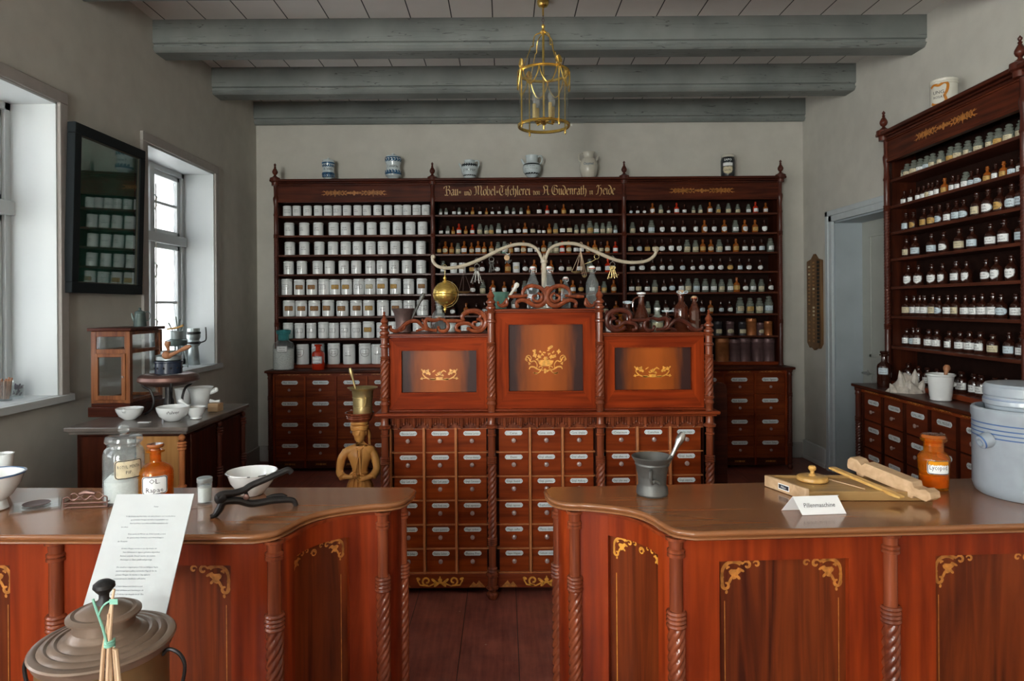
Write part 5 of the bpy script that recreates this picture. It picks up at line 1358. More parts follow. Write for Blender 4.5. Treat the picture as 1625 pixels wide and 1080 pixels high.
mb = MB(); mb.lathe([(.044,0),(.050,.002),(.052,.006),(.050,.014),(.046,.017),(.030,.018),(.0005,.019)], 32); mb.build('disc', M['yellow_wood'], t)
mb = MB(); mb.lathe([(.013,.017),(.012,.020),(.007,.026),(.007,.034),(.012,.039),(.0135,.045),(.010,.052),(.0005,.054)], 20); mb.build('knob', M['yellow_wood'], t)
def bar(name, label, cat, a, b, wdt, hgt, m, shape=None, side=None):
    a = Vector(a); b = Vector(b); d = (b-a); L_ = d.length; d.normalize(); s = d.cross(Vector((0,0,1))).normalized(); up = s.cross(d).normalized()
    mb = MB(); ol = shape or [(0,-.5),(1,-.5),(1,.5),(0,.5)]
    n = len(ol); vs_ = [tuple(d*(u*L_)+up*(v_*hgt)+s*(k*wdt/2)) for k in (-1,1) for u, v_ in ol]
    mb.add(vs_, [tuple(range(n)), tuple(reversed(range(n, 2*n)))]+[(i, n+i, n+(i+1) % n, (i+1) % n) for i in range(n)])
    o = mb.build(name, m, smooth=0, bevel=.0025); o.location = a; tag(o, label, cat); return o
a_ = P(1352, 732, 2.40); b_ = P(1486, 787, 2.125)
bar('pill_cutter', 'thick pale wooden pill cutter bar with shaped handles propped on the pill board', 'tool', a_, b_, .050, .050, M['pale_wood'],
    [(0,-.2),(.015,-.42),(.13,-.42),(.14,-.62),(.22,-.62),(.235,-.45),(.72,-.45),(.74,-.62),(.80,-.62),(.82,-.42),(.95,-.45),(1,-.15),(.98,.2),(.92,.32),(.86,.15),(.80,.15),(.78,.45),(.22,.45),(.18,.2),(.12,.45),(.03,.45),(0,.2)])
a_ = P(1318, 741, 2.385); b_ = P(1432, 789, 2.145)
bar('wooden_lath', 'thin pointed wooden lath lying across the pill board', 'lath', a_, b_, .026, .010, M['yellow_wood'], [(0,-.3),(.06,-.5),(.80,-.5),(.86,-.7),(1,-.4),(1,.3),(.86,.5),(.06,.5),(0,.2)])
a_ = P(1313, 752, 2.335); b_ = P(1373, 778, 2.205); a_.z = b_.z = ZT+.034
bar('pill_strand', 'thin pale strip lying beside the round roller on the board', 'strip', a_, b_, .004, .004, M['pale_wood'])
# tent card
q = on(1303, 816, ZT)
t = thing('tent_card', 'folded white card reading Pillenmaschine on right counter', 'sign', q, .085)
w_ = .152; mb = MB(); hh = .052; dy = .020
def tc(u, v, s=1, o_=0): return (u+(.0 if s > 0 else -.03*(0)), (v/hh*dy if s > 0 else 2*dy-v/hh*dy)-o_*.93, v+o_*.3)
for (s, sft) in ((1, 0), (-1, -.028)):
    p = [(-w_/2+.004+ (sft), (0 if s > 0 else 2*dy+.012), 0), (w_/2+sft, (0 if s > 0 else 2*dy+.012), 0), (w_/2-.006, dy, hh), (-w_/2-.004, dy, hh)]
    if s > 0: p[0] = (-w_/2+.016, 0, 0); p[1] = (w_/2+.006, 0, 0); p[2] = (w_/2-.012, dy, hh)
    mb.add(p+[(x, y+.001, z) for x, y, z in p], [(0,1,2,3),(7,6,5,4),(0,4,5,1),(1,5,6,2),(2,6,7,3),(3,7,4,0)])
mb.build('card', M['card'], t, smooth=0)
mb = MB(); put_text(mb, 'Pillenmaschine', .0125, lambda u, v: (u+.0, (v+.027)/hh*dy-.0012, v+.027), wmax=.105); mb.build('printed_text', M['ink'], t, smooth=0)
v = on(1482, 774, ZT)
t = thing('medicine_bottle', 'wide-necked amber bottle labelled Lycopod. standing on right counter', 'bottle', v, face(v))
R = .050
mb = MB(); mb.lathe([(R*.85,0),(R*.90,.006),(R*.95,.06),(R,.100),(R*.97,.112),(R*.80,.124),(R*.62,.130),(R*.62,.160),(R*.80,.166),(R*.84,.172),(R*.80,.176),(R*.58,.176),(R*.56,.128),(R*.92,.105),(R*.86,.01),(.0005,.008)], 36); mb.build('body', M['g_amber_t'], t)
mb = MB(); mb.lathe([(.0005,.009),(R*.85,.010),(R*.88,.05),(.0005,.055)], 28); mb.build('contents', M['c_ochre'], t)
mb = MB(); mb.lathe([(R*.55,.150),(R*.57,.174),(R*.78,.177),(R*.80,.182),(R*.70,.188),(.0005,.190)], 28); mb.build('stopper', M['g_amber'], t)
lab_part(t, R*.975, .082, .074, .048, 'rect', ['Lycopod.'], 'lab_white', th=.34, rz=.35)
t = thing('stoneware_crock', 'large grey stoneware crock with blue bands and lid at right counter end', 'crock', (1.765, 2.25, ZT), 0)
R = .160
mb = MB(); mb.lathe([(.145,0),(.152,.006),(R,.03),(R,.255),(.163,.262),(.163,.285),(.158,.292),(.150,.292),(.148,.28),(.146,.03),(.0005,.02)], 48); mb.build('body', M['stone'], t)
mb = MB(); mb.lathe([(.118,.270),(.122,.300),(.128,.304),(.128,.318),(.124,.330),(.128,.335),(.128,.362),(.120,.372),(.05,.378),(.0005,.379)], 44); mb.build('lid', M['stone'], t)
mb = MB()
for z in (.198,.212,.226,.243): mb.lathe([(.1604,z-.002),(.1612,z),(.1604,z+.002)], 48)
mb.lathe([(.129,.3195),(.1255,.322),(.1265,.3245)], 44)
mb.build('blue_bands', M['stone_blue'], t)
mb = MB(); hx, hy = -.160, -.03
mb.lathe([(.024,-.012),(.026,0),(.022,.022),(.014,.024),(.014,0)], 24, c= (hx-.004, hy, .190), M=Matrix.Rotation(-PI/2-.35, 4, 'Y') @ Matrix.Rotation(0, 4, 'X')); mb.build('lug_handle', M['stone'], t)
mb = MB(); mb.lathe([(.013,.010),(.022,.0225),(.0235,.018)], 24, cap=False, c= (hx-.004, hy, .190), M=Matrix.Rotation(-PI/2-.35, 4, 'Y')); mb.build('lug_rim', M['stone_blue'], t)

# --- back worktop
t = thing('glass_jar', 'large turquoise glass jar of white granules at left end of back cabinet', 'jar', (P(450, 550, 6.53).x, 6.53, .986), 0)
R = .100
mb = MB(); mb.lathe([(R*.95,0),(R,.008),(R,.235),(R*.9,.262),(R*.62,.278),(R*.50,.29),(R*.50,.345),(R*.62,.35),(R*.62,.358),(R*.48,.358)], 32); mb.build('body', M['g_clear'], t)
mb = MB(); mb.lathe([(R*.49,.285),(R*.52,.29),(R*.53,.343),(R*.66,.348),(R*.68,.362),(R*.72,.372),(R*.72,.385),(R*.5,.392),(.0005,.393)], 28); mb.build('stopper', M['g_turq'], t)
mb = MB(); mb.lathe([(.0005,.006),(R*.95,.008),(R*.96,.200),(R*.5,.212),(.0005,.208)], 28); mb.build('contents', mat('white granules', (.78,.80,.78), .9, noise=.25, nscale=120, bump=.6), t)
lab_part(t, R, .205, .105, .062, 'rect', ['Natrium', 'bicarbon.'], 'lab_white', th=.2, rz=.15)
t = thing('medicine_bottle', 'ruby red glass bottle with white label on left part of back worktop', 'bottle', (P(505, 550, 6.53).x, 6.53, .986), 0)
R = .062
mb = MB(); mb.lathe([(R*.95,0),(R,.005),(R,.150),(R*.9,.168),(R*.55,.180),(R*.42,.188),(R*.42,.222),(R*.62,.226),(R*.62,.232),(R*.4,.232)], 28); mb.build('body', M['g_red'], t)
mb = MB(); mb.lathe([(R*.40,.230),(R*.62,.236),(R*.66,.244),(.0005,.248)], 20); mb.build('stopper', M['g_red'], t)
lab_part(t, R, .095, .108, .075, 'rect', ['PULV.', 'LYCOPOD.', 'comp.'], 'lab_white', th=.19)
# --- jars on top of the back shelf unit
M['delft'] = mat('faience white glaze', (.60,.68,.70), .2, coat=.6, noise=.05)
M['delft_b'] = mat('faience blue painting', (.03,.10,.20), .25, coat=.5, noise=.5, nscale=30)
M['faience_k'] = mat('black faience painting', (.02,.025,.03), .25, coat=.5)
M['cream_gl'] = mat('cream glaze', (.64,.61,.52), .2, coat=.6, noise=.04)
def top_jar(name, label, cat, px, Y, prof, m, bands, deco, lines, rtxt, ztxt, hw, extra=None, rz=None, z=2.861, wt=None, inkm='ink'):
    X = P(px, 260, Y).x; t = thing(name, label, cat, (X, Y, z), face((X, Y)) if rz is None else rz)
    mb = MB(); mb.lathe(prof, 28); mb.build('body', m, t)
    if bands:
        mb = MB()
        for b in bands: mb.lathe([(r+.0012, zz) for r, zz in b], 28)
        mb.build('painted_band', M[deco], t)
    if lines:
        mb = MB(); f = wrap_f(rtxt, ztxt, .0016); L = len(lines)
        for i, s in enumerate(lines): put_text(mb, s, hw, f, 0, ((L-1)/2-i)*hw*1.6, wmax=wt or rtxt*1.7)
        mb.build('lettering', M[inkm], t, smooth=0)
    if extra: extra(t)
    return t
def swags(t, r, zs, n=7, m='delft_b', amp=.012):
    mb = MB(); f = wrap_f(r, 0, .0018)
    for z in zs:
        for i in range(n):
            u = (i-(n-1)/2)*r*2.6/n
            blob(mb, u, z, r*.15, amp, f, 0, 0, 3); blob(mb, u+r*.18, z-amp*.9, r*.07, amp*.4, f)
    mb.build('painted_ornament', M[m], t, smooth=0)
top_jar('faience_jar', 'small blue and white faience jar, leftmost on top of the back shelf unit', 'jar', 521, 6.76,
 [(.040,0),(.045,.01),(.040,.03),(.060,.05),(.064,.075),(.058,.10),(.056,.14),(.064,.17),(.064,.195),(.058,.205),(.058,.215),(.03,.225),(.012,.228),(.012,.238),(.0005,.24)], M['delft'],
 [[(.062,.060),(.064,.075),(.060,.088)],[(.061,.165),(.064,.178),(.064,.190)]], 'delft_b', ['B. Vern.'], .057, .122, .024, lambda t: swags(t, .062, (.05,.155), 7))
top_jar('faience_jar', 'tall blue and white faience jar, second from left atop the shelf unit', 'jar', 624, 6.76,
 [(.050,0),(.055,.01),(.050,.03),(.078,.055),(.084,.085),(.074,.115),(.070,.165),(.082,.195),(.084,.225),(.074,.24),(.074,.25),(.04,.262),(.014,.266),(.014,.278),(.0005,.28)], M['delft'],
 [[(.080,.062),(.084,.074),(.084,.080)],[(.082,.222),(.082,.232),(.078,.238)]], 'delft_b', ['Lenitiv.'], .071, .142, .030, lambda t: swags(t, .083, (.088,.208), 7, amp=.016))
def jug_parts(side_handle, spout, m, zt, r, rim):
    def fn(t):
        mb = MB(); s = side_handle
        mb.tube(smooth_path([(s*rim*.9,0,zt-.012),(s*(rim+.03),0,zt+.0),(s*(rim+.042),0,zt-.03),(s*(rim+.035),0,zt-.065),(s*r*.86,0,zt-.09)], 5), .0075, 10); mb.build('handle', m, t)
        mb = MB(); s = spout
        mb.tube([(s*r*.80,0,zt-.095),(s*(r+.004),0,zt-.06),(s*(r+.020),0,zt-.030)], [.014,.011,.009], 12); mb.build('spout', m, t)
    return fn
def both(*fs):
    def fn(t):
        for f_ in fs: f_(t)
    return fn
top_jar('faience_jug', 'white faience syrup jug with black lettering and ornament bands, atop the shelf unit', 'jug', 745, 6.76,
 [(.050,0),(.055,.008),(.058,.03),(.080,.08),(.086,.115),(.080,.15),(.058,.175),(.052,.182),(.054,.205),(.050,.207),(.048,.18)], M['delft'],
 None, None, ['SYR. Flor.'], .083, .100, .036, both(jug_parts(1, -1, M['delft'], .205, .084, .052), lambda t: swags(t, .082, (.150,), 9, 'faience_k', .012), lambda t: swags(t, .066, (.052,), 8, 'faience_k', .010)))
top_jar('faience_jug', 'pale blue faience jug with dark lettering, atop the middle of shelf unit', 'jug', 844, 6.76,
 [(.050,0),(.055,.008),(.035,.025),(.060,.045),(.088,.085),(.094,.12),(.086,.155),(.062,.178),(.058,.19),(.062,.235),(.066,.248),(.060,.25),(.055,.20)], M['delft'],
 [[(.089,.145),(.0865,.153),(.082,.160)]], 'faience_k', ['ol. Lilior'], .090, .120, .034, both(jug_parts(1, -1, M['delft'], .245, .086, .062), lambda t: swags(t, .074, (.062,), 7, 'faience_k', .010)))
top_jar('stoneware_jug', 'plain cream jug with blue lettering, standing right of the pale blue jug', 'jug', 934, 6.76,
 [(.048,0),(.054,.008),(.078,.05),(.092,.11),(.090,.16),(.070,.205),(.052,.222),(.050,.235),(.056,.265),(.066,.278),(.060,.280),(.048,.235)], M['cream_gl'],
 None, None, ['Oxymel'], .091, .150, .026, both(jug_parts(-1, 1, M['cream_gl'], .268, .078, .058)), wt=.10, inkm='delft_b')
top_jar('painted_jar', 'black painted jar with white cartouche and white lid atop right bay', 'jar', 1155, 6.76,
 [(.055,0),(.060,.005),(.062,.02),(.070,.04),(.072,.18),(.066,.205),(.058,.215)], M['faience_k'],
 None, None, ['SAPO', 'VIRID.'], .0725, .165, .022, lambda t: (MB().lathe([(.058,.213),(.066,.216),(.066,.235),(.056,.245),(.0005,.247)], 28).build('lid', M['cream_gl'], t),
   (lambda mb: (label_mesh(mb, 'shield', .105, .085, None, .0720, .078, ['NATR.'], th=.2), mb.build('cartouche', [M['lab_cream'], M['ink']], t, smooth=0)))(MB()),
   (lambda mb: (label_mesh(mb, 'rect', .105, .035, None, .0720, .136, [''], th=.2), mb.build('cartouche', [M['lab_white'], M['ink']], t, smooth=0)))(MB())), inkm='lab_white')
def tj(t):
    mb = MB(); f = wrap_f(.081, 0, .002)
    for p in ([(-.05,.06),(-.02,.045),(.02,.05),(.04,.07),(.032,.10),(.045,.13),(.05,.17),(.03,.185),(.0,.17),(-.03,.18),(-.055,.165)],):
        ribbon(mb, smooth_path(p, 5), .016, f)
    mb.build('painted_ornament', mat('orange painting', (.55,.20,.02), .3, coat=.5), t, smooth=0)
u_ = ray_u(1498, 150, .165+.12); pj = rloc(u_, .285, 2.861)
t = thing('painted_jar', 'white lidded jar with orange scroll cartouche atop the right wall unit', 'jar', pj, face(pj)-.35)
mb = MB(); mb.lathe([(.074,0),(.081,.006),(.081,.175),(.078,.182),(.084,.186),(.084,.196),(.078,.2)], 32); mb.build('body', M['porc_warm'], t)
mb = MB(); mb.lathe([(.080,.199),(.083,.204),(.083,.216),(.078,.220),(.03,.226),(.012,.228),(.014,.236),(.0005,.24)], 32); mb.build('lid', M['porc_warm'], t)
tj(t)
mb = MB(); f = wrap_f(.081, .112, .002); put_text(mb, 'UNG.', .022, f, 0, .014); put_text(mb, 'ROSAT', .016, f, 0, -.018); mb.build('lettering', M['ink'], t, smooth=0)
# --- right worktop
v = Vector((2.765, 4.865, .986))
t = thing('medicine_bottle', 'tall dark amber bottle with pale label at far end of right worktop', 'bottle', v, face(v)+.5)
R = .048
mb = MB(); mb.lathe([(R*.95,0),(R,.006),(R,.150),(R*.9,.165),(R*.5,.180),(R*.42,.188),(R*.42,.225),(R*.66,.229),(R*.66,.238),(R*.4,.238)], 28); mb.build('body', M['g_brown'], t)
mb = MB(); mb.lathe([(R*.4,.236),(R*.5,.243),(R*.62,.252),(R*.5,.262),(.0005,.264)], 20); mb.build('stopper', M['g_brown'], t)
lab_part(t, R, .118, .070, .050, 'rect', ['TINCT.', 'AMARA'], 'lab_blue', rz=-.7)
v = Vector((2.755, 4.56, .986))
mb = MB(); rnd = random.Random(3)
n = 22; mlist = []
base = []
for j in range(9):
    z = j/8
    for i in range(n):
        a = 2*PI*i/n; k = (1-z)**.8; rr = .115*k*(1+.16*math.sin(3*a+2*z)+.10*math.sin(7*a+z*9))+.002
        mlist.append((rr*math.cos(a)-.02*z, rr*.62*math.sin(a), .135*z*(1+.0*a)))
mb.add(mlist, [(j*n+i, j*n+(i+1) % n, (j+1)*n+(i+1) % n, (j+1)*n+i) for j in range(8) for i in range(n)]+[tuple(reversed(range(n)))])
for (x, y, z, h, a) in ((-.09,-.02,.0,.06,-.6),(-.045,-.03,.05,.10,-.2),(.03,-.01,.07,.09,.15),(.07,.0,.03,.06,.5),(.0,-.04,.03,.06,0)):
    mb.tube([(x,y,z),(x+a*h*.4,y-.01,z+h*.6),(x+a*h*.7,y,z+h)], [.03,.018,.002], 8)
mb.ball((-.01,-.045,.045), .030, 14, sc=(1,.5,1.1))
o = mb.build('sea_shell', mat('chalky shell', (.52,.47,.41), .55, noise=.25, nscale=22, bump=.6)); o.location = v
tag(o, 'large whitish spiny sea shell lying on the right worktop beside the white mortar', 'shell'); o.rotation_euler = (0,0,RA+1.3)
v = Vector((2.735, 4.19, .986))
mortar('mortar', 'tall white porcelain mortar with wooden pestle handle on right worktop', v,
 [(.055,0),(.060,.004),(.058,.012),(.062,.03),(.070,.120),(.074,.150),(.082,.156),(.082,.164),(.076,.166),(.066,.14),(.055,.03),(.0005,.02)], M['porc'], 0,
 ((.01,0,.04), (.062,.03,.215), .013), M['handle_wood'], lambda mb: mb.ball((.074,-.012,.10), .017, 12))
# --- on the desk
YD = 3.86
def dk(px, z, Y=YD): return Vector((P(px, 500, Y).x, Y, z))
DL, DC = 1.4455, 1.5785
mortar('mortar', 'brown bronze mortar with pestle on the left part of the desk top', dk(640, DL),
 [(.040,0),(.046,.004),(.043,.03),(.046,.07),(.054,.11),(.066,.136),(.068,.140),(.064,.140),(.050,.11),(.035,.03),(.0005,.02)], M['bronze_br'], 0, ((.02,0,.02), (.118,.02,.228), .009), M['bronze'])
mortar('mortar', 'small green mortar with pale pestle behind the tall middle panel', dk(795, DC),
 [(.028,0),(.034,.003),(.030,.015),(.038,.04),(.043,.085),(.048,.096),(.045,.098),(.038,.085),(.030,.04),(.0005,.02)], M['green'], 0, ((.02,0,.03), (.100,.02,.148), .010), M['porc_warm'])
def swing_bottle(px, z, r, h, label, m='g_clear', stop='porc', Y=YD, faceted=True):
    t = thing('swing_top_bottle', label, 'bottle', dk(px, z, Y), .2)
    mb = MB(); mb.lathe([(r*.92,0),(r,.004),(r,h*.55),(r*.92,h*.62),(r*.5,h*.76),(r*.36,h*.84),(r*.36,h*.90),(r*.5,h*.905),(r*.5,h*.93),(r*.3,h*.93)], 10 if faceted else 20); mb.build('body', M[m], t, smooth=30)
    mb = MB(); mb.lathe([(r*.3,h*.925),(r*.46,h*.94),(r*.5,h*.965),(r*.4,h*.99),(.0005,h)], 14); mb.build('stopper', M[stop], t)
    mb = MB(); q = r*.55
    mb.tube([(-q,0,h*.86),(-q*1.1,0,h*.95),(-q*.5,0,h*1.0),(q*.5,0,h*1.0),(q*1.1,0,h*.95),(q,0,h*.86),(0,-q*1.1,h*.84)], .0013, 5); mb.build('wire_clasp', M['steel'], t)
    mb = MB(); mb.lathe([(r*.5,h*.93),(r*.52,h*.937),(r*.5,h*.944)], 14); mb.build('rubber_ring', M['c_red'], t)
    return t
swing_bottle(846, DC, .036, .245, 'clear swing-top bottle, left one of the pair by the holder pole')
swing_bottle(872, DC, .036, .245, 'clear swing-top bottle, right one of the pair by the holder pole')
swing_bottle(940, DC, .038, .245, 'clear swing-top bottle alone near the right end of desk centre')
swing_bottle(898, DC, .029, .185, 'small clear swing-top bottle behind the right loop of middle cresting', Y=3.9)
def small_bottle(px, z, r, h, m, label, sm=None, bow=None, jug=False, Y=YD, name='glass_bottle', contents=None):
    t = thing(name, label, 'jug' if jug else 'bottle', dk(px, z, Y), .1)
    if jug: prof = [(r*.95,0),(r,.006),(r*.98,h*.2),(r*.75,h*.42),(r*.4,h*.62),(r*.30,h*.72),(r*.30,h*.9),(r*.40,h*.92),(r*.4,h*.96),(r*.28,h*.96)]
    else: prof = [(r*.94,0),(r,.004),(r,h*.52),(r*.9,h*.60),(r*.5,h*.68),(r*.38,h*.73),(r*.38,h*.85),(r*.55,h*.87),(r*.55,h*.90),(r*.35,h*.90)]
    mb = MB(); mb.lathe(prof, 20); mb.build('body', M[m], t)
    mb = MB(); mb.lathe([(r*.33,h*.89),(r*.36,h*.93),(r*.5,h*.95),(r*.5,h*.985),(r*.3,h),(.0005,h)], 14); mb.build('stopper', M[sm or m], t)
    if contents: mb = MB(); mb.lathe([(.0005,.004),(r*.9,.006),(r*.9,h*.35),(.0005,h*.36)], 16); mb.build('contents', M[contents], t)
    if bow:
        mb = MB()
        for s in (-1, 1): mb.tube(smooth_path([(0,-r*.4,h*.9),(s*.014,-r*.5,h*.96),(s*.030,-r*.5,h*.97),(s*.030,-r*.5,h*.93),(s*.012,-r*.5,h*.92),(0,-r*.4,h*.9)], 4), .0022, 5)
        mb.build('ribbon_bow', M[bow], t)
    if jug: mb = MB(); mb.tube(smooth_path([(-r*.3,0,h*.88),(-r*.85,0,h*.80),(-r*.95,0,h*.6),(-r*.78,0,h*.45)], 5), .005, 8); mb.build('handle', M[m], t)
    return t
small_bottle(696, DL, .038, .182, 'g_clear', 'clear glass bottle with ring stopper before the brass sphere')
small_bottle(717, DL, .024, .080, 'g_clear', 'tiny clear bottle right of the ring-stoppered bottle, on desk left', contents='c_white', Y=3.84)
small_bottle(817, DC, .020, .075, 'g_clear', 'tiny stoppered bottle beside the green mortar on the desk', contents='c_white')
small_bottle(1018, DL, .054, .225, 'g_brown_t', 'reddish brown jug bottle with white cap on desk right part', sm='porc', jug=True)
small_bottle(1081, DL, .040, .235, 'g_brown_t', 'tall brown bottle with pale ribbon bow on desk right part', sm='cork', bow='lab_blue')
swing_bottle(1102, DL, .034, .200, 'brown swing-top bottle at right end of the desk top', m='g_brown_t', stop='cork')
small_bottle(1043, DL, .036, .135, 'g_clear_s', 'squat clear bottle with white stopper right of the brown jug', sm='porc', contents='c_cream')
small_bottle(1058, DL, .024, .120, 'g_brown_t', 'small brown bottle with pale bow between squat bottle and tall bottle', sm='porc', bow='lab_blue', Y=3.92)
small_bottle(996, DL, .036, .175, 'g_brown_t', 'small dark bottle with pale bow left of the brown jug', sm='lab_blue', bow='lab_blue', Y=3.9)
small_bottle(984, DL, .026, .100, 'g_amber_t', 'small amber bottle seen through the right cresting loop', contents='c_ochre')
o = MB(); o.box(-.022,.022,-.016,.016,0,.045); o = o.build('paper_box', M['card'], bevel=.002); o.location = dk(966, DL, 3.82); tag(o, 'small white box beside the inner post on desk right part', 'box')

# --- holder with two curved arms
t = thing('hanging_stand', 'cream lacquered stand with two curved arms on the desk centre', 'stand', dk(864, DC, 3.88))
R0 = Vector(t.location); YA = 3.88
mb = MB(); zt = P(864, 414, YA).z-R0.z
mb.lathe([(.045,0),(.045,.006),(.02,.014),(.016,.03),(.0155,.20),(.018,.205),(.0155,.21),(.0155,zt-.012),(.021,zt-.01),(.021,zt+.004),(.014,zt+.006),(.005,zt+.03),(.0005,zt+.045)], 20); mb.build('pole', M['beige_metal'], t)
AL = [(680+x/6.75, 380+y/6.75) for x, y in [(1222,232),(1200,170),(1160,105),(1095,62),(1000,48),(900,60),(760,110),(600,190),(450,255),(330,290),(200,305),(110,290),(55,245),(42,195),(50,185)]]
AR = [(860+x/6.75, 380+y/6.75) for x, y in [(35,232),(50,170),(80,108),(140,65),(230,42),(350,45),(450,75),(600,140),(750,205),(880,238),(1000,245),(1120,228),(1200,175),(1222,125)]]
for A in (AL, AR):
    pts = smooth_path([tuple(P(x, y, YA)-R0) for x, y in A], 5); n = len(pts)
    mb = MB(); mb.tube(pts, [lerp(.0085, .0105, math.sin(PI*i/n)) for i in range(n)], 10)
    e = pts[-1]
    if A is AL: mb.ball(e, .014, 12)
    else: mb.lathe([(.010,-.004),(.016,.004),(.022,.020),(.020,.022),(.008,.012)], 14, e)
    mb.build('arm', M['beige_metal'], t)
def arm_z(px):
    for A in (AL, AR):
        q = smooth_path(A, 6)
        for i in range(3*6 if A is AR else 4*6, len(q)-1):
            if min(q[i][0], q[i+1][0]) <= px <= max(q[i][0], q[i+1][0]): return P(px, lerp(q[i][1], q[i+1][1], .5), YA).z
    return 1.8
def hook(mb, z): mb.tube([(0,0,z-.012)]+[(.010*math.sin(a), 0, z+.010-.010*math.cos(a)+0) for a in (PI*.2, PI*.6, PI, PI*1.4, PI*1.75)], .0016, 6)
def hang(px, nm, label, cat):
    z = arm_z(px); return thing(nm, label, cat, (P(px, 430, YA).x, YA, z)), z
# brass sphere
t, z = hang(706, 'brass_sphere', 'polished brass sphere with finials hanging from the stand, left end', 'sphere')
c = P(705.5, 466, YA); dz = c.z-z
mb = MB(); mb.ball((0,0,dz), .071, 32); mb.lathe([(.0715,-.003),(.0735,0),(.0715,.003)], 36, (0,0,dz)); mb.build('ball', M['brass'], t, smooth=60)
for s in (1,-1):
    mb = MB(); mb.lathe([(.014,.068),(.012,.076),(.006,.080),(.010,.088),(.010,.094),(.005,.099),(.004,.106),(.0005,.112)], 14, (0,0,dz), M=Matrix.Diagonal((1,1,s,1))); mb.build('finial', M['brass'], t)
mb = MB(); mb.tube([(.078*math.sin(a), .0, dz-.002-.078*math.cos(a)) for a in [lerp(0, PI, i/16) for i in range(17)]], .0022, 6); mb.tube([(0,0,dz+.074),(0,0,dz+.11),(0,0,-.012)], .002, 6); hook(mb, 0); mb.build('hoop', M['brass_old'], t)
def hand_scale(px, label, bottoms, mtl, rot=0):
    t, z = hang(px, 'hand_scales', label, 'scales'); mb = MB(); hook(mb, 0)
    mb.tube([(0,0,-.01),(0,0,-.03)], .0015, 5)
    for (dx, dzz, r) in bottoms:
        for k in range(3):
            a = k*2*PI/3+.4; mb.tube([(0,0,-.03),(dx+r*math.cos(a), r*math.sin(a), dzz)], .0011, 4)
    mb.build('cords', mtl, t)
    for (dx, dzz, r) in bottoms:
        mb = MB(); mb.lathe([(.0005,dzz-.012),(r*.6,dzz-.009),(r,dzz),(r*.97,dzz+.0005),(r*.55,dzz-.007),(.0005,dzz-.010)], 20, (dx,0,0)); mb.build('pan', M['brass_old'], t)
    return t, z
hand_scale(736, 'small hand scales with cords hanging beside the brass sphere', [(.003,-.150,.042)], M['bronze_br'])
t_, z_ = hand_scale(922, 'brass hand scales with strings hanging from the right arm', [(-.028,-.150,.030),(.020,-.175,.014)], M['straw'])
def keys(px, label, n, L0, m, seed, plate_=False):
    rnd = random.Random(seed); t, z = hang(px, 'key_bunch', label, 'keys')
    mb = MB(); hook(mb, 0); rc = -.030; mb.tube([(.014*math.cos(a), .004*math.sin(a*2), rc+.014*math.sin(a)) for a in [2*PI*i/14 for i in range(14)]], .0016, 6, closed=True)
    mb.tube([(0,0,-.008),(0,0,rc+.014)], .0013, 5); mb.build('ring', M['steel'], t)
    for i in range(n):
        mb = MB(); a = (i-(n-1)/2)*.22+rnd.uniform(-.05,.05); L_ = L0*rnd.uniform(.8,1.1); dx, dzz = math.sin(a), -math.cos(a); y = rnd.uniform(-.008,.008)
        b = Vector((dx*.012, y, rc-.012)); e = b+Vector((dx*L_, 0, dzz*L_))
        cb = b+Vector((dx*.008,0,dzz*.008)); mb.tube([tuple(cb+Vector((.010*math.cos(q), 0, .010*math.sin(q)))) for q in [2*PI*k/10 for k in range(10)]], .0024, 6, closed=True)
        mb.tube([tuple(b+Vector((dx*.016,0,dzz*.016))), tuple(e)], .0030, 7)
        s = Vector((-dzz, 0, dx)); q = e-Vector((dx*.012,0,dzz*.012))
        mb.tube([tuple(q), tuple(q+s*.014)], [.0045,.0045], 4); mb.build('key', m, t)
    if plate_: mb = MB(); mb.lathe([(.0005,-.001),(.016,-.001),(.016,.001),(.0005,.001)], 20, (-.006,-.012,rc-.034), M=Matrix.Rotation(PI/2, 4, 'X')); mb.build('tag_disc', M['cork'], t)
keys(757, 'bunch of long pale keys on the left arm, nearest the brass sphere', 4, .085, M['steel'], 1)
keys(780, 'small dark bunch of keys, second from the brass sphere', 3, .060, M['bronze'], 2)
keys(806, 'bunch of keys with round brass tag on the left arm', 3, .055, M['bronze'], 5, True)
keys(972, 'bunch of brass spoons and scissors hanging from the right arm', 4, .085, M['brass_old'], 9)
t, z = hang(947, 'chain_hook', 'thin iron hook and ring hanging near the right arm middle', 'hook')
mb = MB(); hook(mb, 0); mb.tube([(.014*math.cos(a), 0, -.026+.014*math.sin(a)) for a in [2*PI*i/12 for i in range(12)]], .0016, 6, closed=True); mb.tube([(0,0,-.010),(0,0,-.014)], .0015, 5); mb.build('ring', M['brass_old'], t)
mb = MB(); mb.tube([(-.004,0,-.040),(-.03,0,-.055),(-.07,0,-.068)], .0014, 5); mb.build('chain', M['brass_old'], t)

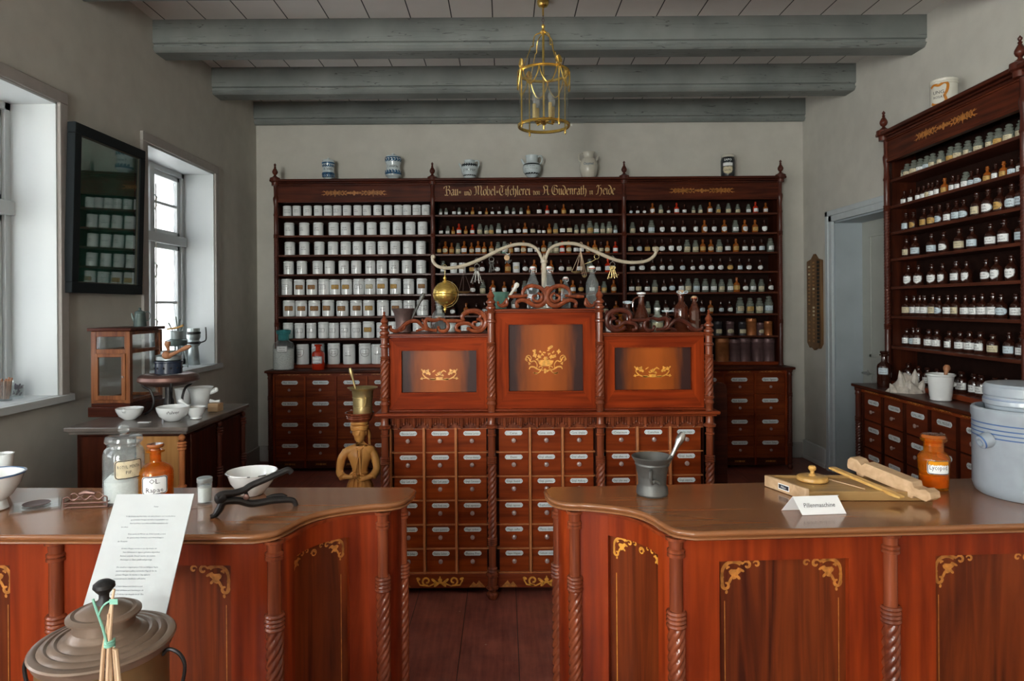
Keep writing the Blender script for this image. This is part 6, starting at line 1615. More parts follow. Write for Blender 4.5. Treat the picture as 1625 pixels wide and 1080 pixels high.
# --- lantern
LX, LY = .284, 4.63
t = thing('lantern', 'brass ceiling lantern with round glass body and four candle bulbs', 'lamp', (LX, LY, 2.80))
z0, z1 = .030, .405; R = .176
mb = MB(); mb.lathe([(.004,.905),(.040,.905),(.040,.885),(.030,.868),(.012,.862),(.006,.855),(.006,.800)], 24); mb.build('ceiling_rose', M['brass'], t)
mb = MB()
for i, zc_ in enumerate((.792, .772, .752)): 
    ax = i % 2; mb.tube([((.009*math.cos(a) if ax else 0), (0 if ax else .009*math.cos(a)), zc_+.013*math.sin(a)) for a in [2*PI*k/12 for k in range(12)]], .0024, 6, closed=True)
mb.build('chain', M['bronze_br'], t)
mb = MB(); mb.lathe([(.004,.745),(.010,.738),(.014,.728),(.008,.715),(.010,.706),(.016,.700),(.025,.690),(.018,.678),(.009,.668),(.008,.60),(.008,.10),(.030,.085),(.034,.07),(.020,.055),(.008,.045),(.008,.02),(.0005,.008)], 18); mb.build('stem', M['brass'], t)
for (z, hh) in ((z0+.01, .02), (z1, .018)):
    mb = MB(); mb.lathe([(R-.010,z-hh*.4),(R+.002,z-hh*.5),(R+.006,z-hh*.2),(R+.002,z+hh*.2),(R+.006,z+hh*.4),(R-.008,z+hh*.5),(R-.010,z-hh*.4)], 56); mb.build('hoop', M['brass'], t)
mb = MB(); mb.lathe([(R-.006,z0+.015),(R-.006,z1+.0)], 56, cap=False); mb.build('glass_cylinder', M['lamp_glass'], t)
for k in range(4):
    a = PI/4+k*PI/2-.25; ca, sa = math.cos(a), math.sin(a)
    mb = MB(); mb.tube([(R*ca*1.03,R*sa*1.03,z0-.008),(R*ca*1.03,R*sa*1.03,z1+.012)], .005, 8); mb.lathe([(.0005,-.02),(.005,-.014),(.008,-.004),(.006,.006)], 10, (R*ca*1.03,R*sa*1.03,z0-.008)); mb.build('upright', M['brass'], t)
    b = a+PI/4*0; mb = MB()
    for j in range(9):
        an = (j-4)*.32; L_ = .050-.003*abs(j-4)
        c0 = Vector((R*ca*1.04, R*sa*1.04, z1+.02)); tdir = Vector((-sa, ca, 0))
        mb.tube([tuple(c0), tuple(c0+tdir*(L_*math.sin(an)*.7)+Vector((0,0,L_*math.cos(an))))], [.003,.006] , 6)
    for s in (-1,1): mb.tube([tuple(c0+tdir*(s*(.012+.008*math.cos(q)))+Vector((0,0,-.004+.009*math.sin(q)))) for q in [2*PI*i/8 for i in range(8)]], .003, 5, closed=True)
    mb.build('palmette', M['brass'], t)
    a2 = a+PI/4; mb = MB()
    mb.tube(smooth_path([(R*1.03*math.cos(a+PI/2*s_), R*1.03*math.sin(a+PI/2*s_), z_) for s_, z_ in ((.06,z1-.005),(.12,z1-.06),(.22,z1-.105),(.30,z1-.12),(.38,z1-.105),(.47,z1-.06),(.52,z1-.005))], 5), .0045, 6)
    mb.tube(smooth_path([(R*1.03*math.cos(a+PI/2*s_), R*1.03*math.sin(a+PI/2*s_), z_) for s_, z_ in ((.52,z1-.005),(.57,z1-.06),(.66,z1-.105),(.74,z1-.12),(.82,z1-.105),(.90,z1-.06),(.96,z1-.005))], 5), .0045, 6)
    mb.build('garland', M['brass'], t)
    mb = MB(); mb.tube(smooth_path([(.010*ca,.010*sa,.680),(.04*ca,.04*sa,.672),(.070*ca,.070*sa,.650),(.083*ca,.083*sa,.60),(.084*ca,.084*sa,.575),(.10*ca,.10*sa,.572)], 4), .004, 7); 
    if k % 1 == 0: mb.tube([(.10*ca,.10*sa,.572),(R*.95*ca,R*.95*sa,z1+.004)], .003, 6)
    mb.build('bracket', M['brass'], t)
    cx_, cy_ = .078*ca, .078*sa
    mb = MB(); mb.tube([(.01*ca,.01*sa,.066),(cx_,cy_,.062),(cx_,cy_,.075)], .005, 8); mb.lathe([(.006,.068),(.014,.076),(.014,.082),(.010,.086)], 14, (cx_,cy_,0)); ar = mb.build('lamp_arm', M['brass'], t)
    mb = MB(); mb.lathe([(.0125,.084),(.0125,.178),(.010,.182),(.0005,.182)], 14, (cx_,cy_,0)); mb.build('candle_sleeve', M['candle'], ar)
    mb = MB(); mb.lathe([(.007,.180),(.009,.190),(.0165,.212),(.015,.235),(.006,.258),(.001,.268)], 14, (cx_,cy_,0)); mb.build('bulb', M['bulb'], ar)

# --- left side cabinet with its things
SX0, SX1, SY0, SY1, SZ = -2.235, -1.665, 3.47, 4.24, .985
t = thing('side_cabinet', 'dark mahogany side cabinet with turned posts under the second window', 'cabinet', ((SX0+SX1)/2, SY0, 0))
R0 = Vector(t.location); L = lambda x, y: (x-R0.x, y-R0.y)
mb = MB(); a, b = L(SX0, SY0), L(SX1, SY1); mb.box(a[0], b[0], a[1]+.02, b[1], .06, .955); mb.build('carcass', M['mahog_darkz'], t, smooth=0)
mb = MB(); mb.box(a[0]-.035, b[0]+.035, -.04, b[1]+.02, .962, SZ); mb.box(a[0]-.02, b[0]+.02, -.02, b[1]+.01, .945, .962); mb.build('top', mat('grey worn cabinet top', (.14,.115,.10), .28, coat=.4, noise=.25, nscale=10), t, bevel=.005)
mb = MB(); mb.box(b[0]-.255, b[0]-.035, .008, .022, .10, .93); o = mb.build('front_panel', wood('honey side wood', (.36,.16,.045), (.52,.26,.085), 'z', rough=.4, coat=.2), t, smooth=0)
mb = MB(); mb.box(a[0]+.02, b[0]-.262, .008, .022, .10, .93); mb.build('front_panel', M['mahog_darkz'], t, smooth=0)
mb = MB()
for y0, y1 in ((.06, .36), (.44, .72)):
    mb2 = MB(); mb2.box(b[0]-.002, b[0]+.008, y0, y1, .10, .93); mb2.build('side_panel', M['mahog_darkz'], t, bevel=.004)
for (x, y) in ((b[0]-.012, -.004), (b[0]+.008, b[1]-.02), (b[0]+.008, .40)):
    mb = MB(); c_ = (x, y, 0); r = .017; mb.lathe([(r*.8,0),(r*1.3,.03),(r,.06),(r,.62)], 14, c_); rings(mb, r, .62, .68, 4, c_, bulge=1.35); mb.lathe([(r*.85,.68),(r*.95,.86),(r*1.3,.865),(r*1.3,.875)], 14, c_); rings(mb, r, .875, .905, 2, c_, bulge=1.4); mb.ball((x,y,.925), r*1.05, 12); mb.build('column', M['divider'] if y < 0 else M['mahog_postd'], t)
mb = MB(); mb.box(-.265, -.250 , 0, 0, 0, 0) if False else None
# display case
KX0, KX1, KY0, KY1, KZ0, KZ1 = -2.335, -2.115, 3.77, 4.13, .986, 1.487
t = thing('display_case', 'small glazed wooden display case standing on the left side cabinet', 'case', ((KX0+KX1)/2, KY0, KZ0))
w2 = (KX1-KX0)/2; d = KY1-KY0; h = KZ1-KZ0; fw = .030
mc = wood('worn orange mahogany', (.11,.030,.014), (.30,.11,.04), 'z', rough=.35)
mb = MB(); mb.box(-w2-.012, w2+.012, -.012, d+.01, 0, .055); mb.box(-w2, w2, 0, d, .055, .075); mb.build('base', M['mahog_dark'], t, bevel=.003)
mb = MB()
for x in (-w2, w2-fw):
    for y in (0, d-fw): mb.box(x, x+fw, y, y+fw, .075, h-.02)
q_ = .002; mb.box(-w2+q_, w2-q_, q_, fw*.7, h-.05, h-.019); mb.box(-w2+q_, w2-q_, q_, fw*.7, h-.15, h-.12); mb.box(-w2+q_, w2-q_, q_, fw*.7, .076, .10)
for x in (-w2+q_, w2-fw*.6-q_): mb.box(x, x+fw*.6, .004, d-.004, h-.04, h-.021); mb.box(x, x+fw*.6, .004, d-.004, h-.145, h-.125); mb.box(x, x+fw*.6, .004, d-.004, .077, .095)
mb.box(-w2+.006, w2-.006, d-fw*.5, d-.003, .0765, .095); mb.box(-w2+.006, w2-.006, d-fw*.5, d-.003, h-.04, h-.02)
mb.build('frame', mc, t, bevel=.002)
mb = MB(); mb.box(-w2-.014, w2+.014, -.014, d+.012, h-.018, h); mb.build('roof', M['mahog_dark'], t, bevel=.004)
mb = MB(); mb.box(-w2+.026, w2-.026, -.008, .006, .095, .12); mb.box(-w2+.026, w2-.026, -.008, .006, h-.165, h-.145); mb.box(-w2+.022, -w2+.044, -.0095, .006, .094, h-.144); mb.box(w2-.044, w2-.022, -.0095, .006, .094, h-.144); do = mb.build('door', mc, t, bevel=.002)
mb = MB(); mb.ball((w2-.033, -.014, .225), .007, 10); mb.build('door_knob', M['knob'], do)
mb = MB(); mb.box(-w2+.04, w2-.04, -.002, .0, .11, h-.15); mb.build('door_pane', M['pane'], do, smooth=0)
mb = MB(); mb.box(w2-.008, w2-.006, .02, d-.02, .08, h-.03); mb.box(-w2+.006, -w2+.008, .02, d-.02, .08, h-.03); mb.box(-w2+.02, w2-.02, .004, .006, h-.125, h-.045); mb.box(-w2+.02, w2-.02, d-.008, d-.006, .08, h-.03); mb.build('panes', M['pane'], t, smooth=0)
mb = MB(); mb.box(-w2+.02, w2-.02, .02, d-.02, h-.14, h-.132); mb.build('inner_shelf', M['mahog_x'], t)
v = Vector((-2.17, 3.98, KZ1+.001))
t = thing('small_kettle', 'small dark tin kettle with thin handle on top of display case', 'kettle', v, 0)
mb = MB(); mb.lathe([(.034,0),(.036,.004),(.030,.075),(.031,.078),(.026,.090),(.010,.096),(.006,.104),(.009,.110),(.0005,.114)], 24); mb.build('body', M['tin_green'], t)
mb = MB(); mb.tube(smooth_path([(.028,0,.078),(.045,0,.090),(.062,0,.070),(.056,0,.045),(.033,0,.030)], 5), .0022, 6); mb.build('handle', M['tin_green'], t)
mb = MB(); mb.tube([(-.031,0,.030),(-.044,0,.055),(-.050,0,.080)], [.009,.006,.004], 10); mb.build('spout', M['tin_green'], t)
def bowl(name, label, px, py, prof, m, z=SZ+.001, rz=0):
    v = on(px, py, z); t = thing(name, label, 'bowl', v, rz); mb = MB(); mb.lathe(prof, 32); mb.build('body', m, t); return t
t = bowl('pouring_bowl', 'small white porcelain bowl with pouring lip, left bowl on side cabinet', 206, 665, [(.028,0),(.032,.003),(.055,.022),(.068,.048),(.071,.062),(.068,.063),(.060,.045),(.04,.014),(.0005,.008)], M['porc'])
mb = MB(); mb.tube([(.0,-.062,.055),(.0,-.076,.060)], [.014,.007], 10); mb.build('pouring_lip', M['porc'], t); t.rotation_euler = (0,0,.1)
t = bowl('mixing_bowl', 'white porcelain bowl lettered Pulver at front of the side cabinet', 275, 667, [(.035,0),(.040,.003),(.070,.028),(.083,.058),(.086,.076),(.082,.078),(.076,.058),(.055,.02),(.0005,.010)], M['porc'], rz=.1)
mb = MB(); put_text(mb, 'Pulver', .018, lambda u, v: (.0826*math.sin(u/.082+.35)*(1-.12*(.058-v-.055)/.05), -.0826*math.cos(u/.082+.35)*(1-.12*(.058-v-.055)/.05), .055+v), wmax=.07); mb.build('lettering', M['ink'], t, smooth=0)
v = on(311, 664, SZ+.001)
mortar('mortar', 'small white porcelain mortar with white pestle right of the lettered bowl', v, [(.026,0),(.032,.003),(.028,.012),(.044,.035),(.050,.062),(.052,.066),(.047,.066),(.038,.03),(.0005,.012)], M['porc'], 0, ((.015,0,.03), (-.085,-.02,.108), .009), M['porc'])
v = on(318, 647, SZ+.001)
mortar('mortar', 'large white porcelain mortar with side lug on side cabinet rear', v, [(.048,0),(.055,.004),(.050,.012),(.052,.05),(.060,.09),(.072,.120),(.078,.126),(.074,.128),(.058,.10),(.045,.03),(.0005,.015)], M['porc'], .2, None, None, lambda mb: (mb.tube([(.055,0,.09),(.085,0,.105)], [.012,.016], 10), mb.ball((.090,0,.108), .016, 10)))
v = on(291, 641, SZ+.001)
t = thing('porcelain_cup', 'white cup behind the large white mortar on side cabinet', 'cup', v); mb = MB(); mb.lathe([(.032,0),(.038,.004),(.044,.05),(.052,.10),(.049,.10),(.040,.05),(.0005,.01)], 24); mb.build('body', M['porc'], t)
v = on(342, 652, SZ+.001)
t = thing('wooden_box', 'small wooden box with white pestle lying on it, side cabinet rear', 'box', v, -.15)
mb = MB(); mb.box(-.032,.032,-.03,.03,0,.048); mb.build('body', M['pale_wood'], t, bevel=.002)
mb = MB(); mb.tube([(-.03,-.005,.060),(0,-.004,.058),(.03,0,.060)], [.012,.006,.009], 10); mb.build('pestle', M['porc'], t)
v = on(229, 670, SZ+.001); o = MB(); o.box(-.030,.030,-.012,.012,0,.003); o = o.build('name_card', M['card']); o.location = v; tag(o, 'small blank white card lying between the two front bowls', 'card')
# water bath on tripod
v = Vector((P(268, 640, 3.83).x, 3.83, SZ+.001))
t = thing('water_bath', 'copper water bath dish on curved iron tripod legs on side cabinet', 'apparatus', v, 0)
zc_ = 1.185-SZ
mb = MB(); mb.lathe([(.0005,zc_-.035),(.07,zc_-.034),(.130,zc_-.022),(.160,zc_-.004),(.163,zc_+.004),(.158,zc_+.022),(.140,zc_+.034),(.118,zc_+.036),(.105,zc_+.030),(.0005,zc_+.028)], 44); mb.build('dish', M['copper'], t)
for k in range(3):
    a = -PI/2+.55+k*2*PI/3; ca, sa = math.cos(a), math.sin(a); mb = MB(); mb.tube(smooth_path([(ca*.15,sa*.15,zc_-.002),(ca*.145,sa*.145,zc_-.035),(ca*.105,sa*.105,zc_-.06),(ca*.085,sa*.085,.08),(ca*.10,sa*.10,.03),(ca*.135,sa*.135,.004)], 5), .007, 8); mb.build('leg', M['iron'], t)
mb = MB(); mb.lathe([(.0005,.0),(.050,0),(.052,.008),(.030,.02),(.028,.08),(.020,.10),(.02,zc_-.035)], 20); mb.build('burner', M['iron'], t)
z = zc_+.036; t2v = Vector((v.x, v.y, v.z+zc_+.0365))
t = thing('charcoal_pot', 'black perforated pot standing in the copper water bath', 'pot', t2v)
mb = MB(); mb.lathe([(.068,0),(.072,.003),(.072,.062),(.077,.066),(.077,.072),(.068,.074),(.066,.02),(.0005,.01)], 32); mb.build('body', mat('blue black enamel', (.02,.03,.055), .3, coat=.5), t)
mb = MB(); 
for k in range(12):
    a = k*PI/6+.1; mb.ball((.0715*math.cos(a), .0715*math.sin(a), .034), .0062, 8)
mb.build('air_holes', M['black'], t)
t3v = t2v+Vector((0,0,.075))
t = thing('lidded_pan', 'grey tin lidded pan with turned wooden handles above black pot', 'pan', t3v)
mb = MB(); mb.lathe([(.060,0),(.066,.004),(.066,.024),(.071,.028),(.066,.030),(.045,.036),(.042,.052),(.036,.056),(.0005,.058)], 32); mb.build('body', M['tin'], t)
mb = MB(); mb.tube([(.012,-.02,.050),(.006,-.02,.072),(.004,-.02,.092),(.006,-.02,.110)], [.008,.008,.017,.014], 12); mb.build('lid_handle', M['handle_wood'], t)
mb = MB(); mb.tube([(.025,-.055,.028),(.045,-.060,.036),(.09,-.065,.056),(.14,-.07,.078),(.160,-.07,.086)], [.018,.012,.009,.014,.008], 12); mb.ball((.018,-.060,.034), .024, 14); mb.build('side_handle', M['handle_wood'], t)
# on the sill of the second window
v = Vector((-2.70, 5.50, ZS+.005))
t = thing('tincture_stand', 'tin apparatus with legs, round dish and upright rods on second window sill', 'apparatus', v)
for k in range(4):
    a = k*PI/2+.3; mb = MB(); mb.tube([(.085*math.cos(a), .085*math.sin(a), .0),(.055*math.cos(a), .055*math.sin(a), .18)], .006, 8); mb.build('leg', M['tin'], t)
mb = MB(); mb.tube([(.083*math.cos(a), .083*math.sin(a), .012) for a in [2*PI*i/16 for i in range(16)]], .004, 6, closed=True); mb.build('foot_ring', M['tin'], t)
mb = MB(); mb.lathe([(.050,.178),(.080,.186),(.084,.200),(.080,.222),(.060,.232),(.050,.226),(.0005,.222)], 28); mb.build('dish', M['tin_green'], t)
mb = MB(); mb.lathe([(.045,.232),(.052,.236),(.052,.30),(.044,.304),(.0005,.306)], 24); mb.build('canister', M['tin'], t)
for (x, y, h, s) in ((.03,-.03,.42,-.02),(-.02,-.03,.37,-.03),(.045,.0,.36,.01),(.0,.02,.40,.02)):
    mb = MB(); mb.tube([(x*.8,y*.8,.300),(x+s,y,h)], [.004,.006], 8); mb.build('rod', M['tin_green'], t)
mb = MB(); mb.tube([(-.06,-.03,.318),(.03,-.04,.330),(.075,-.04,.348)], [.006,.008,.010], 8); mb.build('wooden_rod', M['yellow_wood'], t)
v = Vector((-2.68, 5.76, ZS+.005))
t = thing('hand_mill', 'tall tin hand mill with crank handle at right end of window sill', 'mill', v)
mb = MB(); mb.lathe([(.050,0),(.052,.004),(.038,.16),(.050,.168),(.054,.20),(.048,.205),(.044,.215),(.056,.235),(.056,.26),(.046,.27),(.044,.28),(.050,.285),(.050,.315),(.0005,.316)], 28); mb.build('body', M['tin'], t)
mb = MB(); 
for z in (.19, .275): mb.lathe([(.053,z-.010),(.0575,z-.008),(.0575,z+.008),(.053,z+.010)], 28)
mb.build('band', M['iron'], t)
mb = MB(); mb.tube(smooth_path([(.050,-.02,.19),(.090,-.03,.198),(.118,-.03,.215),(.122,-.03,.26),(.118,-.03,.325)], 4), .006, 8); mb.build('crank', M['iron'], t)
# glasses on the sill of the first window
for (px, r, h, m1, nm, lab) in ((7, .038, .105, 'straw', 'cinnamon_glass', 'drinking glass full of cinnamon sticks on first window sill'), (27, .030, .072, 'iron', 'clove_glass', 'small glass of dark dried pods beside the cinnamon glass')):
    D = 2.70*FPX/(CX-px); v = Vector((-2.70, D, ZS+.005)); t = thing(nm, lab, 'glass', v)
    mb = MB(); mb.lathe([(r*.85,0),(r*.88,.003),(r,h),(r*.96,h),(r*.84,.006),(.0005,.005)], 24); mb.build('glass', M['g_clear'], t)
    mb = MB(); rnd = random.Random(int(px))
    for i in range(16):
        a = rnd.uniform(0, 2*PI); q = r*.7*math.sqrt(rnd.random()); a2 = a+rnd.uniform(-.8,.8)
        if px == 7: mb.tube([(q*.7*math.cos(a), q*.7*math.sin(a), .008),(r*.8*math.cos(a2), r*.8*math.sin(a2), h*rnd.uniform(1.0,1.18))], .0045, 6)
        else:
            z = rnd.uniform(.015, h*.95); mb.tube([(q*math.cos(a), q*math.sin(a), z),(q*math.cos(a)+rnd.uniform(-.012,.012), q*math.sin(a)+.01, z+.014)], [.006,.003], 6)
    mb.build('cinnamon_sticks' if px == 7 else 'dried_pods', M['handle_wood'] if px == 7 else mat('dark violet pods', (.07,.05,.08), .6), t)

# --- framed glazed panel leaning from the left wall
t = thing('framed_panel', 'large dark glazed frame with green backing hanging between the left windows', 'picture', (XL, 3.86, 1.69))
ly = .755; lz = .99; lean = .03; fw = .062
t.rotation_euler = (0, 0, 0)
def fp(y, z, d): return (d+.012+lean*z/lz, y, z)
def fbox(mb, y0, y1, z0, z1, d0, d1): mb.add([fp(y0,z0,d0),fp(y1,z0,d0),fp(y1,z1,d0),fp(y0,z1,d0),fp(y0,z0,d1),fp(y1,z0,d1),fp(y1,z1,d1),fp(y0,z1,d1)], [(0,1,2,3),(7,6,5,4),(0,4,5,1),(1,5,6,2),(2,6,7,3),(3,7,4,0)])
mb = MB(); fbox(mb, 0, ly, 0, fw, 0, .05); fbox(mb, 0, ly, lz-fw, lz, 0, .05); fbox(mb, 0, fw, fw, lz-fw, 0, .05); fbox(mb, ly-fw, ly, fw, lz-fw, 0, .05)
mb.build('frame', mat('black green frame', (.014,.018,.020), .6, spec=.12), t, bevel=.004)
mb = MB(); fbox(mb, fw, ly-fw, fw, lz-fw, .004, .012); mb.build('backing', mat('deep green cloth', (.008,.085,.068), .7, noise=.4, nscale=4), t, smooth=0)
mb = MB(); fbox(mb, fw, ly-fw, fw, lz-fw, .034, .037); mb.build('pane', glass('picture glass', (.9,1,.97), .95, ior=1.75), t, smooth=0)
mb = MB()
for a in ((fw, fw+.006, fw, lz-fw), (ly-fw-.006, ly-fw, fw, lz-fw), (fw, ly-fw, fw, fw+.006), (fw, ly-fw, lz-fw-.006, lz-fw)): fbox(mb, a[0], a[1], a[2], a[3], .03, .042)
mb.build('fillet', mat('dark gilt fillet', (.05,.045,.03), .5), t, smooth=0)
# --- wooden peg board on the right wall
ya, yb, za_, zb_ = 6.50, 6.80, 1.13, 2.09
t = thing('tally_board', 'narrow old wooden board with rows of pegs and tags on right wall', 'board', (XR, (ya+yb)/2, (za_+zb_)/2))
hw, hh = (yb-ya)/2, (zb_-za_)/2
mb = MB(); Mx = Matrix(((0,0,-1,0),(1,0,0,0),(0,1,0,0),(0,0,0,1)))
mb.prism([(-hw,-hh+.07),(-hw+.05,-hh+.02),(-hw+.09,-hh+.03),(0,-hh),(hw-.09,-hh+.03),(hw-.05,-hh+.02),(hw,-hh+.07),(hw,hh-.07),(hw-.09,hh-.05),(0,hh),(-hw+.09,hh-.05),(-hw,hh-.07)], .001, .028, 0, Mx)
mb.build('board', wood('old tally wood', (.13,.065,.028), (.27,.15,.07), 'z', rough=.55, coat=.05), t, bevel=.003)
mb = MB(); mt = MB(); rnd = random.Random(4)
for r in range(22):
    for c in range(3):
        y = (-.095, .0, .095)[c]; z = -hh+.09+r*(2*hh-.18)/21
        if c == 0: mb.box(-.0295, -.028, y-.026, y+.026, z-.013, z+.013)
        else:
            if rnd.random() < .85: mt.box(-.0300, -.028, y-.020, y+.020, z-.009, z+.009, 1 if (c == 1 and 7 <= r <= 9) or rnd.random() < .08 else 0)
for q in mt.v and [mt]: q.build('tag_strips', [M['lab_brown'], M['lab_cream']], t, smooth=0)
mb.build('peg_recesses', M['black'], t, smooth=0)
# --- dark upright board behind the desk
q = P(1143, 700, 4.5); bz = P(1143, 607, 4.5).z
t = thing('wooden_board', 'narrow dark upright board with rounded top behind the right end of desk', 'board', (q.x, 4.5, 0), .1)
mb = MB(); Mx = Matrix.Rotation(PI/2, 4, 'X')
mb.prism([(-.042,.03),(.042,.03),(.044,.8),(.044,bz-.04),(.036,bz-.015),(.015,bz),(-.015,bz),(-.036,bz-.015),(-.044,bz-.04),(-.044,.8)], -.018, .018, 0, Mx); mb.build('upright', M['mahog_dark'], t, bevel=.004)
mb = MB(); mb.box(-.09,.09,-.12,.12,0,.035); mb.build('foot', M['mahog_dark'], t, bevel=.004)
# ------------------------------------------------------------ carved figure carrying a brass mortar
def skin_mesh(name, verts, edges, radii, m, parent, root=0, sub=2):
    me = bpy.data.meshes.new('sk'); me.from_pydata(verts, edges, []); o = bpy.data.objects.new('sk', me); COL.objects.link(o)
    sk = o.modifiers.new('skin', 'SKIN'); sk.use_smooth_shade = True
    lay = me.skin_vertices[0].data
    for i, r in enumerate(radii): lay[i].radius = r if isinstance(r, tuple) else (r, r)
    lay[root].use_root = True
    sb = o.modifiers.new('sub', 'SUBSURF'); sb.levels = sub; sb.render_levels = sub
    dg = bpy.context.evaluated_depsgraph_get(); dg.update()
    res = bpy.data.meshes.new_from_object(o.evaluated_get(dg)); bpy.data.objects.remove(o)
    res.materials.clear(); res.materials.append(m)
    for p in res.polygons: p.use_smooth = True
    q = bpy.data.objects.new(name, res); COL.objects.link(q); q.parent = parent; return q
SYD = 3.80
sx0 = P(571, 700, SYD).x
fig = thing('carved_figure', 'carved golden wooden statue of a robed man carrying a plate on head', 'statue', (sx0, SYD, 0), .12)
Z = lambda y: P(571, y, SYD).z
k = SYD/FPX
def fx(px): return (px-571)*k
ms = M['statue']
# body, arms and legs as one skinned surface
V = [(0,.01,Z(775)), (0,.01,Z(750)), (0,.0,Z(728)), (0,.005,Z(713)), (0,-.004,Z(705)), (0,-.010,Z(697)),
     (fx(550),.0,Z(714)), (fx(543),-.010,Z(726)), (fx(540),-.015,Z(745)), (fx(545),-.040,Z(752)), (fx(556),-.055,Z(752)),
     (fx(590),.0,Z(714)), (fx(595),-.010,Z(726)), (fx(598),-.020,Z(742)), (fx(592),-.045,Z(752)), (fx(580),-.058,Z(755)),
     (-.035,.01,Z(800)), (-.040,.01,.30), (-.042,.015,.10), (-.045,-.03,.055), (.035,.01,Z(800)), (.040,.01,.30), (.042,.015,.10), (.045,-.03,.055)]
E = [(0,1),(1,2),(2,3),(3,4),(4,5),(3,6),(6,7),(7,8),(8,9),(9,10),(3,11),(11,12),(12,13),(13,14),(14,15),(0,16),(16,17),(17,18),(18,19),(0,20),(20,21),(21,22),(22,23)]
Rd = [(.048,.045),(.036,.036),(.050,.040),(.050,.036),.020,.022,.027,.024,.022,.018,.013,.027,.024,.022,.018,.013,.045,.034,.026,.022,.045,.034,.026,.022]
skin_mesh('body', V, E, Rd, ms, fig)
# head with face
mb = MB(); hc = Vector((0,-.012,Z(686))); n, mrows = 40, 30; vs_ = []
for j in range(mrows+1):
    ph = PI*j/mrows; zz = math.cos(ph)
    for i in range(n):
        th = 2*PI*i/n; x, y = math.sin(ph)*math.cos(th), -math.sin(ph)*math.sin(th)   # y<0 front when sin>0
        fr = max(0, math.sin(th)*math.sin(ph)); r = 1.0
        g = lambda u, v, su, sv: math.exp(-((x-u)/su)**2-((zz-v)/sv)**2)*(1 if y < 0 else 0)
        r += .34*g(0,-.08,.11,.20)+.10*g(0,-.22,.16,.10)+.10*g(0,.30,.6,.10)-.13*g(.30,.12,.14,.09)-.13*g(-.30,.12,.14,.09)+.05*g(.30,.12,.06,.05)+.05*g(-.30,.12,.06,.05)
        r += .09*g(.36,-.16,.18,.16)+.09*g(-.36,-.16,.18,.16)-.07*g(0,-.50,.24,.045)+.07*g(0,-.43,.2,.05)+.08*g(0,-.58,.18,.05)+.20*g(0,-.88,.30,.18)
        vs_.append(tuple(hc+Vector((x*.034*r, y*.038*r, zz*.050*(1+.12*(r-1))-.006*(1 if zz < -.5 else 0)))))
mb.add(vs_, [(j*n+i, j*n+(i+1) % n, (j+1)*n+(i+1) % n, (j+1)*n+i) for j in range(mrows) for i in range(n)])
for s in (-1,1): mb.ball((s*.035, -.008, Z(686)), .011, 10, sc=(.5,.8,1.3))
mb.build('head', ms, fig, smooth=80)
mb = MB()   # cap / wrapped turban
for a, b, rr, off in ((Z(679), .043, .010, -.003),(Z(675), .044, .011, .004),(Z(670), .042, .011, 0),(Z(665), .040, .010, 0)):
    mb.tube([(b*math.cos(q)*.95, -.008+b*math.sin(q), a+off*math.sin(q)+.003*math.sin(3*q)) for q in [2*PI*i/20 for i in range(20)]], rr, 8, closed=True)
mb.ball((0,-.008,Z(672)), .040, 18, sc=(1,1,.7)); mb.tube(smooth_path([(.036,.02,Z(676)),(.050,.03,Z(690)),(.052,.03,Z(706)),(.066,.02,Z(722)),(.068,.01,Z(735))], 4), [.010]*6+[.007]*7+[.004]*4, 8)
mb.build('cap', ms, fig, smooth=60)
# long open coat (loft of folds) and skirt
def loft(rows, a0, a1, n=44, th=.006):
    mb = MB(); vs_ = []; R_ = len(rows)
    for side in (0, 1):
        for (z, rx, ry, cy, fold, cx_) in rows:
            for i in range(n+1):
                a = lerp(a0, a1, i/n); q = 1+fold*math.sin(a*9)+fold*.5*math.sin(a*17+1)
                e = th*side; vs_.append((cx_+(rx*q-e)*math.cos(a), cy+(ry*q-e)*math.sin(a), z))
    N = n+1; fs = []
    for side in (0, 1):
        o_ = side*R_*N
        for j in range(R_-1):
            for i in range(n):
                f_ = (o_+j*N+i, o_+j*N+i+1, o_+(j+1)*N+i+1, o_+(j+1)*N+i); fs.append(f_ if side == 0 else tuple(reversed(f_)))
    for j in range(R_-1):
        for i in (0, n): fs.append((j*N+i, (j+1)*N+i, R_*N+(j+1)*N+i, R_*N+j*N+i))
    mb.add(vs_, fs); return mb
g0 = .16
rows_ = [(Z(708),.040,.030,.0,.0,0),(Z(712),.066,.040,.0,.0,0),(Z(722),.072,.050,-.002,.01,0),(Z(730),.058,.048,-.003,.012,0),(Z(742),.044,.044,-.004,.015,0),(Z(752),.046,.047,-.004,.03,0),(Z(768),.070,.060,-.002,.05,0),(.50,.088,.072,.0,.05,0),(.36,.100,.082,.002,.07,0),(.26,.108,.088,.004,.08,0)]
loft(rows_, -PI/2+g0+.10, 1.5*PI-g0).build('coat', ms, fig, smooth=70)
rows2 = [(Z(735),.042,.038,-.006,.03,0),(Z(748),.040,.040,-.006,.06,0),(Z(765),.060,.052,-.006,.10,0),(.42,.075,.066,.0,.12,0),(.18,.085,.072,.0,.12,0),(.12,.088,.076,0,.12,0)]
loft(rows2, -PI, PI, 60).build('tunic', ms, fig, smooth=70)
mb = MB(); mb.tube([(.042*math.cos(q), -.006+.042*math.sin(q), Z(748)) for q in [2*PI*i/24 for i in range(24)]], .0055, 8, closed=True); mb.tube([(-.004,-.052,Z(748)),(-.012,-.060,Z(760)),(-.010,-.066,Z(775))], .0045, 7); mb.build('sash', ms, fig)
mb = MB()   # collar and coat edges
mb.tube(smooth_path([(-.028,.0,Z(706)),(-.022,-.026,Z(708)),(0,-.036,Z(712)),(.022,-.026,Z(708)),(.028,.0,Z(706))], 5), .0055, 8)
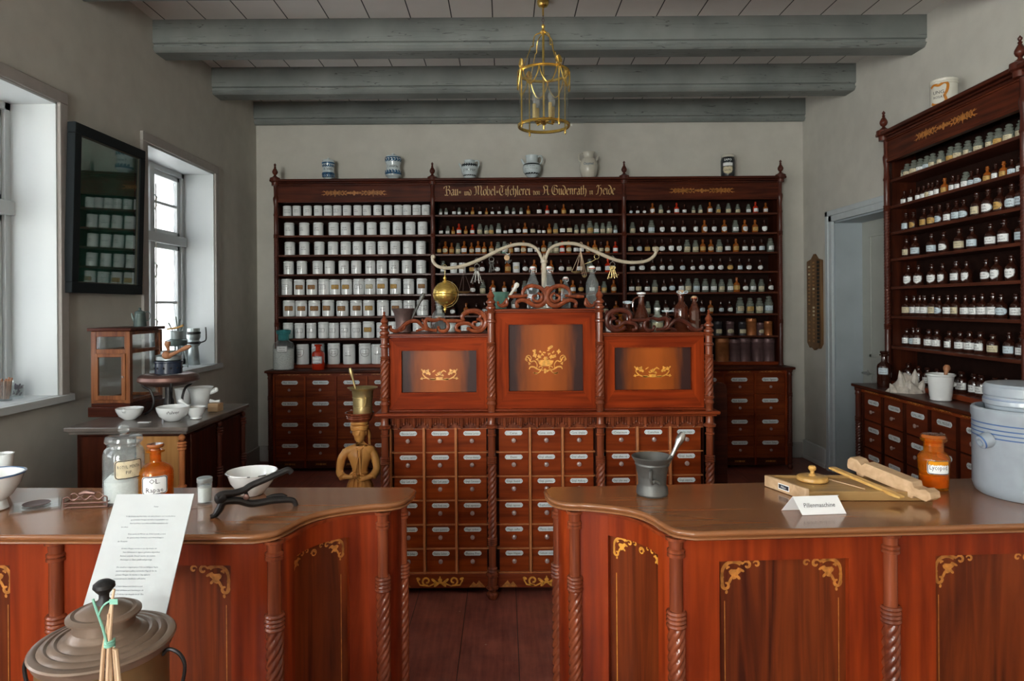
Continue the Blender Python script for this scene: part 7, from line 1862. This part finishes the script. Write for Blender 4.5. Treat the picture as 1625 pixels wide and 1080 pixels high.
mb.tube(smooth_path([(.003,-.040,Z(712)),(.004,-.052,Z(724)),(.010,-.055,Z(745)),(.014,-.064,Z(770)),(.02,-.078,.5),(.03,-.09,.27)], 5), .0042, 7)
mb.tube(smooth_path([(-.001,-.040,Z(712)),(-.006,-.052,Z(724)),(-.018,-.053,Z(742)),(-.030,-.056,Z(758)),(-.045,-.064,.5),(-.055,-.074,.27)], 5), .0042, 7)
mb.build('coat_edging', ms, fig)
# wide sleeves with cuffs
for s, pts in ((-1, [V[6],V[7],V[8],V[9]]), (1, [V[11],V[12],V[13],V[14]])):
    mb = MB(); sp = smooth_path(pts, 5); n_ = len(sp); mb.tube(sp, [(.023-.003*math.sin(i*.9)*.5-.003*i/n_) for i in range(n_)], 14)
    e = Vector(sp[-1]); d_ = (Vector(sp[-1])-Vector(sp[-3])).normalized()
    mb.tube([tuple(e-d_*.008), tuple(e+d_*.004), tuple(e+d_*.010)], [.021,.024,.017], 14); mb.build('sleeve', ms, fig, smooth=60)
# hands: palm, four fingers and thumb
def hand(c, dirv, up, s, name='hand'):
    c = Vector(c); d_ = Vector(dirv).normalized(); u = Vector(up).normalized(); w = d_.cross(u).normalized()
    mb = MB(); mb.tube([tuple(c-d_*.008), tuple(c+d_*.006), tuple(c+d_*.022)], [.011,.014,.013], 12)
    for i in range(4):
        o_ = u*((1.5-i)*.0075); L_ = (.026,.030,.028,.022)[i]; b = c+d_*.020+o_
        mb.tube([tuple(b), tuple(b+d_*L_*.45-w*s*.004), tuple(b+d_*L_*.8-w*s*(-.006)), tuple(b+d_*L_*.85-w*s*(-.014))], [.0046,.0046,.0042,.0034], 8)
    b = c+u*.012+d_*.004; mb.tube([tuple(b), tuple(b+u*.010+d_*.010), tuple(b+u*.012+d_*.022)], [.0055,.005,.004], 8)
    mb.build(name, ms, fig, smooth=60)
hand(V[10], (1,-.15,.15), (0,0,1), 1); hand(V[15], (-1,-.15,-.1), (0,0,1), -1)
for s in (-1,1):
    mb = MB(); mb.tube([(s*.045,.03,.062),(s*.046,-.01,.062),(s*.048,-.05,.055),(s*.048,-.065,.052)], [.020,.024,.021,.012], 12); mb.build('shoe', ms, fig)
mb = MB(); mb.lathe([(.13,0),(.13,.03),(.12,.036),(.0005,.036)], 8); mb.build('plinth', M['mahog_dark'], fig, smooth=0)
# plate on the head
zp = Z(666)
mb = MB(); mb.lathe([(.030,zp-.004),(.062,zp-.002),(.070,zp+.010),(.073,zp+.014),(.070,zp+.020),(.076,zp+.026),(.074,zp+.030),(.082,zp+.040),(.082,zp+.046),(.074,zp+.045),(.066,zp+.030),(.0005,zp+.028)], 32, (0,-.006,0)); mb.build('head_plate', M['mahog_post'], fig)
mv = Vector((sx0+fx(593-1)*0+.004, SYD-.006, zp+.0285)); H_ = Z(614)-zp-.0285
mv.x = P(581, 640, SYD).x-.018
t = mortar('mortar', 'tall polished brass mortar with pestle on the carved statue head', mv,
 [(.052,0),(.054,.004),(.0535,H_*.30),(.0555,H_*.31),(.0555,H_*.33),(.054,H_*.34),(.0555,H_*.62),(.058,H_*.63),(.058,H_*.65),(.0562,H_*.66),(.060,H_*.88),(.066,H_*.93),(.085,H_*.985),(.086,H_),(.080,H_),(.056,H_*.90),(.045,.03),(.0005,.02)], M['brass_old'], 0,
 ((-.01,0,.03), (-.068,-.01,H_+.110), .0075), M['brass_old'], lambda mb: (mb.tube([(.028,-.052,H_*.66),(.032,-.062,H_*.64),(.030,-.060,H_*.46),(.024,-.055,H_*.36)], .004, 8)))
